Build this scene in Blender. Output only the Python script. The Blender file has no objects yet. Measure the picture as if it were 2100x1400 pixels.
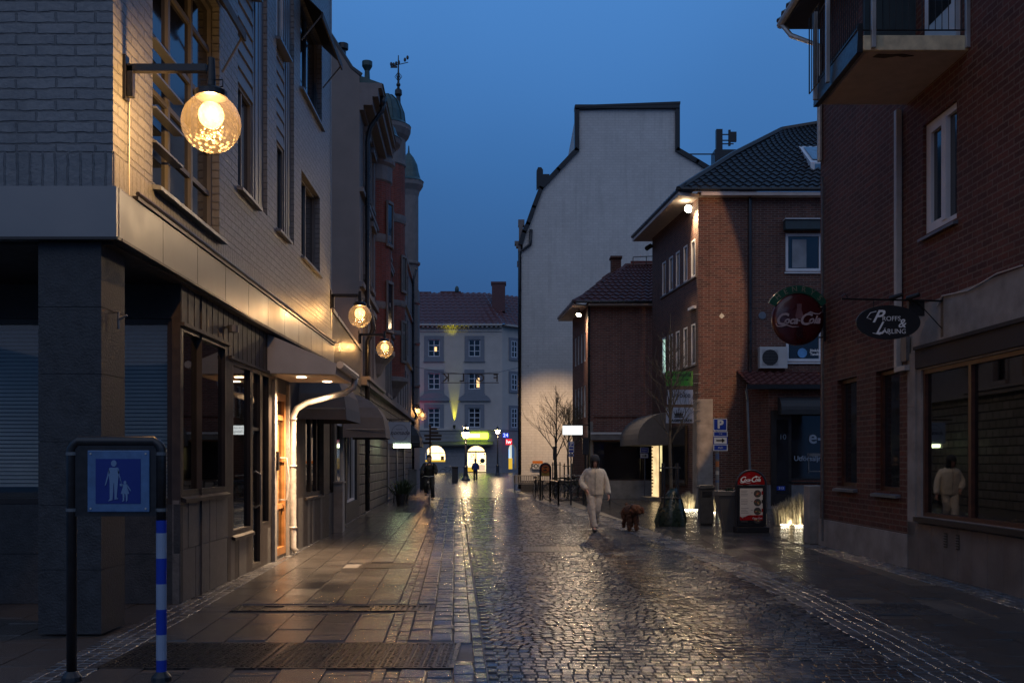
import bpy, math, random
import numpy as np
from mathutils import Vector, Matrix, noise as mnoise
random.seed(7)
sc = bpy.context.scene
col = sc.collection
PI = math.pi
H = 1.6            # eye height of the photographer
F = 2100.0         # focal length in photo pixels
def ray_x(px): return (px - 1050.0) / F
def gp(px, py):    # a point of the ground
    Y = H * F / (py - 945.0)
    return Vector((ray_x(px) * Y, Y, 0))
def zz(py, Y): return H + (945.0 - py) * Y / F
def xx(px, Y): return ray_x(px) * Y

# ---------------------------------------------------------------- materials
MATS = {}
def nodes_of(name):
    m = bpy.data.materials.new(name); m.use_nodes = True
    nt = m.node_tree
    return m, nt, nt.nodes["Principled BSDF"]
def coords(nt, uv=False, scale=(1, 1, 1)):
    tc = nt.nodes.new("ShaderNodeTexCoord"); mp = nt.nodes.new("ShaderNodeMapping")
    mp.inputs["Scale"].default_value = scale
    nt.links.new(tc.outputs["UV" if uv else "Object"], mp.inputs[0])
    return mp.outputs[0]
def mixc(nt, fac, a, b, mode='MIX'):
    n = nt.nodes.new("ShaderNodeMix"); n.data_type = 'RGBA'; n.blend_type = mode
    for s, v in ((n.inputs[0], fac), (n.inputs[6], a), (n.inputs[7], b)):
        if hasattr(v, "links"): nt.links.new(v, s)
        else: s.default_value = v if isinstance(v, (int, float)) else (*v, 1)
    return n.outputs[2]
def noise_tex(nt, vec, scale, detail=5, rough=.55):
    n = nt.nodes.new("ShaderNodeTexNoise"); n.inputs["Scale"].default_value = scale
    n.inputs["Detail"].default_value = detail; n.inputs["Roughness"].default_value = rough
    nt.links.new(vec, n.inputs["Vector"]); return n.outputs["Fac"]
def ramp(nt, fac, lo, hi, a=0., b=1.):
    r = nt.nodes.new("ShaderNodeMapRange"); r.inputs[1].default_value = lo; r.inputs[2].default_value = hi
    r.inputs[3].default_value = a; r.inputs[4].default_value = b
    nt.links.new(fac, r.inputs[0]); return r.outputs[0]
def bump(nt, h, strength, dist, normal=None):
    b = nt.nodes.new("ShaderNodeBump"); b.inputs["Strength"].default_value = strength; b.inputs["Distance"].default_value = dist
    nt.links.new(h, b.inputs["Height"])
    if normal is not None: nt.links.new(normal, b.inputs["Normal"])
    return b.outputs["Normal"]
def mat(name, c, rough=.6, metal=0., var=.25, vs=3., bs=0., bd=.01, bscale=40., spec=.5, coat=0.):
    if name in MATS: return MATS[name]
    m, nt, p = nodes_of(name)
    v = coords(nt)
    nf = noise_tex(nt, v, vs)
    dark = tuple(x * (1 - var) for x in c); light = tuple(min(1, x * (1 + var)) for x in c)
    nt.links.new(mixc(nt, ramp(nt, nf, .3, .7), dark, light), p.inputs["Base Color"])
    nt.links.new(ramp(nt, nf, .3, .7, max(.02, rough - .07), min(1, rough + .07)), p.inputs["Roughness"])
    p.inputs["Metallic"].default_value = metal
    p.inputs["Specular IOR Level"].default_value = spec
    p.inputs["Coat Weight"].default_value = coat
    if bs > 0:
        nt.links.new(bump(nt, noise_tex(nt, v, bscale, 4), bs, bd), p.inputs["Normal"])
    MATS[name] = m; return m
def brick(name, c1, c2, mortar, bw=.25, rh=.075, ms=.011, rough=.75, bs=.8, bd=.008, off=.5, smooth=.15, dirt=.3, spec=.3, lump=.35, wob=.012):
    m, nt, p = nodes_of(name)
    v = coords(nt, True)
    n0 = nt.nodes.new("ShaderNodeTexNoise"); n0.inputs["Scale"].default_value = 9.; n0.inputs["Detail"].default_value = 2
    nt.links.new(v, n0.inputs["Vector"])
    va = nt.nodes.new("ShaderNodeVectorMath"); va.operation = 'MULTIPLY_ADD'
    nt.links.new(n0.outputs["Color"], va.inputs[0]); va.inputs[1].default_value = (wob, wob, 0); nt.links.new(v, va.inputs[2])
    b = nt.nodes.new("ShaderNodeTexBrick"); nt.links.new(va.outputs[0], b.inputs["Vector"])
    b.offset = off
    b.inputs["Color1"].default_value = (*c1, 1); b.inputs["Color2"].default_value = (*c2, 1); b.inputs["Mortar"].default_value = (*mortar, 1)
    b.inputs["Scale"].default_value = 1; b.inputs["Brick Width"].default_value = bw; b.inputs["Row Height"].default_value = rh
    b.inputs["Mortar Size"].default_value = ms; b.inputs["Mortar Smooth"].default_value = smooth
    big = noise_tex(nt, v, .6, 6)
    fine = noise_tex(nt, v, 30, 4)
    cc = mixc(nt, ramp(nt, big, .3, .75, 0, dirt), b.outputs["Color"], (.02, .02, .02), 'MIX')
    mp2 = nt.nodes.new("ShaderNodeMapping"); mp2.inputs["Scale"].default_value = (3.2, .22, 1); nt.links.new(v, mp2.inputs[0])
    streak = noise_tex(nt, mp2.outputs[0], 1.3, 6, .65)
    cc = mixc(nt, ramp(nt, streak, .5, .74, 0, dirt * 1.6), cc, tuple(x * .35 for x in c2))
    cc = mixc(nt, ramp(nt, fine, .3, .8, 0, .4), cc, tuple(x * .5 for x in c1))
    nt.links.new(cc, p.inputs["Base Color"])
    p.inputs["Specular IOR Level"].default_value = spec
    nt.links.new(ramp(nt, fine, .3, .7, rough - .12, min(1, rough + .1)), p.inputs["Roughness"])
    inv = ramp(nt, b.outputs["Fac"], 0, 1, 1, 0)
    n1 = bump(nt, inv, bs, bd)
    n2 = bump(nt, noise_tex(nt, v, 22 if lump < .5 else 9, 6, .65), lump, .008 if lump < .5 else .02, n1)
    nt.links.new(n2, p.inputs["Normal"])
    MATS[name] = m; return m
def emis(name, c, s, var=0.):
    if name in MATS: return MATS[name]
    m, nt, p = nodes_of(name)
    p.inputs["Base Color"].default_value = (*[x * .8 for x in c], 1)
    p.inputs["Emission Color"].default_value = (*c, 1); p.inputs["Emission Strength"].default_value = s
    if var:
        v = coords(nt)
        nt.links.new(ramp(nt, noise_tex(nt, v, 2.5, 3), .35, .7, s * (1 - var), s), p.inputs["Emission Strength"])
    MATS[name] = m; return m
def glass(name, tint=(1, 1, 1), gl=.06, rough=.02):
    m, nt, p = nodes_of(name)
    out = nt.nodes["Material Output"]
    tr = nt.nodes.new("ShaderNodeBsdfTransparent"); tr.inputs[0].default_value = (*tint, 1)
    g = nt.nodes.new("ShaderNodeBsdfGlossy"); g.inputs["Roughness"].default_value = rough
    fr = nt.nodes.new("ShaderNodeFresnel"); fr.inputs[0].default_value = 1.5
    ad = nt.nodes.new("ShaderNodeMath"); ad.operation = 'MULTIPLY_ADD'; ad.use_clamp = True
    nt.links.new(fr.outputs[0], ad.inputs[0]); ad.inputs[1].default_value = 1.2; ad.inputs[2].default_value = gl
    mx = nt.nodes.new("ShaderNodeMixShader"); nt.links.new(ad.outputs[0], mx.inputs[0])
    nt.links.new(tr.outputs[0], mx.inputs[1]); nt.links.new(g.outputs[0], mx.inputs[2])
    nt.links.new(mx.outputs[0], out.inputs[0]); nt.nodes.remove(p)
    MATS[name] = m; return m
def stone_mat(name, c, rlo, rhi, var=.4, bs=.5, bd=.004, bscale=60., spec=1., joints=None):
    """wet granite: dark stone under a thin film of water, lighter and duller where it drained"""
    m, nt, p = nodes_of(name)
    v = coords(nt)
    geo = nt.nodes.new("ShaderNodeNewGeometry")
    nf = noise_tex(nt, v, 1.1, 6, .6); fine = noise_tex(nt, v, 55, 4)
    rnd = geo.outputs["Random Per Island"]
    c0 = mixc(nt, rnd, tuple(x * (1 - var) for x in c), tuple(x * (1 + var) for x in c))
    c1 = mixc(nt, ramp(nt, fine, .35, .7), tuple(x * .55 for x in c), tuple(min(1, x * 1.4) for x in c))
    cc = mixc(nt, .45, c0, c1)
    nt.links.new(cc, p.inputs["Base Color"])
    ma = nt.nodes.new("ShaderNodeMath"); ma.operation = 'MULTIPLY_ADD'
    nt.links.new(rnd, ma.inputs[0]); ma.inputs[1].default_value = .08
    nt.links.new(ramp(nt, nf, .35, .68, rlo, rhi), ma.inputs[2])
    nt.links.new(ma.outputs[0], p.inputs["Roughness"])
    p.inputs["Specular IOR Level"].default_value = spec
    n1 = bump(nt, noise_tex(nt, v, bscale, 5, .6), bs, bd)
    n2 = bump(nt, noise_tex(nt, v, 7, 3), .5, .012, n1)
    nt.links.new(n2, p.inputs["Normal"])
    MATS[name] = m; return m

white_brick = brick("white_brick", (.23, .24, .255), (.19, .2, .215), (.125, .13, .14), .36, .1, .013, .42, 0.7, .018, dirt=.22, smooth=.6, spec=.5, lump=.8, wob=.03)
soldier = brick("soldier_brick", (.23, .24, .255), (.19, .2, .215), (.125, .13, .14), .115, .34, .013, .42, 0.7, .018, off=0, dirt=.3, smooth=.6, spec=.5, lump=.8, wob=.03)
red_brick = brick("red_brick", (.17, .064, .046), (.07, .03, .027), (.2, .16, .14), .25, .077, .012)
low_brick = brick("rosy_brick", (.3, .115, .085), (.15, .06, .05), (.3, .24, .21), .25, .077, .012)
dark_brick = brick("brown_brick", (.15, .045, .031), (.07, .023, .018), (.17, .12, .09), .27, .088, .011, bd=.01, bs=1.)
gable_brick = brick("limewashed_brick", (.76, .74, .71), (.7, .68, .65), (.62, .6, .58), .3, .14, .012, .8, .55, .01, dirt=.16)
bay_brick = brick("bay_brick", (.36, .075, .05), (.24, .05, .035), (.22, .15, .12), .25, .075, .009)
rubble = brick("rusticated_granite", (.19, .175, .165), (.12, .11, .105), (.04, .04, .04), .5, .3, .03, .6, 1.5, .06, dirt=.3, smooth=.9)
stucco = mat("beige_stucco", (.22, .185, .17), .85, var=.1, vs=1.5, bs=.4, bd=.006, bscale=30)
stucco_grey = mat("pale_grey_render", (.5, .45, .41), .85, var=.07, vs=.8, bs=.3, bd=.01, bscale=20)
sandstone = mat("pale_sandstone", (.2, .175, .17), .8, var=.15, bs=.5, bd=.01, bscale=25)
granite = mat("grey_granite", (.11, .105, .1), .5, var=.35, vs=14, bs=.6, bd=.006, bscale=70)
granite_dark = mat("dark_granite", (.026, .028, .032), .55, var=.45, vs=9, bs=.8, bd=.008, bscale=45)
concrete = mat("weathered_concrete", (.26, .24, .22), .8, var=.28, vs=3, bs=.5, bd=.008, bscale=30)
underside = mat("painted_soffit", (.5, .43, .4), .8, var=.12, vs=5, bs=.2)
fascia_m = mat("brushed_fascia_metal", (.19, .185, .18), .33, .9, var=.1, vs=1.2, bs=.05, bd=.02, bscale=3)
panel_m = mat("blue_grey_panel", (.2, .22, .25), .5, .0, var=.12, vs=2)
strip_m = mat("folded_grey_metal", (.17, .19, .22), .35, .5, var=.1)
black_m = mat("black_paint", (.012, .012, .014), .35, var=.4, vs=20)
brown_m = mat("dark_brown_cladding", (.035, .028, .026), .5, .1, var=.3, vs=8, bs=.15)
frame_dark = mat("dark_bronze_frame", (.025, .02, .018), .35, .2, var=.3)
frame_white = mat("white_window_paint", (.6, .62, .66), .45, var=.07)
frame_grey = mat("grey_window_paint", (.13, .13, .135), .5, var=.15)
frame_wood = mat("brown_stained_wood", (.07, .024, .012), .4, var=.4, vs=8)
wood = mat("orange_varnished_wood", (.42, .19, .06), .35, var=.35, vs=5, bs=.15)
copper = mat("green_copper", (.04, .08, .085), .45, .2, var=.3, vs=5, bs=.2)
tile_dark = mat("black_glazed_tile", (.022, .022, .025), .42, var=.4, vs=9)
tile_red = mat("red_clay_tile", (.085, .028, .026), .55, var=.4, vs=9)
roof_red = mat("oxide_red_roof", (.1, .035, .035), .5, var=.25, vs=3)
sheet_red = mat("red_sheet_metal", (.14, .03, .028), .35, .2, var=.15)
zinc = mat("zinc_pipe", (.5, .47, .43), .4, .35, var=.2, vs=12)
white_pipe = mat("white_lacquered_pipe", (.4, .39, .38), .4, var=.12, vs=6)
black_pipe = mat("black_drainpipe", (.015, .015, .018), .3, var=.3)
fabric = mat("grey_awning_cloth", (.11, .105, .11), .85, var=.15, vs=5, bs=.2, bscale=90)
fabric_dark = mat("black_awning_cloth", (.015, .016, .02), .6, var=.3, vs=5)
fabric_teal = mat("dark_teal_cloth", (.03, .05, .06), .7, var=.2, vs=5)
pane_dark = mat("dark_window_glass", (.012, .014, .018), .04, var=.5, vs=1.5, spec=.9)
pane_old = mat("old_window_glass", (.016, .018, .022), .08, var=.5, vs=2, bs=.15, bd=.02, bscale=2.5, spec=.9)
clear = glass("clear_shop_glass", (.97, .98, .98), .0)
smoked = glass("smoked_shop_glass", (.32, .34, .35), .1)
blind_m = mat("aluminium_blind_slats", (.75, .72, .66), .45, var=.08)
curtain = mat("grey_curtain", (.22, .24, .27), .9, var=.3, vs=2)
room_m = mat("unlit_room", (.05, .045, .045), .8, var=.4, vs=1.5)
iron = mat("worn_cast_iron", (.05, .045, .042), .3, .6, var=.5, vs=30, bs=.5, bd=.004, bscale=80)
sett_m = stone_mat("wet_granite_setts", (.045, .044, .047), .1, .26, var=.65, bs=.5)
sett_big = stone_mat("wet_dark_setts", (.045, .045, .05), .08, .24, bs=.6)
sett_pale = stone_mat("wet_pale_setts", (.06, .06, .064), .14, .34)
slab_m = stone_mat("wet_granite_slabs", (.07, .064, .06), .07, .18, var=.15, bs=.7, bd=.0035, bscale=110)
slab_r = stone_mat("wet_dark_slabs", (.06, .056, .054), .07, .2, var=.22, bs=.8, bd=.004, bscale=110)
base_m = stone_mat("wet_sand_bed", (.035, .03, .028), .3, .6, var=.2)
far_m = brick("wet_plaza_setts", (.09, .085, .08), (.06, .058, .056), (.02, .02, .02), .24, .18, .02, .26, 1., .02, dirt=.2, smooth=.5, spec=.7)
grass_m = mat("dry_ornamental_grass", (.42, .36, .24), .7, var=.35, vs=20)
leaf_m = mat("dark_pot_plant_leaf", (.02, .04, .02), .5, var=.4, vs=9)
bark = mat("birch_grey_bark", (.075, .065, .05), .8, var=.4, vs=14, bs=.5, bd=.01, bscale=30)
bag_m = mat("green_watering_bag", (.01, .02, .014), .3, var=.35, vs=9, bs=.9, bd=.04, bscale=6)
plastic_dark = mat("dark_bin_plastic", (.045, .045, .045), .4, var=.25, vs=8)
steel_grey = mat("grey_powdercoat", (.14, .145, .15), .4, .3, var=.2, vs=8)
blue_sign = mat("blue_sign_film", (.006, .035, .3), .35, var=.05)
white_sign = mat("white_sign_film", (.55, .58, .62), .4, var=.05)
pale_sign = mat("pale_sign_board", (.34, .36, .42), .5, var=.08)
ink = mat("black_lettering", (.012, .012, .012), .5, var=.1)
white_ink = mat("white_lettering", (.85, .85, .85), .5, var=.03)
red_sign = mat("red_enamel", (.3, .008, .01), .25, var=.1)
deep_red = mat("dark_red_enamel", (.07, .006, .008), .3, var=.12, coat=.3)
green_arc = mat("green_enamel", (.01, .09, .05), .4, var=.1)
orange_sign = mat("orange_yellow_film", (.55, .16, .015), .5, var=.1)

# ---------------------------------------------------------------- mesh building
ORG = {}
class Wall:
    """frame of a facade: u along it from left to right as seen from outside, w outward, z up"""
    def __init__(s, A, B):
        s.A = Vector((A[0], A[1], 0)); d = Vector((B[0] - A[0], B[1] - A[1], 0)); s.L = d.length
        s.U = d.normalized(); s.N = Vector((s.U.y, -s.U.x, 0))
    def u(s, px, w=0.):
        o = s.A + s.N * w; D = Vector((ray_x(px), 1, 0))
        t = o.dot(s.N) / D.dot(s.N)
        return (D * t - s.A).dot(s.U)
    def Y(s, px, w=0.):
        o = s.A + s.N * w; D = Vector((ray_x(px), 1, 0)); return o.dot(s.N) / D.dot(s.N)
    def z(s, px, py, w=0.): return zz(py, s.Y(px, w))
    def P(s, u, w, z): return s.A + s.U * u + s.N * w + Vector((0, 0, z))
class MB:
    def __init__(s, fr=None): s.v = []; s.f = []; s.mi = []; s.fr = fr; s.k = 0
    def p(s, a, b, c):
        s.v.append(tuple(s.fr.P(a, b, c)) if s.fr else (a, b, c)); return len(s.v) - 1
    def face(s, idx):
        s.f.append(tuple(reversed(idx)) if s.fr else tuple(idx)); s.mi.append(s.k)
    def quad(s, pts): s.face([s.p(*q) for q in pts])
    def box(s, x0, x1, y0, y1, z0, z1):
        if x0 > x1: x0, x1 = x1, x0
        if y0 > y1: y0, y1 = y1, y0
        if z0 > z1: z0, z1 = z1, z0
        i = [s.p(x, y, z) for z in (z0, z1) for y in (y0, y1) for x in (x0, x1)]
        for q in ((0, 2, 3, 1), (4, 5, 7, 6), (0, 1, 5, 4), (2, 6, 7, 3), (0, 4, 6, 2), (1, 3, 7, 5)): s.face([i[k] for k in q])
        return s
    def hexa(s, b, t):   # bottom and top quads
        i = [s.p(*q) for q in b] + [s.p(*q) for q in t]
        for q in ((3, 2, 1, 0), (4, 5, 6, 7), (0, 1, 5, 4), (1, 2, 6, 5), (2, 3, 7, 6), (3, 0, 4, 7)): s.face([i[k] for k in q])
        return s
    def prism(s, poly, a0, a1, plane='xz'):
        """polygon in the xz (or xy) plane, swept along the remaining axis"""
        f = (lambda q, a: (q[0], a, q[1])) if plane == 'xz' else ((lambda q, a: (q[0], q[1], a)) if plane == 'xy' else (lambda q, a: (a, q[0], q[1])))
        n = len(poly); i0 = [s.p(*f(q, a0)) for q in poly]; i1 = [s.p(*f(q, a1)) for q in poly]
        s.face(i0); s.face(i1[::-1])
        for k in range(n): s.face([i0[k], i1[k], i1[(k + 1) % n], i0[(k + 1) % n]])
        return s
    def tube(s, pts, r, n=8, caps=True):
        pts = [Vector(q) for q in pts]; R = r if isinstance(r, (list, tuple)) else [r] * len(pts)
        rings = []; up = Vector((0, 0, 1)); prev = None
        for k, q in enumerate(pts):
            d = (pts[min(k + 1, len(pts) - 1)] - pts[max(k - 1, 0)]).normalized()
            if prev is None:
                a = d.cross(up) if abs(d.z) < .95 else d.cross(Vector((1, 0, 0)))
            else: a = prev - d * prev.dot(d)
            a.normalize(); prev = a; b = d.cross(a)
            rings.append([s.p(*(q + (a * math.cos(t) + b * math.sin(t)) * R[k])) for t in (2 * PI * j / n for j in range(n))])
        for A, B in zip(rings, rings[1:]):
            for j in range(n): s.face([A[j], A[(j + 1) % n], B[(j + 1) % n], B[j]])
        if caps: s.face(rings[0][::-1]); s.face(rings[-1])
        return s
    def lathe(s, prof, c=(0, 0, 0), n=16, a0=0., a1=2 * PI, sx=1., sy=1.):
        full = abs(a1 - a0 - 2 * PI) < 1e-6; m = n if full else n + 1
        rings = [[s.p(c[0] + r * math.cos(a0 + (a1 - a0) * j / n) * sx, c[1] + r * math.sin(a0 + (a1 - a0) * j / n) * sy, c[2] + z) for j in range(m)] for r, z in prof]
        for A, B in zip(rings, rings[1:]):
            for j in range(n):
                s.face([A[j], A[(j + 1) % m], B[(j + 1) % m], B[j]])
        s.face(rings[0][::-1]); s.face(rings[-1])
        return s
    def loft(s, rings, n=14):
        """rings of (cx, cy, cz, rx, ry) ellipses, horizontal"""
        R = [[s.p(c[0] + c[3] * math.cos(2 * PI * j / n), c[1] + c[4] * math.sin(2 * PI * j / n), c[2]) for j in range(n)] for c in rings]
        for A, B in zip(R, R[1:]):
            for j in range(n): s.face([A[j], A[(j + 1) % n], B[(j + 1) % n], B[j]])
        s.face(R[0][::-1]); s.face(R[-1]); return s
    def ball(s, c, rx, ry=None, rz=None, n=14, m=9):
        ry = ry or rx; rz = rz or rx
        return s.loft([(c[0], c[1], c[2] - rz * math.cos(PI * (k + .02) / (m + .04)), rx * math.sin(PI * (k + .02) / (m + .04)), ry * math.sin(PI * (k + .02) / (m + .04))) for k in range(m + 1)], n)
    def build(s, name, m, parent=None, smooth=False, bevel=0., sub=0):
        me = bpy.data.meshes.new(name)
        o = org(parent) if parent is not None else Vector((0, 0, 0))
        vs = np.array(s.v, dtype=float) - np.array(o)
        me.from_pydata(vs.tolist(), [], s.f)
        uvl = me.uv_layers.new(name="UVMap"); uv = np.zeros((len(me.loops), 2), dtype=np.float32)
        k = 0
        for f in s.f:
            P0 = s.v[f[0]]; n = [0., 0., 0.]
            for j in range(len(f)):
                a = s.v[f[j]]; b = s.v[f[(j + 1) % len(f)]]
                n[0] += (a[1] - b[1]) * (a[2] + b[2]); n[1] += (a[2] - b[2]) * (a[0] + b[0]); n[2] += (a[0] - b[0]) * (a[1] + b[1])
            L = math.sqrt(n[0] ** 2 + n[1] ** 2 + n[2] ** 2) or 1.
            if abs(n[2]) / L > .7:
                for j in f: uv[k] = (s.v[j][0], s.v[j][1]); k += 1
            else:
                h = math.hypot(n[0], n[1]) or 1.; tx, ty = -n[1] / h, n[0] / h
                if abs(tx) > abs(ty):
                    if tx < 0: tx, ty = -tx, -ty
                elif ty < 0: tx, ty = -tx, -ty
                for j in f: uv[k] = (s.v[j][0] * tx + s.v[j][1] * ty, s.v[j][2]); k += 1
        uvl.data.foreach_set("uv", uv.ravel())
        ms = m if isinstance(m, (list, tuple)) else [m]
        for q in ms: me.materials.append(q)
        if len(ms) > 1: me.polygons.foreach_set("material_index", s.mi)
        if smooth: me.polygons.foreach_set("use_smooth", [True] * len(me.polygons))
        me.update()
        ob = bpy.data.objects.new(name, me); col.objects.link(ob)
        ORG[ob.name] = o
        if parent is not None: ob.parent = parent
        if bevel:
            b = ob.modifiers.new("bevel", 'BEVEL'); b.width = bevel; b.segments = 2; b.limit_method = 'ANGLE'
        if sub:
            b = ob.modifiers.new("sub", 'SUBSURF'); b.levels = b.render_levels = sub
        return ob
def org(o): return ORG.get(o.name, Vector((0, 0, 0)))
def thing(name, label, cat, loc=(0, 0, 0), group=None):
    o = bpy.data.objects.new(name, None); col.objects.link(o); o.location = loc; o.empty_display_size = .2
    ORG[o.name] = Vector(loc); return tag(o, label, cat, group)
def tag(o, label, cat, group=None):
    o['label'] = label; o['category'] = cat
    if group: o['group'] = group
    return o
def root_mesh(mb, name, m, label, cat, group=None, **k):
    return tag(mb.build(name, m, None, **k), label, cat, group)
def structure(o): o['kind'] = 'structure'; return o
def children(o): return [c for c in bpy.data.objects if c.parent == o]
def copy_tree(o, parent=None):
    c = o.copy(); col.objects.link(c); c.parent = parent; ORG[c.name] = org(o).copy()
    for ch in children(o): copy_tree(ch, c)
    return c
def text(body, size, P, U, m, parent, name="lettering", shear=0., align='CENTER', bold=0., ext=.004, sx=1., flip=False):
    """flat lettering: P its base point, U the reading direction"""
    cu = bpy.data.curves.new(name, 'FONT'); cu.body = body; cu.size = size; cu.align_x = align; cu.align_y = 'CENTER'
    cu.shear = shear; cu.offset = bold; cu.extrude = ext; cu.resolution_u = 3
    t = bpy.data.objects.new("t", cu); col.objects.link(t)
    dg = bpy.context.evaluated_depsgraph_get()
    me = bpy.data.meshes.new_from_object(t.evaluated_get(dg))
    bpy.data.objects.remove(t)
    U = Vector(U).normalized() * (-1 if flip else 1); Z = Vector((0, 0, 1)); N = U.cross(Z)
    M = Matrix(((U.x * sx, Z.x, N.x, 0), (U.y * sx, Z.y, N.y, 0), (U.z * sx, Z.z, N.z, 0), (0, 0, 0, 1)))
    o = org(parent) if parent else Vector((0, 0, 0))
    me.transform(Matrix.Translation(Vector(P) - o) @ M); me.materials.clear(); me.materials.append(m)
    ob = bpy.data.objects.new(name, me); col.objects.link(ob); ob.parent = parent; ORG[ob.name] = o
    return ob

# ---------------------------------------------------------------- facades
def facade(fr, z0, z1, opens, m, parent, depth=.14, name="wall", u0=0., u1=None, w=0.):
    """wall face with real openings and reveals"""
    mb = MB(fr); u1 = fr.L if u1 is None else u1
    us = sorted({u0, u1, *[q for o in opens for q in o[:2] if u0 < q < u1]}); zs = sorted({z0, z1, *[q for o in opens for q in o[2:4] if z0 < q < z1]})
    inside = lambda a, b: any(o[0] <= a <= o[1] and o[2] <= b <= o[3] for o in opens)
    for a0, a1 in zip(us, us[1:]):
        run = None
        for b0, b1 in zip(zs, zs[1:]):
            if inside((a0 + a1) / 2, (b0 + b1) / 2): continue
            mb.quad([(a0, w, b0), (a0, w, b1), (a1, w, b1), (a1, w, b0)])
    for o in opens:
        a0, a1, b0, b1 = o[:4]; d = w - depth
        mb.quad([(a0, w, b0), (a0, d, b0), (a0, d, b1), (a0, w, b1)]); mb.quad([(a1, w, b0), (a1, w, b1), (a1, d, b1), (a1, d, b0)])
        mb.quad([(a0, w, b1), (a0, d, b1), (a1, d, b1), (a1, w, b1)]); mb.quad([(a0, w, b0), (a1, w, b0), (a1, d, b0), (a0, d, b0)])
    return mb.build(name, m, parent)
def window(fr, o, parent, fm, pm, cols=2, rows=1, fw=.06, bar=.03, depth=.14, w=0., name="window", sill=None, sillm=None, splits=None, label=None):
    a0, a1, b0, b1 = o[:4]; d0, d1 = w - depth - .02, w - depth + .05
    mb = MB(fr)
    mb.box(a0, a0 + fw, d0, d1, b0, b1); mb.box(a1 - fw, a1, d0, d1, b0, b1)
    mb.box(a0 + fw, a1 - fw, d0, d1, b0, b0 + fw); mb.box(a0 + fw, a1 - fw, d0, d1, b1 - fw, b1)
    for k in range(1, cols):
        c = a0 + (a1 - a0) * k / cols; mb.box(c - bar, c + bar, d0, d1 - .01, b0 + fw, b1 - fw)
    hs = splits if splits is not None else [k / rows for k in range(1, rows)]
    for h in hs:
        c = b0 + (b1 - b0) * h; mb.box(a0 + fw, a1 - fw, d0 + .01, d1 - .018, c - bar * .8, c + bar * .8)
    f = mb.build(name, fm, parent)
    if label: f['label'] = label
    g = MB(fr); g.box(a0 + fw * .5, a1 - fw * .5, d0 + .012, d0 + .022, b0 + fw * .5, b1 - fw * .5); g.build("pane", pm, f)
    if sill:
        s = MB(fr); s.hexa([(a0 - .04, w - depth, b0 - .07), (a1 + .04, w - depth, b0 - .07), (a1 + .04, w + sill, b0 - .09), (a0 - .04, w + sill, b0 - .09)],
                           [(a0 - .04, w - depth, b0 - .004), (a1 + .04, w - depth, b0 - .004), (a1 + .04, w + sill, b0 - .05), (a0 - .04, w + sill, b0 - .05)])
        s.build("sill", sillm or fm, f)
    return f
def tiled_roof(corners, m, parent, name="roof", step=.34, amp=.035, course=.36):
    """quad of pantiles: corners = eave left, eave right, top right, top left (world)"""
    a, b, c, d = [Vector(q) for q in corners]; mb = MB()
    nu = max(4, int((b - a).length / step) * 4); nv = max(3, int((d - a).length / course))
    n = (b - a).cross(d - a).normalized()
    if n.z < 0: n = -n
    def pt(i, j, lift):
        s, t = i / nu, j / nv; L = a.lerp(b, s); T = d.lerp(c, s)
        return tuple(L.lerp(T, t) + n * (amp * math.sin(i * PI / 2 + .3) + lift))
    for j in range(nv):
        A = [mb.p(*pt(i, j, .045)) for i in range(nu + 1)]; B = [mb.p(*pt(i, j + 1, 0)) for i in range(nu + 1)]; C = [mb.p(*pt(i, j, -.02)) for i in range(nu + 1)]
        for i in range(nu):
            mb.face([A[i], A[i + 1], B[i + 1], B[i]]); mb.face([C[i], C[i + 1], A[i + 1], A[i]])
    return mb.build(name, m, parent)
def skin_body(name, verts, edges, radii, m, parent, root=0, sub=2, disp=None):
    me = bpy.data.meshes.new(name); o = org(parent) if parent is not None else Vector((0, 0, 0))
    me.from_pydata([tuple(Vector(v) - o) for v in verts], edges, [])
    ob = bpy.data.objects.new(name, me); col.objects.link(ob); ORG[ob.name] = o
    if parent is not None: ob.parent = parent
    sk = ob.modifiers.new("skin", 'SKIN'); sk.use_smooth_shade = True
    if not me.skin_vertices: me.attributes  # layer comes with the modifier
    sv = me.skin_vertices[0].data
    for i, r in enumerate(radii):
        sv[i].radius = (r, r) if isinstance(r, (int, float)) else r
        sv[i].use_root = (i == root)
    s = ob.modifiers.new("sub", 'SUBSURF'); s.levels = s.render_levels = sub
    dg = bpy.context.evaluated_depsgraph_get(); me2 = bpy.data.meshes.new_from_object(ob.evaluated_get(dg))
    ob.modifiers.clear(); ob.data = me2; me2.materials.clear(); me2.materials.append(m)
    me2.polygons.foreach_set("use_smooth", [True] * len(me2.polygons))
    if disp:
        for v in me2.vertices:
            q = v.co * disp[1]; v.co += v.normal * (mnoise.noise(q) + .5 * mnoise.noise(q * 2.3)) * disp[0]
    return ob
def point_light(name, loc, power, c, size=.1, parent=None):
    l = bpy.data.lights.new(name, 'POINT'); l.energy = power; l.color = c; l.shadow_soft_size = size
    o = bpy.data.objects.new(name, l); col.objects.link(o); o.location = Vector(loc) - (org(parent) if parent else Vector((0, 0, 0))); o.parent = parent; ORG[o.name] = org(parent) if parent else Vector((0,0,0)); return o
def spot(name, loc, target, power, c, angle, blend=.5, size=.06, parent=None):
    l = bpy.data.lights.new(name, 'SPOT'); l.energy = power; l.color = c; l.spot_size = math.radians(angle); l.spot_blend = blend; l.shadow_soft_size = size
    o = bpy.data.objects.new(name, l); col.objects.link(o)
    o.location = Vector(loc) - (org(parent) if parent else Vector((0, 0, 0))); o.rotation_euler = (Vector(target) - Vector(loc)).to_track_quat('-Z', 'Y').to_euler(); o.parent = parent; ORG[o.name] = Vector((0,0,0)); return o
WARM = (1., .64, .3)
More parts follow.
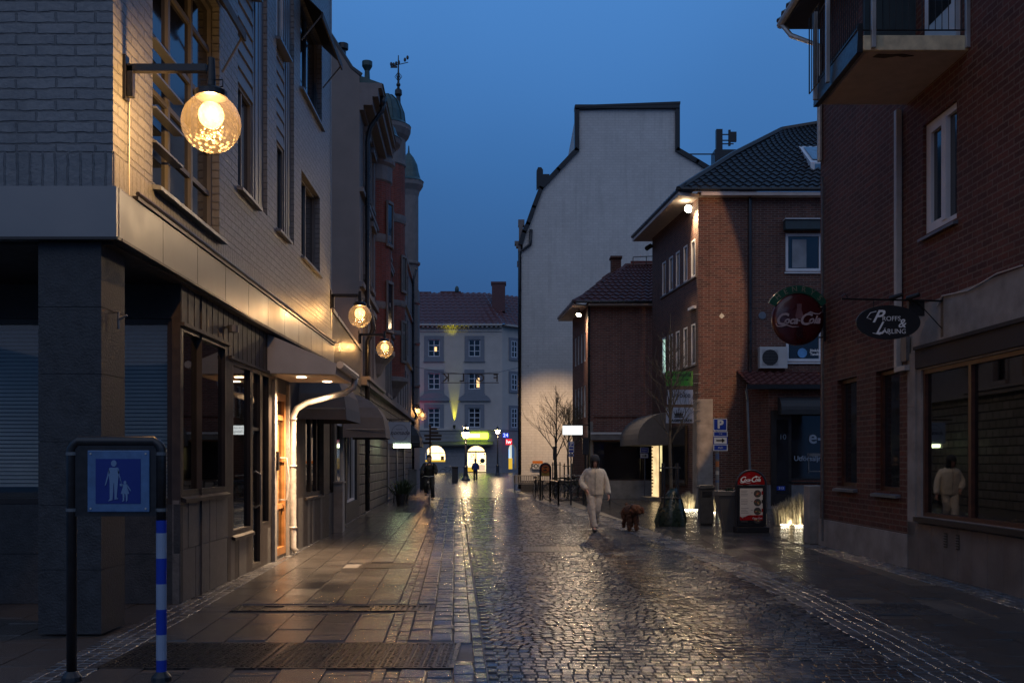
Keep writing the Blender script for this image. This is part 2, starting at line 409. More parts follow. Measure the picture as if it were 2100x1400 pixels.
# ================================================================ GROUND
def stones(name, items, m, h=.03):
    """items: cx, cy, w, l, angle -> one mesh of separate chamfered stones"""
    A = np.array(items); n = len(A); rng = np.random.default_rng(5)
    cx, cy, w, l, an = A.T; ca, sa = np.cos(an), np.sin(an)
    V = np.zeros((n, 12, 3)); sg = np.array([(-1, -1), (1, -1), (1, 1), (-1, 1)])
    tx = rng.normal(0, .014, n); ty = rng.normal(0, .02, n); z0 = rng.normal(0, .0018, n)
    for lay, (sc_, zt) in enumerate(((1., -h), (1., -.006), (.88, 0.))):
        for c in range(4):
            jit = rng.normal(0, .035, (n, 2)) if lay == 1 else 0
            if lay == 1: J = jit; V[:, 4 + c, :2] = 0
            ox = sg[c, 0] * w / 2 * sc_; oy = sg[c, 1] * l / 2 * sc_
            if lay == 0: js = np.zeros((n, 2))
            ox = ox * (1 + rngj[c][:n, 0]); oy = oy * (1 + rngj[c][:n, 1])
            V[:, lay * 4 + c, 0] = cx + ox * ca - oy * sa; V[:, lay * 4 + c, 1] = cy + ox * sa + oy * ca
            V[:, lay * 4 + c, 2] = zt + z0 + (ox * tx + oy * ty if lay else 0)
    fq = np.array([(8, 9, 10, 11)] + [(a, (a + 1) % 4, (a + 1) % 4 + 4, a + 4) for a in range(4)] + [(a + 4, (a + 1) % 4 + 4, (a + 1) % 4 + 8, a + 8) for a in range(4)])
    Fc = (fq[None] + (np.arange(n) * 12)[:, None, None]).reshape(-1, 4)
    me = bpy.data.meshes.new(name); me.vertices.add(n * 12); me.vertices.foreach_set("co", V.reshape(-1)); nf = len(Fc)
    me.loops.add(nf * 4); me.loops.foreach_set("vertex_index", Fc.reshape(-1).astype(np.int32))
    me.polygons.add(nf); me.polygons.foreach_set("loop_start", np.arange(nf, dtype=np.int32) * 4); me.polygons.foreach_set("loop_total", np.full(nf, 4, dtype=np.int32))
    me.update(calc_edges=True); me.materials.append(m)
    me.polygons.foreach_set("use_smooth", [False] * nf)
    ob = bpy.data.objects.new(name, me); col.objects.link(ob); return structure(ob)
rg = np.random.default_rng(3)
rngj = [rg.normal(0, .035, (60000, 2)) for _ in range(4)]
SL = .0557                                  # slant of the paving lines
bx = lambda a, Y: a - SL * Y
RP = [(5, 2.85), (6, 2.95), (9, 3.1), (12, 3.2), (16, 3.1), (22, 2.7), (28, 2.15), (36, 1.45), (49, .4), (60, -.5)]
def xr(Y):
    for (a, b), (c, d) in zip(RP, RP[1:]):
        if Y <= c: return b + (d - b) * (Y - a) / (c - a)
    return RP[-1][1]
mb = MB(); mb.quad([(-400, -30, -.014), (400, -30, -.014), (400, 600, -.014), (-400, 600, -.014)]); structure(mb.build("ground", base_m))
mb = MB(); mb.quad([(-60, 45, -.008), (60, 45, -.008), (60, 175, -.008), (-60, 175, -.008)]); structure(mb.build("plaza", far_m))
R = random.Random(4)
grates = [(-3.22, -.45, 7.92, 9.02), (-2.32, -1.52, 15.3, 16.15), (.2, 1.26, 18.1, 19.4), (-3.02, -1.53, 10.95, 11.35), (-1.52, -.9, 10.95, 11.35), (3.75, 4.6, 10.7, 11.5)]
def blocked(x, y, mx=.05): return any(a - mx < x < b + mx and c - mx < y < d + mx for a, b, c, d in grates)
it = []                                      # the roadway: straight rows near, waves beyond
y = 5.6; row = 0
while y < 45.2:
    x0 = bx(.25, y); x1 = xr(y) - .02; x = x0 + (.065 if row % 2 else 0) ; 
    while x < x1:
        w = .096 * R.uniform(.8, 1.2); k = min(1, max(0, (y - 8.2) / .8)); ph = (x - .15) * PI / 1.35
        dy = k * .2 * abs(math.sin(ph)); an = k * .2 * PI / 1.35 * math.cos(ph) * (1 if math.sin(ph) > 0 else -1) * .85
        cxs = x + w / 2
        if not blocked(cxs, y + dy) and cxs < x1: it.append((cxs, y + dy, w * .94, .108 * R.uniform(.9, .96), an + R.gauss(0, .03)))
        x += w
    y += .112; row += 1
stones("street", it, sett_m)
it = []; cols_ = [(-.63, .105), (-.525, .105), (-.42, .2), (-.22, .2), (-.02, .17), (.15, .09)]
for a, w in cols_:
    y = 5.4
    while y < 45:
        l = (R.uniform(.2, .34) if w > .12 else R.uniform(.1, .14)) * (1. if w > .12 else 1)
        c = y + l / 2
        if not blocked(bx(a + w / 2, c), c): it.append((bx(a + w / 2, c), c, w * .95, l * .95, SL + R.gauss(0, .012)))
        y += l
stones("sett_border_strip", it, sett_big)
it = []; y = 5.4                             # pale curved drain line on the right
while y < 58:
    l = R.uniform(.13, .17); sl = (xr(y + .3) - xr(y)) / .3
    for k in range(4):
        if not blocked(xr(y) + .06 + k * .125, y): it.append((xr(y) + .06 + k * .125, y + l / 2 + (.05 if k % 2 else 0), .118, l * .93, -math.atan(sl) + R.gauss(0, .03)))
    y += l
stones("pale_gutter_line", it, sett_pale)
it = []; a = -2.75                           # pavement slabs on the left
jj = 0
for a in [-2.75 + .353 * k for k in range(6)] + [-3.15 - .42 * (k + 1) for k in range(12)]:
    y = 5.2 + (.35 if jj % 2 else 0); jj += 1; w = .353 if a > -3 else .42; ymax = 45 if a > -3 else 11.4
    while y < ymax:
        c = y + .35
        if not blocked(bx(a + w / 2, c), c, .18): it.append((bx(a + w / 2, c), c, w * .985, .69, SL))
        else:
            for q in range(6):               # cut pieces round the gratings
                c2 = y + .058 + q * .1167
                if not blocked(bx(a + w / 2, c2), c2, .12): it.append((bx(a + w / 2, c2), c2, w * .97, .11, SL))
        y += .7
def slabs(name, items, m):
    ob = stones(name, items, m); return ob
# slabs have flat tops: gentler chamfer than the setts
def flat_stones(name, items, m):
    mb = MB()
    for cx, cy, w, l, an in items:
        ca, sa = math.cos(an), math.sin(an); tz = R.gauss(0, .0012); t2 = R.gauss(0, .003)
        f = lambda sx, sy, i, z: (cx + (sx * (w / 2 - i)) * ca - (sy * (l / 2 - i)) * sa, cy + (sx * (w / 2 - i)) * sa + (sy * (l / 2 - i)) * ca, z + tz + t2 * sx * w)
        mb.hexa([f(-1, -1, 0, -.03), f(1, -1, 0, -.03), f(1, 1, 0, -.03), f(-1, 1, 0, -.03)], [f(-1, -1, .004, 0), f(1, -1, .004, 0), f(1, 1, .004, 0), f(-1, 1, .004, 0)])
    return structure(mb.build(name, m))
flat_stones("pavement", it, slab_m)
it = []                                       # right pavement
for k in range(26):
    a = 1.9 + k * .42; y = 5.2 + (.4 if k % 2 else 0)
    while y < 44:
        c = y + .4; x = a + .21 + .055 * c - (0 if c < 24 else (c - 24) * .1)
        if x - .21 > xr(c) + .62 and not blocked(x, c, .25) and (x < 5.35 or c > 19.8): it.append((x, c, .413, .79, -.055 if c < 24 else .045))
        elif x + .21 > xr(c) + .62 and not blocked(x, c, .25) and (x < 5.35 or c > 19.8):
            xa = max(x - .21, xr(c) + .62)
            if x + .21 - xa > .08: it.append(((xa + x + .21) / 2, c, x + .21 - xa, .79, -.055 if c < 24 else .045))
        y += .8
flat_stones("right_pavement", it, slab_r)
it = []
y = 5.3                                       # small setts beside the gutter line and along the walls
while y < 50:
    for x0, x1 in ((xr(y) + .53, xr(y) + .66), (5.5, 6.1) if y < 19.6 else (0, 0)):
        x = x0
        while x < x1 - .02:
            it.append((x + .055, y, .1, .1, R.gauss(0, .06))); x += .11
    x = bx(-3.17, y)
    while x < bx(-2.76, y):
        if not blocked(x, y): it.append((x + .05, y, .1, .1, R.gauss(0, .08)))
        x += .104
    y += .11
stones("edge_setts", it, sett_pale)
# gratings
def grate(g, label, n, cat="drain grate", studs=False, pm=iron, nested=None):
    x0, x1, y0, y1 = g
    t = thing("drain_grate", label, cat, ((x0 + x1) / 2, (y0 + y1) / 2, 0), "iron gratings and covers in the paving")
    b = MB(); b.box(x0, x1, y0, y1, -.02, -.0105); b.build("pit_plate", black_m, t)
    f = MB(); e = .035
    f.box(x0, x1, y0, y0 + e, -.01, .004).box(x0, x1, y1 - e, y1, -.01, .004).box(x0, x0 + e, y0 + e, y1 - e, -.01, .004).box(x1 - e, x1, y0 + e, y1 - e, -.01, .004)
    f.build("rim", pm, t)
    b = MB(); step = (x1 - x0 - 2 * e) / n
    for k in range(n):
        a = x0 + e + k * step
        b.box(a, a + step * (.55 if not studs else .9), y0 + e, y1 - e, -.01, 0)
        if studs:
            q = y0 + e + .04
            while q < y1 - e - .02:
                for d in (.25, .62): b.box(a + step * d - .014, a + step * d + .014, q - .014, q + .014, 0, .007)
                q += .06
    b.build("bars", pm, t)
g = grates[0]
grate((g[0], -1.99, g[2], g[3]), "wide studded iron cover in the foreground pavement, the left one beside the sign post", 11, "manhole cover", True)
grate((-1.97, g[1], g[2], g[3]), "wide studded iron cover in the foreground, the right one ending at the cobbled roadway", 13, "manhole cover", True)
grate(grates[1], "short slotted drain grate in the left pavement near the orange door", 14)
grate(grates[2], "dark slotted drain grate in the middle of the cobbled roadway", 16)
grate(grates[3], "smooth dark channel cover across the left slabs", 3, "channel cover")
grate(grates[4], "pale ribbed drain piece at the end of the channel by the cobbles", 9, "channel cover")
grate(grates[5], "pale studded tactile plate in the right pavement", 8, "tactile plate", True, sett_pale)

# ================================================================ LEFT WHITE BRICK BUILDING
BL = thing("white_brick_building", "white painted brick building with shopfront and wide metal fascia at left", "building", (-4, 15, 0))
S = Wall((-3.635, 9.33), (-3.904, 22.15)); Fr = Wall((-9.5, 9.33), (-3.635, 9.33))
def U(px, fr=S): return fr.u(px)
ops = {}
ops['A'] = (U(313), U(450), 4.44, 7.35)
ops['b2'] = (U(488), U(548), 5.37, 12.5)
ops['b3'] = (U(567), U(603), 5.37, 12.5)
ops['c1'] = (U(618), U(656), 5.37, 6.9)
ops['c2'] = (U(616), U(660), 8.4, 10.1)
facade(S, 4.4, 13, list(ops.values()), white_brick, BL, .16)
facade(Fr, 4.4, 13, [], white_brick, BL, name="wall")
mb = MB(S); mb.box(-.0, S.L, -.1, .012, 4.1, 4.42); mb.build("soldier_course", soldier, BL)
mb = MB(Fr); mb.box(0, Fr.L, -.1, .012, 4.1, 4.42); mb.build("soldier_course", soldier, BL)
mb = MB(S); mb.box(.0, S.L, -.2, .055, 3.62, 4.09)
o = mb.build("fascia", fascia_m, BL, bevel=.006)
mb = MB(Fr); mb.box(0, Fr.L + .05, -.2, .055, 3.62, 4.09); mb.build("fascia", fascia_m, BL)
mb = MB(S); [mb.box(q, q + .006, .05, .0565, 3.63, 4.08) for q in (1.25, 2.5, 3.75, 5., 6.25, 7.5, 8.75, 10., 11.25)]; mb.build("panel_joint", black_m, BL)
mb = MB(Fr); [mb.box(Fr.L - q, Fr.L - q + .006, .05, .0565, 3.63, 4.08) for q in (2.2, 4.4)]; mb.build("panel_joint", black_m, BL)
mb = MB(S); mb.box(0, S.L, -.02, .085, 3.6, 3.625); mb.box(.45, S.L, .02, .075, 4.094, 4.13); mb.tube([(.45, .07, 4.15), (S.L, .07, 4.15)], .022, 6); mb.build("drip_edge", frame_dark, BL)
mb = MB(Fr); mb.box(0, Fr.L + .08, -.02, .085, 3.6, 3.625); mb.build("drip_edge", frame_dark, BL)
mb = MB(Fr); 
for k in range(2): mb.box(Fr.L - 1.13 - k * 2.9, Fr.L - 1.115 - k * 2.9, 0, .016, 4.42, 13)
mb.build("movement_joint", ink, BL)
mb = MB(); mb.box(-9.5, -3.66, 9.4, 22.1, 3.58, 3.62); mb.build("soffit", brown_m, BL)
mb = MB(); mb.box(-9.5, -3.9, 9.5, 22.1, 12.98, 13.1); mb.build("roof", tile_dark, BL)
mb = MB(); mb.quad([(-3.904, 22.15, 3.6), (-9.5, 22.15, 3.6), (-9.5, 22.15, 13), (-3.904, 22.15, 13)]); mb.build("wall", white_brick, BL)
# big window with glazing bars
w = ops['A']; window(S, w, BL, frame_grey, pane_dark, 3, 1, .07, .035, .14, sill=.1, sillm=strip_m, splits=(.18, .36, .56, .8), label="tall grey framed window behind the nearest globe lamp")
for k, zt in enumerate((4.85, 5.2, 5.55, 5.9)):
    mb = MB(S); mb.box(w[0] + .03, w[0] + .95, -.08, .03, zt, zt + .022); mb.build("louvre", strip_m, BL)
def awn(fr, a0, a1, zt, p, drop, m, parent, arms=True, name="awning"):
    mb = MB(fr); mb.hexa([(a0, .01, zt - .1), (a1, .01, zt - .1), (a1, p, zt - drop - .012), (a0, p, zt - drop - .012)], [(a0, .01, zt - .06), (a1, .01, zt - .06), (a1, p, zt - drop), (a0, p, zt - drop)])
    mb.box(a0, a1, p - .015, p + .015, zt - drop - .12, zt - drop)
    o = mb.build(name, m, parent)
    b = MB(fr)
    for a in (a0 + .04, a1 - .04): b.tube([(a, .02, zt - .95), (a, p, zt - drop - .03)], .014, 6)
    b.build("arm", steel_grey, o); return o
awn(S, w[0] - .05, w[1] + .1, 7.5, .3, .42, fabric_dark, BL)
c2 = ops['c2']; awn(S, c2[0] - .05, c2[1] + .05, 10.15, .4, .45, fabric_dark, BL)
for key in ('b2', 'b3'):
    a0, a1, b0, b1 = ops[key]; split = a0 + (a1 - a0) * .62
    mb = MB(S); mb.box(split, a1 - .004, -.15, -.06, b0, b1); mb.box(split + .1, split + .14, -.06, -.045, b0, b1); mb.box(split + (a1 - split) * .5, split + (a1 - split) * .5 + .02, -.06, -.05, b0, b1)
    mb.build("metal_strip", strip_m, BL)
    for j, (v0, v1) in enumerate(((5.37, 6.85), (8.45, 9.9))):
        window(S, (a0, split, v0, v1), BL, frame_white if j else frame_grey, pane_dark, 2, 1, .05, .03, .13, sill=.08, sillm=strip_m)
    for v0, v1 in ((6.85, 8.45), (9.9, 12.5)):
        n = int((v1 - v0) / .2); h = (v1 - v0) / n; mb = MB(S)
        for k in range(n): mb.hexa([(a0, -.15, v0 + k * h), (split, -.15, v0 + k * h), (split, -.05, v0 + k * h), (a0, -.05, v0 + k * h)], [(a0, -.15, v0 + k * h + h), (split, -.15, v0 + k * h + h), (split, -.075, v0 + k * h + h - .01), (a0, -.075, v0 + k * h + h - .01)])
        mb.build("clapboard_panel", panel_m, BL)
for key in ('c1', 'c2'): window(S, ops[key], BL, frame_grey, pane_dark, 2, 1, .05, .03, .15, sill=.07, sillm=strip_m)
mb = MB(S); mb.tube([(U(262), .01, 3.9), (U(262), .012, 5.0)], .008, 5); mb.tube([(S.L - .16, .02, 4.4), (S.L - .16, .02, 12.9)], .012, 5); mb.build("cable", white_pipe, BL)
# pier of granite blocks
pr = []
mb = MB(); zc = 0
for zt in (.02, .61, 1.2, 1.78, 2.4, 3.01, 3.6):
    if zt > .1: mb.box(-4.33, -3.755, 9.36, 9.93, zc, zt - .006); mb.box(-4.322, -3.763, 9.368, 9.922, zt - .006, zt)
    zc = zt
mb.build("pier", granite_dark, BL)
h = MB(); h.tube([(-3.75, 9.63, 3.0), (-3.7, 9.63, 3.0), (-3.7, 9.63, 2.84)], .012, 6); h.tube([(-3.7, 9.63, 2.93), (-3.62, 9.63, 2.97)], .012, 6); h.build("hook", steel_grey, BL)
# recessed shopfront facing the camera
GF = Wall((-9.5, 11.49), (-3.72, 11.49))
o1 = (GF.u(-150), GF.u(110), 1.12, 3.2); o2 = (GF.u(160), GF.u(352), 1.12, 3.2)
facade(GF, 1.12, 3.6, [o1, o2], brown_m, BL, .1)
for o, lb in ((o1, "blind covered shop window left of the granite pier"), (o2, "blind covered shop window right of the granite pier")):
    f = window(GF, o, BL, frame_dark, clear, 1, 1, .06, .03, .08, label=lb)
    mb = MB(GF); k = o[2] + .22 if o is o1 else o[2] + .08
    while k < o[3] - .05:
        mb.hexa([(o[0] + .07, -.30, k), (o[1] - .1, -.30, k), (o[1] - .1, -.262, k - .034), (o[0] + .07, -.262, k - .034)], [(o[0] + .07, -.30, k + .003), (o[1] - .1, -.30, k + .003), (o[1] - .1, -.262, k - .031), (o[0] + .07, -.262, k - .031)]); k += .045
    mb.box(o[0] + .06, o[1] - .09, -.32, -.26, o[3] - .06, o[3] - .02)
    mb.build("venetian_blind", blind_m, BL)
mb = MB(GF); mb.quad([(0, -.8, 0), (GF.L, -.8, 0), (GF.L, -.8, 3.6), (0, -.8, 3.6)]); mb.build("room_back", room_m, BL)
# plinth of rough granite blocks, front and side
G = Wall((-3.72, 11.49), (-3.945, 22.15))
def plinth(fr, a0, a1, z1, wd, hs, m, parent, name="plinth"):
    mb = MB(fr); zc = 0.; 
    for r, hh in enumerate(hs):
        a = a0
        while a < a1 - .02:
            b = min(a + wd, a1); i = .004; mb.box(a + i, b - i, -.08, .0 + R.uniform(-.004, .004), zc + i, min(zc + hh, z1) - i); a = b
        zc += hh
    mb.box(a0, a1, -.09, -.012, 0, z1 - .01)
    return mb.build(name, m, parent)
plinth(GF, 0, GF.L, 1.12, .62, (.56, .56), granite_dark, BL)
uw1 = G.u(464); uw2a, uw2b = G.u(477), G.u(515); ud0, ud1 = G.u(517), G.u(535); uw3a, uw3b = G.u(537), G.u(552); uo0, uo1 = G.u(563), G.u(586)
plinth(G, 0, uw1 + .08, 1.17, .3, (.6, .57), granite, BL)
oW1 = (.06, uw1, 1.22, 3.12); oW2 = (uw2a, uw2b, .62, 2.95); oD = (ud0, ud1, .04, 2.95); oW3 = (uw3a, uw3b, .62, 2.95); oO = (uo0, uo1, .05, 2.72)
U3a, U3b = G.u(626), G.u(662); oW4 = (U3a, U3b, .95, 2.75)
facade(G, 1.17, 3.6, [oW1, oW2, oD, oW3, oO, oW4], brown_m, BL, .06, u0=0, u1=uw1 + .08)
facade(G, 0, 3.6, [oW2, oD, oW3, oO, oW4], brown_m, BL, .06, u0=uw1 + .08, u1=G.L)
window(G, oW1, BL, frame_dark, smoked, 1, 1, .05, .03, .05, sill=.06, sillm=frame_dark, label="wide dark shop window reflecting the brick house opposite")
window(G, oW2, BL, frame_dark, smoked, 1, 1, .04, .03, .05, sill=.05, sillm=frame_dark)
window(G, oW3, BL, frame_dark, smoked, 1, 1, .04, .03, .05)
d = window(G, oD, BL, frame_dark, smoked, 1, 1, .05, .03, .05, name="shop_door", splits=(.7,))
mb = MB(G); mb.box(ud0 + .07, ud1 - .07, -.1, -.06, .1, .6); mb.build("kick_panel", frame_dark, d)
mb = MB(G); mb.tube([(ud1 - .15, -.05, .9), (ud1 - .15, .03, .95), (ud1 - .15, .03, 1.4), (ud1 - .15, -.05, 1.45)], .014, 6); mb.build("handle", steel_grey, d)
window(G, oW4, BL, frame_dark, smoked, 3, 1, .05, .035, .05, sill=.04, sillm=frame_dark, label="shop window with two mullions under the first domed awning")
mb = MB(G)                                    # vertical seamed cladding above the shop windows
a = .02
while a < uo0 - .3:
    mb.box(a, a + .012, 0, .006, 3.14 if a < uw1 else 2.98, 3.6); a += .26
mb.box(0, uw1 + .1, 0, .045, 3.12, 3.16); mb.box(uw1 + .1, uo0 - .3, 0, .045, 2.96, 3.0); mb.build("cladding_seams", brown_m, BL)
plinth(G, uw2a - .1, ud0 - .02, .56, .22, (.56,), granite, BL, "window_base"); plinth(G, ud1 + .02, uo0 - .08, .56, .22, (.56,), granite, BL, "window_base")
mb = MB(G)
for k, (z0, z1) in enumerate(((0, .9), (.905, 1.8), (1.805, 2.9))): mb.box(uo0 - .2, uo0 - .03, 0, .05, z0, z1); mb.box(uo1 + .03, uo1 + .16, 0, .05, z0, z1)
mb.build("door_surround", concrete, BL)
d = window(G, oO, BL, wood, smoked, 1, 1, .12, .05, .05, name="wooden_door", splits=(.3, .85))
d['label'] = "orange varnished wooden door lit by downlights"
mb = MB(G); mb.box(uo0 + .12, uo1 - .12, -.12, -.06, .12, .75); mb.box((uo0 + uo1) / 2 - .07, (uo0 + uo1) / 2 + .07, -.1, -.045, .75, 2.2); mb.build("door_panel", wood, d)
mb = MB(G); c = uo1 - .18; mb.tube([(c, -.06, .95), (c, .05, .95), (c, .09, 1.3), (c, .05, 1.65), (c, -.06, 1.65)], .018, 7); mb.build("handle", zinc, d)
plinth(G, uo1 + .18, G.L, .93, .24, (.93,), granite, BL, "plinth")
mb = MB(G); mb.lathe([(0, 0), (.07, .01), (.075, .1), (0, .11)], (G.u(463), .1, 3.28), 10); mb.tube([(G.u(463), 0, 3.36), (G.u(463), .1, 3.36)], .015, 6); mb.build("bulkhead_lamp", steel_grey, BL)
mb = MB(G); mb.box(uo0 - .13, uo0 - .05, .05, .09, 1.45, 1.75); mb.build("intercom", frame_dark, BL)
# canopy over the wooden door
Yc0, Yc1 = 15.95, 17.75
ca, cb = (Yc0 - 11.49) / G.U.y, (Yc1 - 11.49) / G.U.y
mb = MB(G); mb.prism([(.0, 2.97), (1.06, 2.95), (1.08, 3.12), (.0, 3.58)], ca, cb, 'yz'); cn = mb.build("entrance_canopy", mat("pale_canopy_paint", (.55, .52, .48), .55, var=.08), BL)
cn['label'] = "grey wedge shaped entrance canopy with two downlights"
mb = MB(G); mb.quad([(ca + .02, .02, 2.958), (ca + .02, 1.02, 2.943), (cb - .02, 1.02, 2.943), (cb - .02, .02, 2.958)]); mb.build("soffit_board", mat("cream_soffit", (.6, .52, .42), .6, var=.05), cn)
for k, (a_, w_) in enumerate(((ca + .45, .45), (cb - .45, .72))):
    mb = MB(G); mb.lathe([(0, .006), (.075, .004), (.075, 0), (0, 0)], (a_, w_, 2.936), 14); mb.build("downlight", emis("downlight_glow", (1, .72, .45), 20), cn)
    spot("downlight_beam", G.P(a_, w_, 2.9), G.P(a_, w_ + .05, 0), 950, (1, .66, .38), 130, .9, .06)
mb = MB(G); mb.tube([(ca, 1.13, 3.1), (cb + .12, 1.13, 3.07)], .06, 8); mb.build("gutter", zinc, cn)
dp = MB(G); pu = G.u(601, .1)
dp.tube([(cb + .02, 1.13, 3.05), (cb + .02, 1.1, 2.88), (cb, .95, 2.78), (pu + .1, .32, 2.6), (pu + .02, .16, 2.5), (pu, .1, 2.36), (pu, .1, 1.0), (pu, .1, .12), (pu, .16, .05)], .055, 12)
for z_ in (.45, 1.5, 2.3): dp.tube([(pu, .1, z_), (pu, .1, z_ + .03)], .068, 12)
dp.build("drainpipe", zinc, BL, smooth=True)['label'] = "curved zinc drainpipe running from the canopy gutter to the ground"
# domed awnings
def dome_awning(fr, a0, a1, zt, zb, p, parent, m=fabric, top=.5, label=None):
    mb = MB(fr); n = 5; rings = []
    for k in range(n + 1):
        t = k / n * PI / 2; i = (1 - math.sin(t) * 1.) ; z = zb + .22 + (zt - zb - .22) * (math.cos(t))
        out = p * math.sin(t); ins = (a1 - a0) * top / 2 * (1 - math.sin(t))
        rings.append((ins, out, z))
    rings.append((0, p + .015, zb))
    R_ = []
    for ins, out, z in rings: R_.append([mb.p(a0 + ins, 0, z), mb.p(a0 + ins + min(.25, out * .4), out, z), mb.p(a1 - ins - min(.25, out * .4), out, z), mb.p(a1 - ins, 0, z)])
    for A, B in zip(R_, R_[1:]):
        for j in range(3): mb.face([A[j], A[j + 1], B[j + 1], B[j]])
    o = mb.build("awning", m, parent)
    if label: o['label'] = label
    b = MB(fr); b.tube([(a0 + .02, .02, zb + .2), (a0 + .12, p * .97, zb + .2), (a1 - .12, p * .97, zb + .2), (a1 - .02, .02, zb + .2)], .014, 6)
    for ins, out, z in rings[1:3]: b.tube([(a0 + ins + .02, .02, z - .01), (a0 + ins + min(.25, out * .4), out - .01, z - .01), (a1 - ins - min(.25, out * .4), out - .01, z - .01), (a1 - ins - .02, .02, z - .01)], .01, 5)
    b.build("frame", steel_grey, o); return o
dome_awning(G, G.u(612), G.u(659), 3.4, 2.36, .82, BL, label="large grey domed awning nearest to the drainpipe")

# ================================================================ LOW LINK BUILDING
LK = thing("link_building", "low shop building with ribbed metal parapet between the white and ornate houses", "building", (-4.5, 26, 0))
L2 = Wall((-3.945, 22.16), (-4.5, 30.2))
oa = (L2.u(664), L2.u(686), .9, 2.7); ob_ = (L2.u(691), L2.u(709), .03, 2.75); oc = (L2.u(712), L2.u(732), .5, 2.7)
facade(L2, 0, 3.9, [oa, ob_, oc], granite_dark, LK, .14)
window(L2, oa, LK, frame_dark, smoked, 2, 1, .05, .03, .12)
d = window(L2, ob_, LK, mat("pale_green_white_door", (.45, .48, .5), .45, var=.08), pane_dark, 1, 1, .3, .03, .08, name="white_door"); d['label'] = "pale painted door standing between shop windows"
window(L2, oc, LK, frame_white, smoked, 2, 1, .05, .03, .12)
mb = MB(L2); a = 0
while a < L2.L:
    mb.box(a, a + .09, 0, .05, 3.78, 4.82); mb.box(a + .09, a + .2, 0, .02, 3.78, 4.82); a += .2
mb.box(0, L2.L, -.1, .09, 4.82, 4.9); mb.build("ribbed_parapet", fascia_m, LK)
mb = MB(); mb.quad([(-3.95, 22.2, 4.8), (-4.5, 30.2, 4.8), (-9, 30.2, 4.8), (-9, 22.2, 4.8)]); mb.build("roof", tile_dark, LK)
dome_awning(L2, L2.u(703), L2.u(723), 3.3, 2.18, 1.02, LK, label="grey domed awning over the further shop window")
mb = MB(L2); mb.box(L2.u(684), L2.u(689), .0, .2, 0, 1.1); mb.box(L2.u(684) - .02, L2.u(689) + .02, .0, .22, 1.1, 1.14); mb.build("meter_cabinet", concrete, LK)

# ================================================================ ORNATE CORNER HOUSE
OR = thing("ornate_stone_building", "ornate red brick and stone house with round bays and copper domes", "building", (-5.5, 45, 0))
L3 = Wall((-4.5, 30.2), (-6.1, 65.6)); YA = 30.2
def uy(Y): return (Y - 30.2) / L3.U.y
mb = MB()                                     # blank party gable facing the camera
g0 = -4.5
mb.prism([(g0, 3.8), (g0, 12.95), (g0 - .25, 13.15), (-5.42, 14.2), (-6.6, 15.6), (-9.5, 15.6), (-9.5, 3.8)], 30.2, 30.5)
mb.build("party_wall", stucco, OR)
mb = MB(); mb.tube([(g0 + .05, 30.25, 13.0), (g0 - .25, 30.25, 13.22), (-5.42, 30.25, 14.28), (-6.6, 30.25, 15.7)], .07, 5); mb.build("verge_flashing", black_m, OR)
mb = MB(); mb.lathe([(0, 0), (.09, 0), (.09, .3), (.16, .34), (.16, .5), (0, .55)], (-5.05, 30.6, 13.55), 10); mb.build("roof_vent", black_m, OR)
op = []
for yc in (31.9, 34., 40.6, 42.0, 47.4, 49.4, 51.4, 53.4, 55.4):
    for z0, z1 in ((4.3, 6.3), (7.3, 9.2), (10., 11.6)): op.append((uy(yc) - .45, uy(yc) + .45, z0, z1))
facade(L3, 3.9, 12.4, op, sandstone, OR, .22)
for o in op: window(L3, o, OR, frame_dark, pane_old, 2, 1, .06, .03, .2, splits=(.65,))
facade(L3, 0, 3.9, [], rubble, OR)
for o in op[:12]:
    mb = MB(L3); mb.box(o[0] - .12, o[1] + .12, 0, .1, o[2] - .16, o[2] - .02); mb.box(o[0] - .16, o[1] + .16, 0, .14, o[3] + .06, o[3] + .22)
    mb.box(o[0] - .16, o[0] - .02, 0, .05, o[2], o[3] + .06); mb.box(o[1] + .02, o[1] + .16, 0, .05, o[2], o[3] + .06); mb.build("window_surround", sandstone, OR)
mb = MB(L3)
for z0, z1, p in ((3.85, 4.0, .22), (4.0, 4.1, .3), (6.75, 6.9, .12), (9.55, 9.68, .12), (11.95, 12.1, .2), (12.1, 12.35, .38), (12.35, 12.6, .55), (12.6, 12.75, .66)): mb.box(0, uy(60) if p < .3 else uy(36.4), 0, p if p != .2 else .12, z0, z1)
mb.build("cornice", sandstone, OR)
mb = MB(L3); mb.prism([(.7, 12.74), (.0, 12.98), (-.9, 14.05), (-2.1, 15.5), (-4, 15.5), (-4, 12.7)], 0.05, uy(36.2), 'yz'); mb.prism([(-.4, 12.2), (-.4, 12.9), (-2, 15.3), (-4, 15.4), (-4, 12.2)], uy(36.3), uy(58), 'yz'); mb.build("roof", copper, OR)
mb = MB(L3)                                   # half-arched gutter hopper and drain pipe
q = uy(31.0)
mb.tube([(q, .66, 12.6), (q, .6, 12.2), (q, .25, 11.7), (q, .16, 11.3), (q, .16, 6.3), (q, .3, 5.9), (q, .34, 5.6), (q, .16, 5.2), (q, .16, .1)], .075, 10); mb.lathe([(.08, 0), (.16, .3), (.0, .3)], (q, .6, 12.3), 8)
mb.build("drainpipe", black_pipe, OR, smooth=True)
mb = MB(L3); q = uy(58.8); mb.tube([(q, .3, 12.6), (q, .12, 12.), (q, .12, 4.6), (q, .3, 4.2), (q, .12, 3.9), (q, .12, .1)], .07, 8); mb.build("drainpipe", black_pipe, OR, smooth=True)
def cyl(cx, cy, r, z0, z1, name, m, n=20, prof=None):
    mb = MB(); mb.lathe(prof or [(r, z0), (r, z1)], (cx, cy, 0), n); return mb.build(name, m, OR, smooth=False)
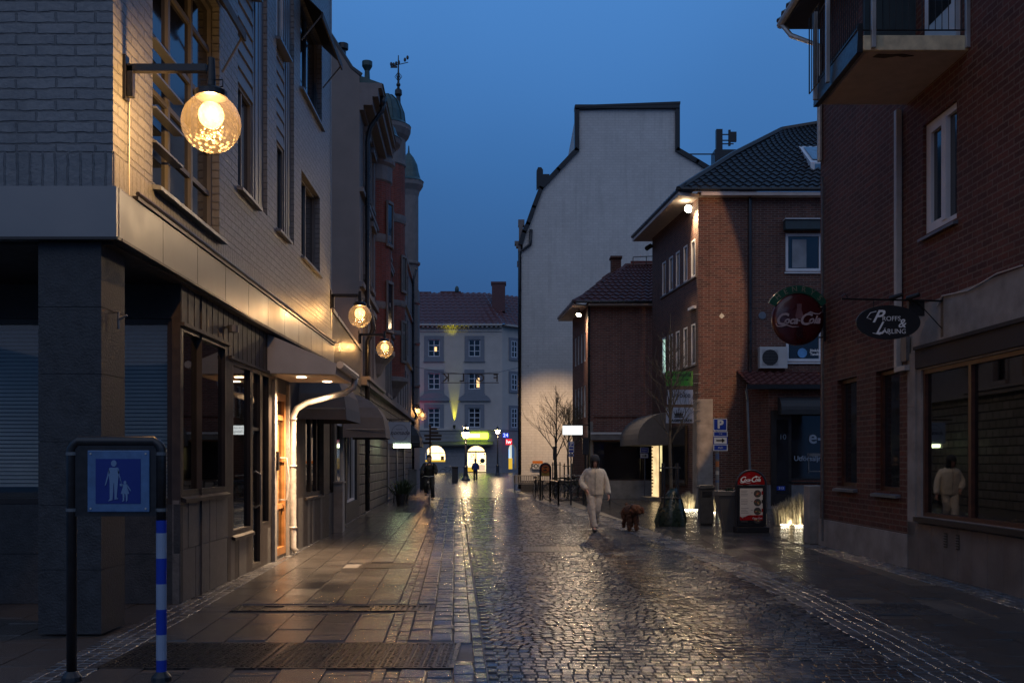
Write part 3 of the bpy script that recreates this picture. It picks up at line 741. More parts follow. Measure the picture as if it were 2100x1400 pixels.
# round bays: (centre, radius, base, brick zones, top)
def bay(cx, cy, r, zb, zt, bands, n=22, brickm=bay_brick):
    cyl(cx, cy, r, zb + .1, zt, "bay_wall", brickm, n)
    for z0, z1, p in bands: cyl(cx, cy, r, 0, 0, "stone_band", sandstone, n, [(r, z0), (r + p * .5, z0 + .02), (r + p, z0 + (z1 - z0) * .5), (r + p, z1), (r, z1 + .01)])
    cyl(cx, cy, r, 0, 0, "corbel", sandstone, n, [(.1, zb - .9), (r * .55, zb - .65), (r * .8, zb - .3), (r + .14, zb), (r + .14, zb + .16), (r, zb + .2)])
    for k in range(3):                        # windows of the bay between thin stone mullions
        a = -PI * .1 + k * PI * .25
        for z0, z1 in ((zb + .9, zb + 2.5), (zb + 3.9, zb + 5.3)):
            c, s_ = math.cos(a), math.sin(a); fr = Wall((cx + r * 1.004 * c + s_ * .2, cy + r * 1.004 * s_ - c * .2), (cx + r * 1.004 * c - s_ * .2, cy + r * 1.004 * s_ + c * .2))
            mb = MB(fr); mb.box(-.06, 0, 0, .06, z0 - .1, z1 + .1).box(.4, .46, 0, .06, z0 - .1, z1 + .1).box(0, .4, 0, .08, z0 - .1, z0).box(0, .4, 0, .08, z1, z1 + .1)
            f = mb.build("window", sandstone, OR); mb = MB(fr); mb.box(0, .4, .0, .03, z0, z1); mb.build("pane", pane_old, f)
bay(-5.03, 36.2, .75, 5.3, 11.5, [(6.9, 7.15, .04), (9.2, 9.5, .05)])
cyl(-5.03, 36.2, .95, 0, 0, "bay_top", sandstone, 22, [(.76, 11.35), (.8, 11.4), (.8, 11.9), (.9, 12.0), (.9, 12.15), (.8, 12.2)])
cyl(-5.03, 36.2, 1, 0, 0, "bay_cornice", sandstone, 22, [(.7, 12.1), (.8, 12.4), (.9, 12.6), (1.08, 12.75), (1.13, 12.9), (.8, 12.95)])
cyl(-5.03, 36.2, 1, 0, 0, "bay_roof", copper, 22, [(1.14, 12.92), (1.0, 13.05), (.9, 13.35), (.5, 13.7), (.2, 14.)])
bay(-5.47, 44.2, .85, 5.0, 14.4, [(6.95, 7.15, .05), (8.2, 8.45, .05), (11.75, 12.1, .06)])
cyl(-5.47, 44.2, 1, 0, 0, "tower_drum", sandstone, 24, [(.86, 14.25), (.9, 14.3), (.88, 14.5), (.88, 15.4), (1.0, 15.55), (1.1, 15.8), (1.1, 15.98), (.8, 16.)])
cyl(-5.47, 44.2, 1, 0, 0, "copper_dome", copper, 24, [(1.12, 15.99), (.95, 16.1), (.85, 16.2), (.8, 16.6), (.62, 17.05), (.35, 17.32), (0.0, 17.4)])
mb = MB()
for k in range(12):
    a = 2 * PI * k / 12; mb.tube([(-5.47 + r * math.cos(a), 44.2 + r * math.sin(a), z) for r, z in ((.86, 16.2), (.81, 16.6), (.63, 17.06), (.36, 17.33), (.05, 17.42))], .025, 4)
mb.build("dome_ribs", copper, OR)
px_, Yp = 817, 47.
xs = xx(817, Yp)
mb = MB(); mb.lathe([(.2, 15.5), (.24, 16.9), (.26, 17.1), (.12, 17.5), (.1, 18.3), (.17, 18.4), (.16, 18.6), (.06, 18.7), (.035, 19.6), (.02, 20.2)], (xs, Yp, 0), 12)
mb.ball((xs, Yp, 18.85), .1); mb.build("spire", black_m, OR)
mb = MB()                                     # weather vane and lantern
mb.tube([(xs - .32, Yp, 19.7), (xs + .45, Yp, 19.88)], .02, 5)
for k in range(6): a = 2 * PI * k / 6; mb.tube([(xs, Yp, 19.0), (xs + .16 * math.cos(a), Yp + .16 * math.sin(a), 19.22), (xs, Yp, 19.45)], .014, 4)
for dx, dz in ((-.33, .42), (-.22, .4), (-.1, .45), (.02, .5), (.3, .62), (.42, .72)): mb.ball((xs + dx, Yp, 19.38 + dz), .06, .03, .1, 8, 6)
mb.box(xs - .36, xs - .05, Yp - .01, Yp + .01, 19.62, 19.72)
mb.build("weather_vane", black_m, OR)
mb = MB(); mb.lathe([(.45, 0), (.3, .35), (.12, .8), (.08, 1.7), (.17, 1.85), (.17, 2.0), (0, 2.05)], (xx(753, 33.5), 33.5, 12.65), 12); mb.build("finial", copper, OR)
mb = MB(); mb.lathe([(.85, 0), (.84, .2), (.6, .75), (.25, 1.2), (0, 1.3)], (-5.25, 34.2, 12.75), 16); mb.build("small_copper_roof", copper, OR)
cyl(-6.1, 60.5, .57, 4.6, 17.4, "corner_turret", sandstone, 16)
for z0 in (5.9, 8.4, 10.8, 13.1): cyl(-6.1, 60.5, 1, 0, 0, "stone_band", sandstone, 16, [(.57, z0), (.68, z0 + .08), (.68, z0 + .2), (.57, z0 + .25)])
cyl(-6.1, 60.5, 1, 0, 0, "corbel", sandstone, 16, [(.1, 3.4), (.4, 3.8), (.65, 4.5), (.65, 4.7)])
cyl(-6.1, 60.5, 1, 0, 0, "turret_cornice", sandstone, 16, [(.58, 17.2), (.65, 17.5), (.85, 17.8), (.87, 18.05), (.6, 18.1)])
cyl(-6.1, 60.5, 1, 0, 0, "turret_dome", copper, 18, [(.9, 18.06), (.7, 18.25), (.6, 18.6), (.5, 19.1), (.3, 19.5), (.06, 19.8), (.03, 20.2)])
mb = MB(); mb.box(-6.9, -5.95, 60, 66, 0, 12.5); mb.build("end_wall", sandstone, OR)
# recessed dark door openings in the rusticated base
for yc in (41.2, 46.5, 52.):
    mb = MB(L3); a = uy(yc); mb.box(a - .5, a + .5, .0, .03, 0.05, 2.4); f = mb.build("doorway", frame_dark, OR)
mb = MB(L3); a0 = uy(49); a1 = uy(53.5)
dome_awning(L3, a0, a1, 3.5, 2.3, .92, OR, fabric_dark, label="black curved awning on the ornate house")
# ================================================================ FAR HOUSE ACROSS THE SQUARE
FB = thing("corner_shop_house", "pale rendered house with red tiled roof and lit shops across the far square", "building", (-5, 140, 0))
YF = 140.
FW = Wall((xx(800, YF), YF), (xx(1030, YF), YF)); FC = Wall((xx(1030, YF), YF), (xx(1030, YF) + 9, YF + 9))
zf = lambda py: zz(py, YF)
lit_warm = emis("lit_shop_warm", (1, .78, .45), 3, .5); lit_white = emis("lit_shop_white", (1, .76, .4), 2.8, .4); lit_blue = emis("lit_blue_panel", (.35, .6, 1), 1.2); lit_yel = emis("lit_yellow_panel", (1, .62, .06), .7)
fop = []
for pc in (890, 973):
    for (p0, p1) in ((696, 731), (765, 798)): fop.append((FW.u(pc - 12), FW.u(pc + 12), zf(p1), zf(p0)))
    fop.append((FW.u(pc - 12), FW.u(pc + 12), zf(876), zf(836)))
aop = [(FW.u(872), FW.u(913), 1.5, zf(913)), (FW.u(956.5), FW.u(996.5), .1, zf(914))]
facade(FW, zf(880), zf(668), fop, stucco_grey, FB, .3)
for k, o in enumerate(fop):
    tall = k % 3 == 2; f = window(FW, o, FB, frame_white, pane_dark, 2, 4 if tall else 3, .12, .06, .2)
    mb = MB(FW); e = .55; g = (o[0] - e, o[1] + e, o[2] - (.6 if not tall else .3), o[3] + .5)
    for b in ((g[0], o[0], g[2], g[3]), (o[1], g[1], g[2], g[3]), (o[0], o[1], o[3], g[3]), (o[0], o[1], g[2], o[2])): mb.box(b[0], b[1], 0, .08, b[2], b[3])
    mb.box(g[0] - .1, g[1] + .1, 0, .18, g[2] - .14, g[2])
    if tall:
        c = (o[0] + o[1]) / 2; pts = [(c + 2.15 * math.cos(a), g[3] + .55 + 1.0 * math.sin(a)) for a in [PI * q / 10 for q in range(11)]]
        mb.prism([(q[0], q[1]) for q in pts], 0, .22); mb.box(c - 2.2, c + 2.2, 0, .3, g[3] + .42, g[3] + .6)
    mb.build("window_surround", mat("grey_blue_trim", (.2, .21, .24), .8, var=.08), FB)
for c, z, w_, h_ in ((FW.u(893), zf(720), .35, .6), (FW.u(981), zf(794), .5, 1.3)):
    mb = MB(FW); mb.box(c - w_ / 2, c + w_ / 2, -.17, -.165, z, z + h_); mb.build("lit_lamp_in_window", emis("window_lamp_glow", (1, .6, .25), 1.5), FB)
# rusticated ground floor with arches
def arch_facade(fr, u0, u1, z1, arches, m, parent):
    mb = MB(fr); n = 10; cur = u0
    for a0, a1, zb, zt in sorted(arches):
        mb.quad([(cur, 0, 0), (cur, 0, z1), (a0, 0, z1), (a0, 0, 0)]); r = (a1 - a0) / 2; c = (a0 + a1) / 2; rz = min(r, 1.7)
        P_ = [(c - r * math.cos(PI * k / n), zt - rz + rz * math.sin(PI * k / n)) for k in range(n + 1)]
        for (x0, z0), (x2, z2) in zip(P_, P_[1:]):
            mb.quad([(x0, 0, z0), (x0, 0, z1), (x2, 0, z1), (x2, 0, z2)]); mb.quad([(x0, 0, z0), (x2, 0, z2), (x2, -.4, z2), (x0, -.4, z0)])
        if zb > .2: mb.quad([(a0, 0, 0), (a0, 0, zb), (a1, 0, zb), (a1, 0, 0)])
        mb.quad([(a0, 0, zb), (a0, -.4, zb), (a0, -.4, zt - rz), (a0, 0, zt - rz)]); mb.quad([(a1, 0, zb), (a1, -.4, zb), (a1, -.4, zt - rz), (a1, 0, zt - rz)]); mb.quad([(a0, 0, zb), (a1, 0, zb), (a1, -.4, zb), (a0, -.4, zb)])
        cur = a1
    mb.quad([(cur, 0, 0), (cur, 0, z1), (u1, 0, z1), (u1, 0, 0)])
    o = mb.build("ground_floor_wall", m, parent)
    return o
rust = mat("grey_rusticated_render", (.26, .25, .25), .8, var=.1, bs=.3)
arch_facade(FW, 0, FW.L, zf(880), aop, rust, FB)
mb = MB(FW); z = .8
while z < zf(884):
    for a, b in ((0, aop[0][0]), (aop[0][1], aop[1][0]), (aop[1][1], FW.L)) if z < zf(912) else ((0, FW.L),): mb.box(a + .02, b - .02, 0, .05, z, z + .42)
    z += .5
mb.build("rustication", rust, FB)
mb = MB(FW); mb.box(0, FW.L, 0, .22, zf(882), zf(878)); mb.box(0, FW.L, 0, .12, zf(680), zf(676)); mb.box(0, FW.L, 0, .8, zf(668.5), zf(665))
u = .1
while u < FW.L: mb.box(u, u + .28, 0, .6, zf(672), zf(669)); u += .62
mb.build("cornice", stucco_grey, FB)
def ob_box(fr, a0, a1, w0, w1, z0, z1, name, m, parent, **k):
    b = MB(fr); b.box(a0, a1, w0, w1, z0, z1); return b.build(name, m, parent, **k)
# lit interiors: a room behind each arch with things in it
def room(fr, a, name):
    c0, c1, zb, zt = a
    f = ob_box(fr, c0, c1, -3.6, -3.5, zb - .3, zt + .2, name, lit_white, FB)
    b = MB(fr); b.quad([(c0 - .3, -3.5, zt + .2), (c1 + .3, -3.5, zt + .2), (c1 + .3, -.45, zt + .2), (c0 - .3, -.45, zt + .2)]); b.build("lit_ceiling", emis("shop_ceiling_light", (1, .78, .45), 5), f)
    return f
rm = room(FW, aop[1], "shop_interior")
a0, a1 = aop[1][:2]
b = MB(FW)
for k in range(7): b.box(a0 + .35, a0 + 1.05, -2.2, -2., .5 + k * .34, .54 + k * .34)
b.build("shelf", mat("shelf_brown", (.3, .12, .05), .6), rm)
b = MB(FW)
for k in range(28):
    u = a0 + .1 + R.random() * 2.5; z = R.random() * 2.2 + .3; b.box(u, u + R.uniform(.06, .2), -3.45, -3.3, z, z + R.uniform(.05, .18))
b.build("goods", mat("dark_goods", (.06, .04, .05), .6), rm)
ob_box(FW, a0 + .1, a0 + 1.2, -.44, -.42, .15, .75, "yellow_poster", lit_yel, rm); ob_box(FW, a1 - 1.05, a1 - .15, -.44, -.42, .2, 1.1, "poster", emis("dim_poster", (1, .7, .45), .8), rm)
b = MB(FW); b.box(a0, a1, -.5, -.38, zf(926) - .1, zf(926) + .12); c = (a0 + a1) / 2; b.box(c - .12, c + .02, -.5, -.4, .1, zf(926)); b.box(a0, a1, -.5, -.38, .02, .16); b.box(a0, a0 + .06, -.5, -.4, .1, zf(926)); b.build("door_frame", frame_dark, FB)
b = MB(FW); b.lathe([(0, 0), (.33, 0)], (0, 0, 0), 16); b.v = [tuple(FW.P(c + .85 + .34 * math.cos(2 * PI * k / 16), -.41 + d, 1.65 + .34 * math.sin(2 * PI * k / 16))) for d in (0, .02) for k in range(16)]; b.f = [tuple(range(16)), tuple(range(31, 15, -1))]; b.mi = [0, 0]; b.build("round_door_sticker", mat("dark_green_sticker", (.03, .06, .05), .5), FB)
rm = room(FW, aop[0], "shop_interior"); a0, a1 = aop[0][:2]
b = MB(FW)
for q in (.25, 2.) : b.box(a0 + q, a0 + q + .45, -2, -1.9, 1.6, 2.3)
b.box(a0 + .9, a0 + 1.8, -2.6, -2.5, 1.55, 1.75); b.build("furniture", mat("dark_goods2", (.05, .03, .02), .6), rm)
ob_box(FW, a0 + .95, a0 + 2.1, -3.4, -3.35, 3.0, 3.4, "screen", lit_blue, rm); ob_box(FW, a0, a1, -.44, -.4, 1.2, 1.75, "yellow_band", lit_yel, rm)
b = MB(FW); b.box(a0, a1, -.46, -.4, zf(929) - .03, zf(929) + .04); b.build("frame", frame_dark, FB)
# awnings, signs
b = MB(FW); b.hexa([(FW.u(885), 0, zf(911)), (FW.u(1011), 0, zf(911)), (FW.u(1011), 1.2, zf(914)), (FW.u(885), 1.2, zf(914))], [(FW.u(885), 0, zf(905)), (FW.u(1011), 0, zf(905)), (FW.u(1011), 1.2, zf(911)), (FW.u(885), 1.2, zf(911))]); b.build("awning", mat("olive_awning", (.12, .12, .08), .7), FB)
sg = ob_box(FW, FW.u(951), FW.u(1000.5), .02, .25, zf(899), zf(887.5), "lit_sign", emis("yellow_green_lightbox", (.6, .85, .03), 9), FB)
sg['label'] = "yellow green backlit sign over the shop door"
ob_box(FW, FW.u(960), FW.u(984), .25, .27, zf(896.5), zf(889.5), "sign_letters", emis("sign_white_letters", (1, .95, .6), 2.2), sg)
b = MB(FC); 
facade(FC, zf(880), zf(668), [], stucco_grey, FB)
arch_facade(FC, 0, FC.L, zf(880), [(FC.u(1043), FC.u(1059), .5, zf(910))], rust, FB)
for (p0, p1, n) in ((696, 731, 3), (765, 798, 3), (836, 876, 4)):
    o = (FC.u(1048), FC.u(1060), zf(p1), zf(p0)); window(FC, o, FB, frame_white, pane_dark, 2, n, .12, .06, -.02, w=.02)
    b = MB(FC); e = .45
    for q in ((o[0] - e, o[0] - .02, o[2] - .4, o[3] + .4), (o[1] + .02, o[1] + e, o[2] - .4, o[3] + .4), (o[0] - .02, o[1] + .02, o[3] + .02, o[3] + .4), (o[0] - .02, o[1] + .02, o[2] - .4, o[2] - .02)): b.box(q[0], q[1], 0, .12, q[2], q[3])
    b.build("window_surround", MATS["grey_blue_trim"], FB)
b = MB(FC); b.box(0, FC.L, 0, .8, zf(668.5), zf(665)); b.build("cornice", stucco_grey, FB)
ob_box(FC, FC.u(1043), FC.u(1059), -.9, -.8, .4, 2.0, "lit_panel", lit_yel, FB); ob_box(FC, FC.u(1043), FC.u(1059), -.95, -.9, 2.0, 4.2, "lit_panel", emis("lit_pale_pane", (.8, .85, .75), .8), FB); ob_box(FC, FC.u(1049), FC.u(1053), -.85, -.8, 2., 3.2, "screen", lit_blue, FB)
s1 = ob_box(FW, FW.u(1037), FW.u(1050), .9, 1.1, zf(912), zf(900), "hanging_light_sign", emis("red_lightbox", (1, .03, .04), 1.0), FB); s1['label'] = "small red backlit sign with white marks"
text("lw", .75, FW.P(FW.u(1043.5), 1.12, zf(906)), (1, 0, 0), emis("sign_white", (1, .8, .8), 2), s1)
s2 = ob_box(FW, FW.u(1031), FW.u(1043), .5, .7, zf(897), zf(888), "hanging_light_sign", emis("blue_lightbox", (.02, .06, .8), .7), FB); s2['label'] = "small blue backlit sign above the red one"
text("24", .7, FW.P(FW.u(1037), .72, zf(892.5)), (1, 0, 0), emis("sign_blue_white", (.6, .75, 1), 1.6), s2)
x0, x1, xc = xx(796, YF), xx(1032, YF), xx(1024, YF)
tiled_roof([(x0, YF - .8, zf(665)), (x1, YF - .8, zf(665)), (xx(992, YF + 7), YF + 7, zz(600, YF + 7)), (xx(796, YF + 7), YF + 7, zz(600, YF + 7))], roof_red, FB, step=.9, amp=.08, course=.9)
tiled_roof([(x1, YF - .8, zf(665)), (x1 + 10, YF + 9, zf(665)), (x1 + 7, YF + 16, zz(602, YF + 10)), (xx(992, YF + 7), YF + 7, zz(600, YF + 7))], roof_red, FB, step=.9, amp=.08, course=.9)
b = MB(); b.box(xx(1009, YF + 4), xx(1036, YF + 4), YF + 3, YF + 5, zz(640, YF + 4), zz(584, YF + 4)); b.box(xx(1007, YF + 4), xx(1038, YF + 4), YF + 2.9, YF + 5.1, zz(584, YF + 4), zz(580, YF + 4)); b.build("chimney", roof_red, FB)
b = MB(); b.box(xx(903, YF + 7), xx(945, YF + 7), YF + 7, YF + 8, zz(604, YF + 7), zz(597, YF + 7)); b.box(xx(860, YF + 7), xx(884, YF + 7), YF + 7, YF + 8, zz(604, YF + 7), zz(598, YF + 7)); b.build("ridge_cap", roof_red, FB)
b = MB(); b.ball((xx(937, YF + 7), YF + 7, zz(594, YF + 7)), .3, .3, .55); b.build("roof_vent", copper, FB)
b = MB(FW); b.lathe([(.1, 0), (.18, .2), (.2, .5), (0, .5)], (FW.u(932), .5, zf(879)), 10); b.build("facade_uplight", black_m, FB)
spot("facade_beam", (xx(932, YF), YF - .24, zf(873)), (xx(932, YF), YF - .02, zf(770)), 3000, (.75, .72, .02), 25, .8, .1)
spot("cornice_beam", (xx(932, YF), YF - 1.4, zf(700)), (xx(925, YF), YF - .2, zf(672)), 120, (.75, .72, .02), 60, 1, .2)
spot("pink_facade_beam", (xx(852, YF), YF - 2.5, zf(900)), (xx(856, YF), YF, zf(800)), 350, (1, .03, .12), 70, 1, .2)

# ================================================================ TALL WHITE GABLE
TG = thing("gable_building", "tall pale house end with stepped chimney gable and black verge trim", "building", (6, 56, 0))
YG = 55.
out = [(1068, 1010), (1068, 500), (1075, 476), (1083, 459), (1095, 425), (1110, 386), (1145, 348), (1183, 308), (1183, 222), (1389, 215), (1389, 308), (1430, 332), (1470, 356), (1520, 390), (1560, 420), (1560, 1010)]
poly = [(xx(px, YG), zz(py, YG)) for px, py in out]; poly[0] = (poly[0][0], -.02); poly[-1] = (poly[-1][0], -.02)
b = MB(); b.prism(poly[::-1], YG, YG + 11); b.build("wall", gable_brick, TG)
b = MB()                                       # black sheet-metal verge following the outline
for (p, q) in zip(poly[1:14], poly[2:15]):
    p_, q_ = Vector((p[0], 0, p[1])), Vector((q[0], 0, q[1])); d = (q_ - p_).normalized(); n = Vector((-d.z, 0, d.x)); s_ = d * .06
    A = [p_ - s_ - n * .12, q_ + s_ - n * .12, q_ + s_ + n * .12, p_ - s_ + n * .12]
    b.prism([(v.x, v.z) for v in A], YG - .14, YG + .4)
b.build("verge", black_m, TG)
b = MB(); b.box(xx(1179, YG), xx(1393, YG), YG - .2, YG + .5, zz(224, YG), zz(217, YG)); b.prism([(xx(1178, YG), zz(223, YG)), (xx(1394, YG), zz(216, YG)), (xx(1394, YG), zz(211, YG)), (xx(1178, YG), zz(219, YG))][::-1], YG - .22, YG + .5); b.build("coping", black_m, TG)
b = MB(); xg = poly[0][0]; b.tube([(xg - .06, YG - .1, .1), (xg - .06, YG - .1, 12.8), (xg + .5, YG - .1, 13.2), (xg + .55, YG - .1, 14)], .09, 8); b.build("drainpipe", black_pipe, TG, smooth=True)
b = MB(); b.box(xg - .33, xg + .1, YG, YG + .6, zz(500, YG), zz(494, YG)); b.box(xg - .25, xg + .1, YG, YG + .5, zz(506, YG), zz(500, YG)); b.box(xg - .15, xg + .1, YG, YG + .4, zz(515, YG), zz(506, YG)); b.box(xg - .2, xg, YG, YG + .4, zz(545, YG), zz(535, YG)); b.box(xg - .1, xg + .12, YG, YG + .5, zz(494, YG), zz(462, YG)); b.box(xg - .14, xg + .2, YG, YG + .55, zz(462, YG), zz(450, YG)); b.build("cornice_end", sandstone, TG)
b = MB(); xs_ = xx(1108, YG); b.prism([(xs_ - .2, zz(386, YG)), (xs_ + .35, zz(372, YG)), (xs_ + .5, zz(357, YG)), (xs_ + .15, zz(357, YG)), (xs_ + .15, zz(348, YG)), (xs_ + .05, zz(343, YG)), (xs_ - .12, zz(343, YG)), (xs_ - .2, zz(350, YG))][::-1], YG, YG + .5); b.build("scroll_ornament", black_m, TG)
b = MB(); b.box(xg, xg + 12, YG - .12, YG, 0, .55); b.build("plinth", granite_dark, TG)
b = MB(); xm = xx(1475, 58); b.box(xm - .2, xm + .15, 57.8, 58.1, 14, zz(267, 58)); b.box(xx(1392, 57), xm + .3, 57.9, 57.98, zz(307, 57), zz(305, 57)); b.box(xm - .35, xm + 2, 57.5, 58.6, 15, zz(312, 58))
for py in (278, 290, 297): b.box(xm + .1, xm + .8, 57.9, 57.96, zz(py, 58), zz(py - 2, 58))
b.box(xm + .5, xm + .62, 57.85, 58, zz(300, 58), zz(268, 58)); b.box(xm + .62, xm + .95, 57.85, 58, zz(292, 58), zz(272, 58)); b.build("chimney_and_aerials", black_m, TG)
po = MB(); po.box(xx(1092, 54.8), xx(1113, 54.8), 54.84, 54.9, zz(961, 54.9), zz(950.5, 54.9)); ps = root_mesh(po, "wall_poster", white_sign, "small pale poster with orange band on the tall gable wall", "poster")
b = MB(); b.box(xx(1092, 54.8), xx(1113, 54.8), 54.82, 54.839, zz(950, 54.9), zz(944.5, 54.9)); b.build("orange_band", orange_sign, ps)
text("FOLK", .3, (xx(1103, 54.8), 54.835, zz(955.5, 54.9)), (1, 0, 0), ink, ps, bold=.008)

# ================================================================ LOW BRICK HOUSE WITH RED TILES
LB = thing("low_brick_house", "low red brick house with red tile hip roof and floodlight under its eave", "building", (4.5, 46, 0))
B2F = Wall((3.25, 44), (6.6, 44)); B2S = Wall((2.84, 48), (3.25, 44))
zb2 = 8.4
o_shop = (.25, 2.85, .78, 2.45)
facade(B2F, 0, zb2, [o_shop], low_brick, LB, .2)
window(B2F, o_shop, LB, frame_dark, pane_dark, 1, 1, .05, .03, .18, label="black shop window below the folded awning")
ob_box(B2F, .12, 3.0, 0, .06, 0, .76, "plinth", concrete, LB); ob_box(B2F, .0, .22, 0, .05, .77, 3.3, "pilaster", concrete, LB)
ob_box(B2F, .12, 2.7, 0, .42, 2.5, 2.78, "awning_box", mat("grey_shutter_box", (.15, .15, .16), .6), LB)
ob_box(B2F, .1, 2.75, .42, .45, 2.74, 2.82, "awning_bar", frame_white, LB)
ob_box(B2F, .25, 3.1, 0, .02, 3.45, 3.53, "brick_ledge", dark_brick, LB)
sop = []
for z0, z1 in ((zz(803, 45.5), zz(785 + 0, 45.5) + .45), (zz(742, 45.5), zz(683, 45.5))):
    for k in range(4): a = .55 + k * .82; sop.append((a, a + .55, z0, z1))
sop = [(a, b_, 3.5 if z0 < 5 else 5.95, 4.9 if z0 < 5 else 7.25) for a, b_, z0, z1 in sop]
facade(B2S, 0, zb2, sop, low_brick, LB, .08)
for o in sop: window(B2S, o, LB, frame_white, pane_dark, 1, 1, .06, .03, .07)
b = MB(); b.tube([(3.3, 43.9, .1), (3.3, 43.9, 8.3)], .05, 8); b.build("drainpipe", black_pipe, LB)
e = .55; ze = zb2 - .05
E1, E2, E3 = (3.25 - e - .1, 44 - e, ze), (6.6, 44 - e, ze), (2.84 - e - .1, 48.6, ze)
apex = (5.2, 46.6, 10.5); tiled_roof([E1, E2, (6.6, 46.6, 10.5), apex], tile_red, LB); tiled_roof([E3, E1, apex, (4.6, 48.6, 10.5)], tile_red, LB)
b = MB(); b.tube([E1, (4.25, 45.3, 9.47), apex, (6.6, 46.6, 10.55)], .1, 6); b.build("ridge_tiles", tile_red, LB)
b = MB(); b.tube([E3, E1, E2], .06, 6); b.build("gutter", black_pipe, LB)
b = MB(); b.hexa([(E3[0], 48.6, ze - .12), (2.9, 48.6, ze - .12), (3.3, 44, ze - .12), (E1[0], 43.45, ze - .12)], [(E3[0], 48.6, ze - .06), (2.9, 48.6, ze - .06), (3.3, 44, ze - .06), (E1[0], 43.45, ze - .06)]); b.box(3.25, 6.6, 43.5, 44, ze - .12, ze - .06); b.build("eave_soffit", underside, LB)
b = MB(); b.prism([(xx(1217, 47.5), zz(600, 47.5)), (xx(1240, 47.5), zz(600, 47.5)), (xx(1272, 47.5), zz(562, 47.5)), (xx(1262, 47.5), zz(556, 47.5))], 47.4, 48.4); b.build("dormer_side", sheet_red, LB)
b = MB(); b.box(xx(1253, 47), xx(1273, 47), 46.8, 47.3, 9.8, zz(531, 47)); b.box(xx(1251, 47), xx(1275, 47), 46.7, 47.4, zz(531, 47), zz(527, 47)); b.build("chimney", dark_brick, LB)
b = MB(); b.box(5.4, 6.6, 46.6, 46.7, 10.5, 10.7); b.build("ridge_sheet", sheet_red, LB)
b = MB(); b.tube([(5.5, 46.5, 10.85), (6.6, 46.5, 10.9)], .02, 5); b.tube([(5.5, 46.5, 10.5), (5.5, 46.5, 10.85)], .02, 5); b.tube([(6.1, 46.5, 10.5), (6.1, 46.5, 10.87)], .02, 5); b.build("snow_rail", black_m, LB)
def flood(fr_loc, aim, parent, r=.13):
    L = Vector(fr_loc); D = (Vector(aim) - L).normalized(); b = MB()
    b.tube([L - D * .12, L - D * .02, L, L + D * .012], [r * .7, r, r, r], 14); f = b.build("floodlight", black_m, parent)
    b = MB(); b.tube([L + D * .013, L + D * .02], [r * .9, r * .9], 14); b.build("lamp_face", emis("floodlight_glow", (1, .88, .62), 14), f)
    b = MB(); b.tube([L - D * .1, L + Vector((0, 0, .3))], .02, 5); b.build("bracket", black_m, f); return f
L_ = (xx(1187, 44.6), 44.6, zz(645, 44.6)); flood(L_, (1.6, 42, 4.0), LB)
spot("gable_wash_beam", (2.72, 49.3, 8.1), (2.1, 55, 1.), 2600, (1, .64, .34), 74, 1., .1)
spot("low_house_beam", (L_[0] - .06, 44.5, L_[2] - .1), (1.2, 38, 0), 700, (1, .7, .42), 120, .9, .1)
lb = MB(); lb.box(xx(1154, 43.9), xx(1194, 43.9), 43.75, 43.95, zz(891, 43.9), zz(873, 43.9)); 
# box lies clear of the house on a bracket
ls = thing("hanging_shop_lightbox", "bright white backlit shop sign with faint grey words hanging by the low brick house", "sign", (xx(1174, 43.9), 43.85, 0))
lb.build("light_box", emis("white_lightbox", (.95, 1, .98), 1.5), ls)
text("HÅR & SKÖNHET", .1, (xx(1178, 43.9), 43.74, zz(878, 43.9)), (1, 0, 0), mat("grey_lettering", (.25, .27, .3), .5), ls); text("Salong", .16, (xx(1180, 43.9), 43.74, zz(885, 43.9)), (1, 0, 0), MATS["grey_lettering"], ls, shear=.3)
b = MB(); b.box(xx(1153, 43.9), 3.25, 43.8, 43.9, zz(872, 43.9), zz(870.5, 43.9)); b.build("bracket", black_m, ls)

# ================================================================ BRICK HOUSE WITH FLOODLIT CORNER
MH = thing("floodlit_brick_house", "three storey red brick house with black tile roof and floodlit corner", "building", (8, 38, 0))
C3 = (6.55, 36.); F3 = Wall(C3, (14, 36)); S3 = Wall((5.83, 42.55), C3)
ze3 = 11.05
wA = (F3.u(1611), F3.u(1686), 8.27, 9.6); wB = (F3.u(1612), F3.u(1686), 5.1, 6.6)
facade(F3, 0, ze3, [wA, wB], red_brick, MH, .1)
for o in (wA, wB): window(F3, o, MH, frame_white, pane_dark, 1, 1, .1, .04, .08, sill=.06, sillm=frame_white)
b = MB(F3); b.box(wA[0] + .25, wA[0] + .75, -.065, -.06, 8.4, 9.4); b.build("curtain", curtain, MH)
tb = text("Jönköpings\nTandtekniska AB", .13, F3.P(wB[0] + .85, -.03, 5.42), F3.U, white_ink, MH, align='LEFT', bold=.003)
b = MB(F3); b.lathe([(0, 0), (0, 0)], (0, 0, 0), 3); b.v = [tuple(F3.P(wB[0] + .58 + .17 * math.cos(2 * PI * k / 16), -.03, 5.4 + .17 * math.sin(2 * PI * k / 16))) for k in range(16)]; b.f = [tuple(range(16))]; b.mi = [0]; b.build("round_logo", mat("light_blue_sticker", (.1, .3, .6), .5), MH)
b = MB(F3); b.box(wA[0] - .08, wA[1] + .1, 0, .3, 9.72, 10.02); b.box(wA[0] - .08, wA[1] + .1, .02, .34, 9.68, 9.72); b.build("folded_awning", fabric_teal, MH); ob_box(F3, wA[0] - .1, wA[1] + .1, 0, .36, 10.02, 10.05, "awning_bar", frame_white, MH)
px5 = ((1358, 1365.5), (1371.8, 1380), (1386, 1393.8), (1401.6, 1409.8), (1417.3, 1426))
sop = []
for a, c in px5:
    sop.append((S3.u(a), S3.u(c), 8.17, 9.5)); sop.append((S3.u(a), S3.u(c), 5.05, 6.5))
facade(S3, 0, ze3, sop, red_brick, MH, .06)
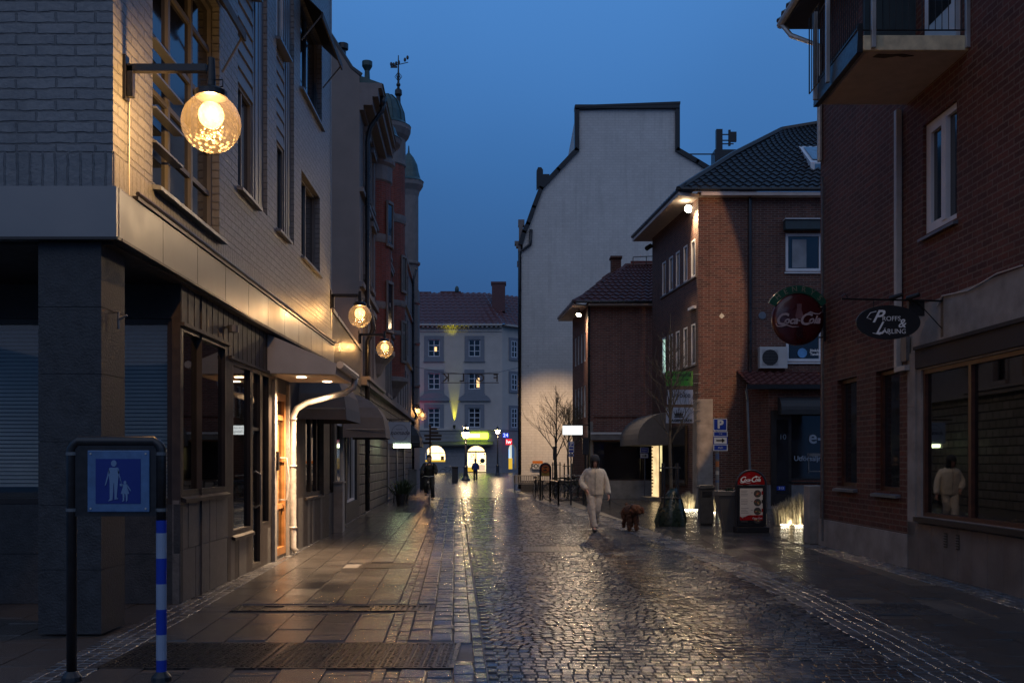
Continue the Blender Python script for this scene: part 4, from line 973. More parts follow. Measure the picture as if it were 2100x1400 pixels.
for k, o in enumerate(sop): window(S3, o, MH, frame_white, pane_dark if k != 1 else emis("pale_green_lit_pane", (.6, .9, .75), .8), 1, 1, .06, .03, .05)
for z in (8.1, 4.98): ob_box(S3, S3.u(1356), S3.u(1428), 0, .05, z, z + .05, "sill_band", frame_grey, MH)
# ground floor: granite pilaster, shopfront
for k, (z0, z1) in enumerate(((0, 1.), (1.005, 2.0), (2.005, 2.9), (2.905, 3.78))): ob_box(F3, -.02, .5, 0, .06, z0, z1, "pilaster_block", concrete, MH); ob_box(S3, S3.L - .5, S3.L + .02, 0, .06, z0, z1, "pilaster_block", concrete, MH)
b = MB(S3); b.box(S3.u(1362), S3.u(1410), .0, .08, .7, 2.9); f = b.build("shop_front", frame_dark, MH); ob_box(S3, S3.u(1385), S3.u(1408), .08, .085, .8, 2.8, "pane", pane_dark, f)
lt = ob_box(S3, S3.u(1339), S3.u(1352), .02, .05, .15, 2.35, "lit_doorway", emis("doorway_glow", (1, .72, .36), 1.3, .4), MH); lt['label'] = "lit yellow doorway beneath the barrel awning"
b = MB(S3)
for k in range(15): b.box(S3.u(1339) + .06, S3.u(1339) + R.uniform(.16, .3), .05, .07, .25 + k * .135, .31 + k * .135)
b.build("magazine_rack", mat("rack_colours", (.45, .26, .16), .5), lt)
ob_box(S3, S3.u(1356), S3.u(1362), .02, .05, 1.2, 2.4, "lit_pane", emis("doorway_glow2", (1, .85, .4), 1.2, .4), MH)
ob_box(S3, S3.u(1338), S3.u(1356), 0, .5, 0, .14, "doorstep", concrete, MH)
mb = MB(S3); a0, a1 = S3.u(1337), S3.u(1378, 0); n = 8
P_ = [(1.35 * math.sin(PI / 2 * k / n), 2.45 + 1.05 * math.cos(PI / 2 * k / n)) for k in range(n + 1)] + [(1.35, 2.22)]
mb.prism([(0, 2.22)] + P_, a0, a1, 'yz'); mb.build("barrel_awning", fabric, MH)
# roof: hip with eaves
e = .75; ea = (C3[0] - e, 36 - .35, ze3); eb = (14.5, 36 - .35, ze3); ec = (5.83 - e, 43.2, ze3)
top = (10.6, 40.2, 14.6)
tiled_roof([ea, eb, (14.5, 40.2, 15.2), top], tile_dark, MH, amp=.04); tiled_roof([ec, ea, top, (9.8, 43.2, 14.6)], tile_dark, MH, amp=.04)
b = MB(); b.tube([ea, ((ea[0] + top[0]) / 2, (ea[1] + top[1]) / 2, (ea[2] + top[2]) / 2 + .12), top, (14.5, 40.2, 15.25)], .12, 6); b.build("hip_tiles", tile_dark, MH)
b = MB(); b.tube([ec, ea, eb], .075, 6); b.build("gutter", black_pipe, MH)
b = MB(); b.hexa([(ec[0], ec[1], ze3 - .2), (5.9, 43.2, ze3 - .2), (6.6, 36, ze3 - .2), (ea[0], ea[1], ze3 - .2)], [(ec[0], ec[1], ze3 - .08), (5.9, 43.2, ze3 - .08), (6.6, 36, ze3 - .08), (ea[0], ea[1], ze3 - .08)]); b.box(6.6, 14.5, 35.66, 36, ze3 - .2, ze3 - .08); b.build("eave_soffit", underside, MH)
b = MB(); 
for k in range(9):
    t = k / 8; p = Vector(ec).lerp(Vector(ea), t) + Vector((.15, 0, 0)); b.tube([p, p + Vector((.12, 0, .22))], .014, 4)
b.tube([Vector(ec) + Vector((.27, 0, .24)), Vector(ea) + Vector((.27, 0, .24))], .018, 5); b.build("snow_guard", black_m, MH)
# skylight
sx0, sx1 = xx(1640, 37.6), xx(1700, 37.6)
b = MB(); b.prism([(36.9, zz(362, 36.9)), (36.9, zz(333, 36.9)), (38.4, zz(300, 38.4)), (38.9, zz(330, 38.9))], sx0 + .2, sx1, 'yz'); dm = b.build("roof_dormer", frame_white, MH)
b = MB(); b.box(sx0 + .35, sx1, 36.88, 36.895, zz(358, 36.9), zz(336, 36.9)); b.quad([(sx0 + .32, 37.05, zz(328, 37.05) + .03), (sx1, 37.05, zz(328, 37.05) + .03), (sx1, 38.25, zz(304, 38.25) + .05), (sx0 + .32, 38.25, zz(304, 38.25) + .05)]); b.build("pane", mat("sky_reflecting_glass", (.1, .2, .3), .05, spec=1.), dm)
b = MB(F3); b.tube([(F3.u(1537), .07, .1), (F3.u(1537), .07, 11)], .06, 8); b.build("drainpipe", black_pipe, MH)
L3_ = (xx(1412, 36.9), 36.9, zz(428, 36.9)); flood(L3_, (4.3, 33, 8), MH, .16)
spot("eave_flood_beam", (L3_[0] - .12, 36.6, L3_[2] - .12), (3.4, 30, 0), 1100, (1, .7, .4), 125, .8, .1)
point_light("eave_flood_spill", (L3_[0] - .2, 36.4, L3_[2] + .05), 12, (1, .76, .45), .06)
b = MB(); b.tube([(5.75, 42.4, 10.5), (5.55, 42.2, 10.35)], .1, 8); b.tube([(5.83, 42.5, 10.55), (5.75, 42.4, 10.5)], .03, 6); b.build("security_camera", black_m, MH)
ac = thing("air_conditioner", "white wall mounted air conditioner beside the lower white window", "air conditioner", tuple(F3.P(F3.u(1586), .2, 4.8)))
o = MB(F3); a0, a1 = F3.u(1558, .3), F3.u(1615, .3); z0, z1 = zz(755, 35.7), zz(711, 35.7); o.box(a0, a1, .02, .32, z0, z1); o.build("housing", mat("cream_white_enamel", (.45, .46, .47), .4, var=.06), ac, bevel=.01)
b = MB(F3); b.tube([(a0 + .36, .321, (z0 + z1) / 2), (a0 + .36, .325, (z0 + z1) / 2)], [.28, .28], 20)
fg = b.build("fan_grille", black_m, ac); b = MB(F3)
for k in range(11): b.box(a0 + .08, a0 + .64, .326, .333, z0 + .1 + k * .052, z0 + .108 + k * .052)
b.build("grille_bars", frame_grey, fg)
b = MB(F3); b.tube([(F3.u(1480), .015, zz(648, 36)), (F3.u(1480), .02, zz(648, 36))], [.1, .1], 4); b.build("wall_vent", strip_m, MH)
b = MB(F3); b.tube([(F3.u(1563), .01, zz(647, 36)), (F3.u(1563), .03, zz(647, 36))], [.13, .13], 16); b.build("round_vent", strip_m, MH)
ob_box(S3, S3.u(1417), S3.u(1428), 0, .12, 7.0, 7.1, "wall_lamp", frame_white, MH)
# projecting ground floor with its own little tiled roof
X0 = xx(1546, 34.4); EX = Wall((X0 + .5, 34.4), (13, 34.4)); EL = Wall((X0, 36), (X0, 34.9))
sw = (EX.u(1604), EX.u(1700), .95, 3.55)
facade(EX, 0, 4.15, [sw], dark_brick, MH, .12); facade(EL, 0, 4.15, [], dark_brick, MH); EK = Wall((X0, 34.9), (X0 + .5, 34.4)); facade(EK, 0, 4.15, [], dark_brick, MH)
window(EX, sw, MH, frame_dark, pane_dark, 1, 1, .07, .03, .1, sill=.05, sillm=frame_dark, label="black shop window with pale lettering")
text("e-", .62, EX.P(EX.u(1674), -.06, zz(897, 34.4)), EX.U, mat("pale_blue_lettering", (.25, .31, .4), .5), MH, bold=.01, align='CENTER')
text("Utförsäljning", .235, EX.P(EX.u(1629), -.06, zz(940, 34.4)), EX.U, MATS["pale_blue_lettering"], MH, align='LEFT', bold=.003)
b = MB(EX); q = EX.u(1657); b.box(q, q + .9, -.08, -.07, zz(935, 34.4), zz(929, 34.4)); b.box(q + .03, q + .06, -.08, -.07, 1.2, zz(930, 34.4)); b.box(q + .03, q + .9, -.08, -.07, zz(967, 34.4), zz(965, 34.4)); b.build("stool_in_window", frame_grey, MH)
ob_box(EX, -.02, EX.L, 0, .04, 0, .8, "plinth", mat("blue_grey_plinth", (.12, .12, .13), .7), MH); ob_box(EK, 0, EK.L, 0, .04, 0, .8, "plinth", MATS["blue_grey_plinth"], MH)
tiled_roof([(X0 - .25, 34.1, 4.15), (13, 34.1, 4.15), (13, 35.98, 4.75), (X0 - .25, 35.98, 4.75)], tile_red, MH, step=.26); ob_box(EX, -.8, EX.L, .2, .3, 4.0, 4.15, "eave_board", black_m, MH)
b = MB(EX); b.tube([(-.75, .25, 4.1), (-.8, .2, 3.95), (-.72, .0, 3.6), (-.6, .02, .1)], .045, 8); b.build("drainpipe", steel_grey, MH)
dm = MB(EX); d0 = EX.u(1604) - .15; n = 6
P_ = [(.5 * math.sin(PI / 2 * k / n), 3.3 + .45 * math.cos(PI / 2 * k / n)) for k in range(n + 1)] + [(.5, 3.15)]
dm.prism([(0, 3.15)] + P_, d0, EX.L, 'yz'); dm.build("awning", fabric_dark, MH)
b = MB(EX); b.box(.06, .75, 0, .05, .1, 3.3); dr = b.build("shop_door", frame_dark, MH); ob_box(EX, .25, .65, .05, .056, .5, 3.0, "pane", pane_dark, dr)
text("10", .25, EX.P(.45, .07, 2.4), EX.U, mat("faint_sticker", (.1, .13, .17), .5), dr)
b = MB(EX); b.box(EX.u(1592), EX.u(1609), .045, .06, .62, .76); b.build("house_number_plate", blue_sign, MH); text("313", .12, EX.P(EX.u(1601), .065, .69), EX.U, white_ink, MH)

# ================================================================ NEAR BRICK HOUSE AT RIGHT
NB = thing("near_brick_house", "dark brown brick house at right with shopfront, balcony and white window", "building", (7, 13, 0))
Q = Wall((5.905, 19.6), (6.06, 5.2)); UQ = Q.u
wU = (UQ(1893), UQ(1962), 4.86, 6.45); w1 = (UQ(1717), UQ(1757), 1.15, 3.06); w2 = (UQ(1796), UQ(1845), 1.12, 3.05)
sA = UQ(1865); ws = (UQ(1889), Q.L, .8, 2.92)
facade(Q, 0, 10.2, [w1, w2, wU, (sA, Q.L, 0, 3.87)], dark_brick, NB, .14)
facade(Q, 0, 3.87, [ws], concrete, NB, .1, "shopfront_wall", u0=sA)
for o in (w1, w2): window(Q, o, NB, frame_wood, pane_dark, 1, 1, .07, .03, .13, sill=.08, sillm=strip_m)
f = window(Q, wU, NB, frame_white, pane_dark, 1, 1, .09, .05, .1, sill=.07, sillm=strip_m, label="white framed casement window above the oval sign")
c = wU[0] + (wU[1] - wU[0]) * .56; b = MB(Q); b.box(c - .07, c + .07, -.11, -.03, wU[2] + .09, wU[3] - .09)
b.box(wU[0] + .09, c - .07, -.1, -.05, wU[2] + .09, wU[2] + .15).box(wU[0] + .09, c - .07, -.1, -.05, wU[3] - .15, wU[3] - .09).box(wU[0] + .09, wU[0] + .15, -.1, -.05, wU[2] + .15, wU[3] - .15)
b.build("casement", frame_white, f)
f = window(Q, ws, NB, frame_wood, smoked, 1, 1, .06, .03, .08, label="large brown framed shop window reflecting the street")
b = MB(Q)
for px in (1984,): a = UQ(px); b.box(a - .04, a + .04, -.1, -.03, .86, 2.86)
a = UQ(1984) + 2.1
while a < Q.L: b.box(a - .04, a + .04, -.1, -.03, .86, 2.86); a += 2.3
b.build("mullion", frame_wood, f)
b = MB(Q); b.box(ws[0] - .05, Q.L, -.1, .1, .72, .79); b.build("shop_sill", frame_dark, NB)
b = MB(Q); b.box(sA + .3, Q.L, 0, .04, 2.95, 3.22); b.box(sA + .3, Q.L, .0, .07, 3.22, 3.27); b.build("lintel_panel", mat("dark_matt_panel", (.03, .022, .018), .75, var=.3), NB)
b = MB(Q); b.quad([(ws[0] - .3, -2.2, .3), (Q.L, -2.2, .3), (Q.L, -2.2, 3.4), (ws[0] - .3, -2.2, 3.4)]); b.quad([(ws[0] - .3, -.12, 3.3), (Q.L, -.12, 3.3), (Q.L, -2.2, 3.3), (ws[0] - .3, -2.2, 3.3)]); b.quad([(ws[0] - .3, -.12, .5), (Q.L, -.12, .5), (Q.L, -2.2, .5), (ws[0] - .3, -2.2, .5)]); b.build("room_back", room_m, NB)
b = MB(Q)
for k in range(4): a = ws[0] + 1.2 + k * 1.9; b.box(a, a + .6, -1.6, -1.2, .5, 1.6 + .3 * (k % 2))
b.build("shop_display", mat("dark_display", (.05, .045, .05), .7), NB)
for k, (z0, z1) in enumerate(((0.5, 1.45), (1.455, 2.4), (2.405, 3.2))): ob_box(Q, sA, sA + .28, 0, .03, z0, z1, "pilaster_block", concrete, NB)
b = MB(Q); a = sA
while a < Q.L: b.box(a + .004, min(a + .42, Q.L) - .004, 0, .03, 0, .7); a += .42
b.build("base_panels", mat("dark_concrete_panel", (.13, .115, .105), .7, var=.3, vs=2.5, bs=.4), NB)
ob_box(Q, -.02, sA - .01, 0, .035, 0, .5, "plinth", concrete, NB)
for px in (1944, 1969):
    b = MB(Q); a = UQ(px); b.box(a - .05, a + .05, .031, .036, .42, .62); g_ = b.build("air_grille", ink, NB); b = MB(Q)
    for k in range(5): b.box(a - .05, a + .05, .037, .046, .44 + k * .036, .452 + k * .036)
    b.build("grille_bars", steel_grey, g_)
b = MB(Q); a = UQ(1850); b.box(a - .05, a + .05, .02, .11, 3.0, 6.94); b.box(a - .05, a + .36, .02, .11, 2.95, 3.03); b.build("cable_duct", white_pipe, NB, bevel=.008)
b = MB(Q); b.tube([(.28, .05, .1), (.28, .05, 6.95)], .022, 6); b.build("thin_pipe", steel_grey, NB)
b = MB(Q); b.box(UQ(1858), UQ(1858) + .2, .02, .08, zz(760 - 20, 15.3), zz(690, 15.3)); b.build("junction_box", steel_grey, NB)
b = MB(Q); pts = [(UQ(1926), .02, zz(622, 14.1)), (UQ(1935), .02, zz(603, 14)), (UQ(1990), .02, zz(594, 13.3)), (UQ(2050), .03, zz(562, 12.6)), (UQ(2100), .02, zz(545, 12))]; b.tube(pts, .012, 5); b.build("cable", white_pipe, NB)
# far end wall and roof edge
b = MB(); b.quad([(5.905, 19.6, 0), (14, 19.6, 0), (14, 19.6, 10.2), (5.905, 19.6, 10.2)]); b.build("end_wall", dark_brick, NB)
b = MB(); b.hexa([(5.35, 20.3, 10.15), (14, 20.3, 10.15), (14, 5, 10.15), (5.45, 5, 10.15)], [(5.35, 20.3, 10.3), (14, 20.3, 10.3), (14, 5, 10.3), (5.45, 5, 10.3)]); b.build("eave", frame_dark, NB)
tiled_roof([(5.3, 20.4, 10.3), (5.4, 5, 10.3), (10, 5, 14), (10, 20.4, 14)], tile_dark, NB)
b = MB(); b.tube([(5.33, 20.35, 10.25), (5.43, 5, 10.25)], .075, 8); b.tube([(5.33, 20.2, 10.2), (5.45, 20.0, 9.9), (5.86, 19.5, 9.5), (5.86, 19.5, 7.3)], .05, 8); b.build("gutter", zinc, NB)
fl = (7.4, 19.8, 8.2); flood(fl, (7.6, 36, 5.5), NB, .16); spot("end_wall_flood_beam", (7.4, 20.0, 8.15), (-.8, 36, 6.85), 5200, (1, .58, .28), 61, .06, .02); flood((6.25, 19.85, 7.6), (1.5, 25, 0), NB, .14); spot("street_flood_beam", (6.2, 19.95, 7.5), (1.2, 26, 0), 620, (1, .72, .46), 75, 1., .05); b = MB(); b.box(7.31, 7.343, 19.95, 20.95, 7.5, 8.36); b.box(7.343, 8.7, 19.95, 20.95, 8.33, 8.36); b.box(7.33, 8.2, 19.62, 19.9, 7.7, 7.75); b.build("added_light_blocker", black_m, NB)  # unseen plates added to block flood spill to the left and above
# balcony
bal = MB(); bal.hexa([(4.6, 13.4, 6.97), (6.03, 13.4, 6.97), (5.96, 15.45, 6.97), (4.65, 15.45, 6.97)], [(4.6, 13.4, 7.17), (6.03, 13.4, 7.17), (5.96, 15.45, 7.17), (4.65, 15.45, 7.17)]); BA = bal.build("balcony", mat("cream_concrete_edge", (.68, .58, .38), .75, var=.25, vs=6, bs=.4), NB, bevel=.012)
b = MB(); b.quad([(4.62, 13.43, 6.966), (6.0, 13.43, 6.966), (5.94, 15.42, 6.966), (4.67, 15.42, 6.966)]); b.build("balcony_underside", underside, BA)
b = MB(); b.prism([(4.79, 13.6), (4.95, 13.63), (5.1, 13.56), (5.2, 13.6), (5.32, 13.56), (5.15, 13.5), (5.0, 13.52), (4.82, 13.5)], 6.955, 6.965, 'xy'); b.build("peeling_paint", mat("bare_concrete_patch", (.06, .05, .045), .9), BA)
b = MB(); b.hexa([(4.52, 13.42, 6.95), (4.597, 13.42, 6.95), (4.645, 15.5, 6.95), (4.56, 15.5, 6.95)], [(4.54, 13.42, 7.33), (4.597, 13.42, 7.33), (4.645, 15.5, 7.33), (4.58, 15.5, 7.33)]); b.build("edge_flashing", black_m, BA)
b = MB()
for k in range(17):
    t = k / 16; x = 4.6 + t * 1.38; b.tube([(x, 13.42, 7.24), (x, 13.42, 8.25)], .006, 4)
b.tube([(4.6, 13.42, 7.24), (6.0, 13.42, 7.24)], .011, 5); b.tube([(4.6, 13.42, 8.25), (6.0, 13.42, 8.25)], .02, 6); b.build("front_railing", black_m, BA)
b = MB()
for k in range(24):
    t = k / 23; x, y = 4.53 + .05 * t, 13.42 + 2.05 * t; b.tube([(x, y, 7.24), (x, y, 8.25)], .007, 4)
b.tube([(4.53, 13.42, 7.26), (4.58, 15.47, 7.26)], .014, 5); b.tube([(4.53, 13.42, 8.25), (4.58, 15.47, 8.25)], .02, 6)
b.tube([(4.5, 15.0, 7.15), (4.5, 15.5, 7.15), (4.5, 15.5, 8.3), (4.5, 15.0, 8.3)], .01, 4)
for k in range(5): b.tube([(4.5, 15.05 + k * .11, 7.15), (4.5, 15.05 + k * .11, 8.3)], .007, 4)
b.build("side_railing", black_m, BA)
for x, y in ((4.72, 13.37), (5.95, 13.37), (4.5, 14.6), (4.53, 15.3)):
    b = MB(); b.box(x - .028, x + .028, y - .028, y + .028, 6.99, 8.3); b.build("railing_post", mat("pale_galvanised", (.4, .41, .42), .4, .5, var=.15), BA, bevel=.004)
b = MB(); b.box(5.2, 5.95, 15.1, 15.15, 7.2, 8.4); b.build("balcony_chair_back", fabric_teal, BA)
f_ = MB(Q); a0, a1 = UQ(1900), UQ(1975); 
dw = (UQ(1905), UQ(1905) + 1.0, 7.25, 9.3); b = MB(Q); b.box(dw[0], dw[1], .0, .06, dw[2], dw[3]); dd = b.build("balcony_door", frame_white, NB); b = MB(Q); b.box(dw[0] + .14, dw[1] - .14, .06, .066, dw[2] + .5, dw[3] - .1); b.build("pane", pane_dark, dd)
b = MB(); b.box(5.87, 6.6, 15.5, 15.56, 7.2, 9.4); b.build("balcony_screen", panel_m, BA)
# ================================================================ WALL LAMPS
def globe_glass():
    m, nt, p = nodes_of("bubbly_globe_glass"); out = nt.nodes["Material Output"]
    tr = nt.nodes.new("ShaderNodeBsdfTransparent"); tr.inputs[0].default_value = (.93, .9, .84, 1)
    tl = nt.nodes.new("ShaderNodeBsdfTranslucent"); tl.inputs[0].default_value = (.95, .85, .65, 1)
    gl = nt.nodes.new("ShaderNodeBsdfGlossy"); gl.inputs["Roughness"].default_value = .12
    v = coords(nt); vo = nt.nodes.new("ShaderNodeTexVoronoi"); vo.inputs["Scale"].default_value = 26; nt.links.new(v, vo.inputs["Vector"])
    sp_ = nt.nodes.new("ShaderNodeSeparateXYZ"); nt.links.new(v, sp_.inputs[0])
    drops = ramp(nt, vo.outputs["Distance"], .15, .5, .3, 0.)
    low = ramp(nt, sp_.outputs[2], -.12, -.3, .02, 1.)          # rain drops gather on the lower half
    mu = nt.nodes.new("ShaderNodeMath"); mu.operation = 'MULTIPLY_ADD'; nt.links.new(drops, mu.inputs[0]); nt.links.new(low, mu.inputs[1]); mu.inputs[2].default_value = .012
    m1 = nt.nodes.new("ShaderNodeMixShader"); nt.links.new(mu.outputs[0], m1.inputs[0]); nt.links.new(tr.outputs[0], m1.inputs[1]); nt.links.new(tl.outputs[0], m1.inputs[2])
    lw = nt.nodes.new("ShaderNodeLayerWeight"); lw.inputs[0].default_value = .25
    bm_ = bump(nt, vo.outputs["Distance"], .6, .01); nt.links.new(bm_, gl.inputs["Normal"])
    m2_ = nt.nodes.new("ShaderNodeMath"); m2_.operation = 'MULTIPLY'; nt.links.new(lw.outputs["Facing"], m2_.inputs[0]); m2_.inputs[1].default_value = .45
    m2 = nt.nodes.new("ShaderNodeMixShader"); nt.links.new(m2_.outputs[0], m2.inputs[0]); nt.links.new(m1.outputs[0], m2.inputs[1]); nt.links.new(gl.outputs[0], m2.inputs[2])
    nt.links.new(m2.outputs[0], out.inputs[0]); nt.nodes.remove(p); return m
gglass = globe_glass()
def bulb_mat():
    m, nt, p = nodes_of("opal_bulb_glow"); v = coords(nt)
    p.inputs["Base Color"].default_value = (.05, .035, .02, 1); p.inputs["Specular IOR Level"].default_value = .1; p.inputs["Emission Color"].default_value = (1, .62, .26, 1)
    sp_ = nt.nodes.new("ShaderNodeSeparateXYZ"); nt.links.new(v, sp_.inputs[0])
    wv = nt.nodes.new("ShaderNodeTexNoise"); wv.inputs["Scale"].default_value = 20; nt.links.new(v, wv.inputs["Vector"])
    nt.links.new(ramp(nt, wv.outputs["Fac"], .35, .65, .9, 3.2), p.inputs["Emission Strength"])
    tr = nt.nodes.new("ShaderNodeBsdfTransparent"); mx_ = nt.nodes.new("ShaderNodeMixShader"); mx_.inputs[0].default_value = .45
    nt.links.new(tr.outputs[0], mx_.inputs[1]); nt.links.new(p.outputs[0], mx_.inputs[2]); nt.links.new(mx_.outputs[0], nt.nodes["Material Output"].inputs[0]); return m
bulb = bulb_mat()
def wall_lamp(P0, d, arm, drop, r, label, size=1., power=270):
    """P0 the wall plate, d the outward direction, globe centre below the end of the arm"""
    P0 = Vector(P0); d = Vector(d).normalized(); s = Vector((d.y, -d.x, 0)); Z = Vector((0, 0, 1)); c = P0 + d * arm - Z * drop
    t = thing("globe_wall_lamp", label, "wall lamp", tuple(c), "round glass lamps along the left facades")
    a = size; fr = Wall((0, 0), (1, 0)); fr.A = P0.copy(); fr.U = -s; fr.N = d
    b = MB(fr); b.box(-.05 * a, .05 * a, 0, .03 * a, -.3 * a, .12 * a); b.box(-.035 * a, .035 * a, .03 * a, .09 * a, -.27 * a, .02 * a); b.build("wall_plate", black_m, t, bevel=.004)
    b = MB(fr); b.box(-.035 * a, .035 * a, .03 * a, arm - .04 * a, -.035 * a, .035 * a); b.tube([(0, arm, .1 * a), (0, arm, -.12 * a)], [.034 * a, .044 * a], 10); b.build("arm", black_m, t, bevel=.003)
    top = r * .97
    b = MB(); b.lathe([(.13 * a, top - .03), (.15 * a, top - .025), (.15 * a, top + .03), (.1 * a, top + .06), (.045 * a, top + .07), (.04 * a, drop - .1)], tuple(c), 18); b.build("cap", black_m, t)
    b = MB()
    for sgn in (-1, 1): b.tube([c + s * .0 + d * sgn * .05 * a + Z * (top + .06), c + d * sgn * .11 * a + Z * (top + .08), c + d * sgn * .11 * a + Z * (top + .14), c + d * sgn * .03 * a + Z * (top + .14)], .007 * a, 5)
    b.build("clamp_bow", black_m, t)
    b = MB(); b.ball(tuple(c), r, n=36, m=22); b.build("glass_globe", gglass, t, smooth=True)
    zc = top - .19 * a; b = MB(); b.ball((c.x, c.y, c.z + zc), .118 * a, .118 * a, .125 * a, n=20, m=12); bb = b.build("bulb", bulb, t, smooth=True)
    point_light("globe_light", (c.x, c.y, c.z + zc), power * 1.15, (1, .53, .18), .045, t)
    return t
YL = S.Y(255); Pl = S.P(S.u(255), 0, zz(141, YL)); wall_lamp(Pl, (1, 0, 0), xx(433, YL) - Pl.x, (253 - 141) * YL / F, 60 * YL / F, "nearest and largest glass globe lamp on its black bracket on the white brick corner")
YL = 22.0; Pl = Vector((-3.9, YL, zz(606, YL))); wall_lamp(Pl, (1, 0, 0), xx(738, YL) - Pl.x, (648 - 606) * YL / F, 23.5 * YL / F, "second glass globe lamp at the far edge of the white brick wall", .95, 105)
YL = 29.5; Pl = L2.P(L2.u(740), .0, zz(686, YL)); Pl = Vector((-4.42, YL, zz(686, YL))); wall_lamp(Pl, (1, 0, 0), xx(789, YL) - Pl.x, (716 - 686) * YL / F, 17.5 * YL / F, "third glass globe lamp hanging before the red brick bay", .95, 105)
YL = 60.; Pl = Vector((-5.86, YL, zz(831, YL))); wall_lamp(Pl, (1, 0, 0), xx(858, YL) - Pl.x, .42, .26, "fourth small globe lamp near the far square, higher of the overlapping pair", .95, 90)
YL = 64.5; Pl = Vector((-6.0, YL, zz(840, YL))); wall_lamp(Pl, (1, 0, 0), xx(866, YL) - Pl.x, .40, .26, "farthest small globe lamp, lower of the overlapping pair by the square", .95, 90)
spot("red_corner_beam", (-5.2, 63, 3.6), (-5.9, 62, 6.5), 160, (1, .04, .06), 80, .9, .05)

# ================================================================ FOREGROUND SIGN
def zs(py): return zz(py, 7.47)
sg = thing("pedestrian_zone_sign", "black framed blue pedestrian street sign with adult and child on two posts", "traffic sign", (-2.9, 7.47, 0))
xa, xb = xx(147, 7.47), xx(331, 7.47)
b = MB(); b.tube([(xa, 7.47, 0), (xa, 7.47, 1.69), (xa + .02, 7.47, 1.72), (xa + .05, 7.47, 1.745), (xb - .05, 7.47, 1.745), (xb - .02, 7.47, 1.72), (xb, 7.47, 1.69), (xb, 7.47, 1.17)], .036, 12); b.build("tube_frame", black_m, sg, smooth=True)
for q in (xa, xb): b = MB(); b.lathe([(.075, 0), (.07, .03), (.045, .06), (.036, .07)], (q, 7.47, 0), 14); b.build("foot_collar", black_m, sg)
b = MB(); b.box(xa + .03, xb - .03, 7.455, 7.485, zs(1058), zs(909)); b.build("back_plate", black_m, sg)
for q in (zs(930), zs(1045)):
    for p_ in (xa, xb): b = MB(); b.tube([(p_, 7.47, q - .012), (p_, 7.47, q + .012)], .04, 12); b.build("clamp", steel_grey, sg)
x0, x1, z0, z1 = xx(179, 7.44), xx(306, 7.44), zs(1049), zs(923)
b = MB(); b.box(x0, x1, 7.44, 7.454, z0, z1); pl = b.build("sign_panel", mat("pale_blue_sign_border", (.07, .15, .3), .4, var=.2, vs=14), sg, bevel=.006)
b = MB(); [b.tube([(u_, 7.44, v_), (u_, 7.434, v_)], .007, 8) for u_ in (x0 + .025, x1 - .025) for v_ in (z0 + .025, z1 - .025)]; b.build("bolts", zinc, pl)
b = MB(); i = .062; b.box(x0 + i, x1 - i, 7.436, 7.4395, z0 + i, z1 - i); b.build("blue_field", mat("dark_blue_sign_field", (.006, .024, .19), .35, var=.05), pl)
def pict(parent, cx, zb, h, skirt=False):
    b = MB(); g = lambda x, z: (cx + x * h, zb + z * h); A = 7.432, 7.4355
    n = 12; b.prism([g(.068 * math.cos(2 * PI * k / n), .92 + .08 * math.sin(2 * PI * k / n)) for k in range(n)], *A)
    if not skirt:
        b.prism([g(-.1, .82), g(.1, .82), g(.13, .76), g(.1, .45), g(-.1, .45), g(-.13, .76)], *A)
        b.prism([g(-.1, .45), g(-.005, .45), g(-.03, .03), g(-.14, 0), g(-.1, .06)], *A); b.prism([g(.005, .45), g(.1, .45), g(.07, .1), g(.11, .06), g(.02, .04)], *A)
        b.prism([g(-.12, .8), g(-.1, .7), g(-.19, .4), g(-.22, .38), g(-.2, .46)], *A); b.prism([g(.1, .8), g(.12, .72), g(.2, .42), g(.23, .36), g(.19, .42), g(.1, .7)], *A)
    else:
        b.prism([g(-.12, .84), g(.12, .84), g(.1, .7), g(.2, .38), g(-.2, .38), g(-.1, .7)], *A)
        b.prism([g(-.12, .38), g(-.02, .38), g(-.04, .05), g(-.14, .0), g(-.1, .1)], *A); b.prism([g(.02, .38), g(.12, .38), g(.12, .08), g(.05, .0), g(.05, .1)], *A)
        b.prism([g(-.1, .84), g(-.1, .76), g(-.24, .74), g(-.26, .86)], *A); b.prism([g(.1, .84), g(.1, .72), g(.26, .5), g(.28, .54)], *A)
    b.build("pictogram", mat("pale_blue_pictogram", (.14, .23, .38), .4, var=.03), parent)
ph = zs(943) - zs(1027); pict(pl, xx(233, 7.43), zs(1027), ph); pict(pl, xx(256, 7.43), zs(1028), zs(985) - zs(1028), True)
zb_ = [900 + v / 2.8 for v in (465, 538, 683, 830, 975, 1120, 1265, 1340)]
for k in range(7):
    b = MB(); b.tube([(xb, 7.47, zs(zb_[k])), (xb, 7.47, zs(zb_[k + 1]))], .0375, 14); b.build("reflective_band", mat("reflective_blue_band", (.008, .035, .34), .35, var=.04) if k % 2 == 0 else mat("reflective_white_band", (.25, .31, .43), .35, var=.06), sg)
b = MB(); b.tube([(xb, 7.47, 0), (xb, 7.47, zs(zb_[7]))], .036, 12); b.build("post", black_m, sg)

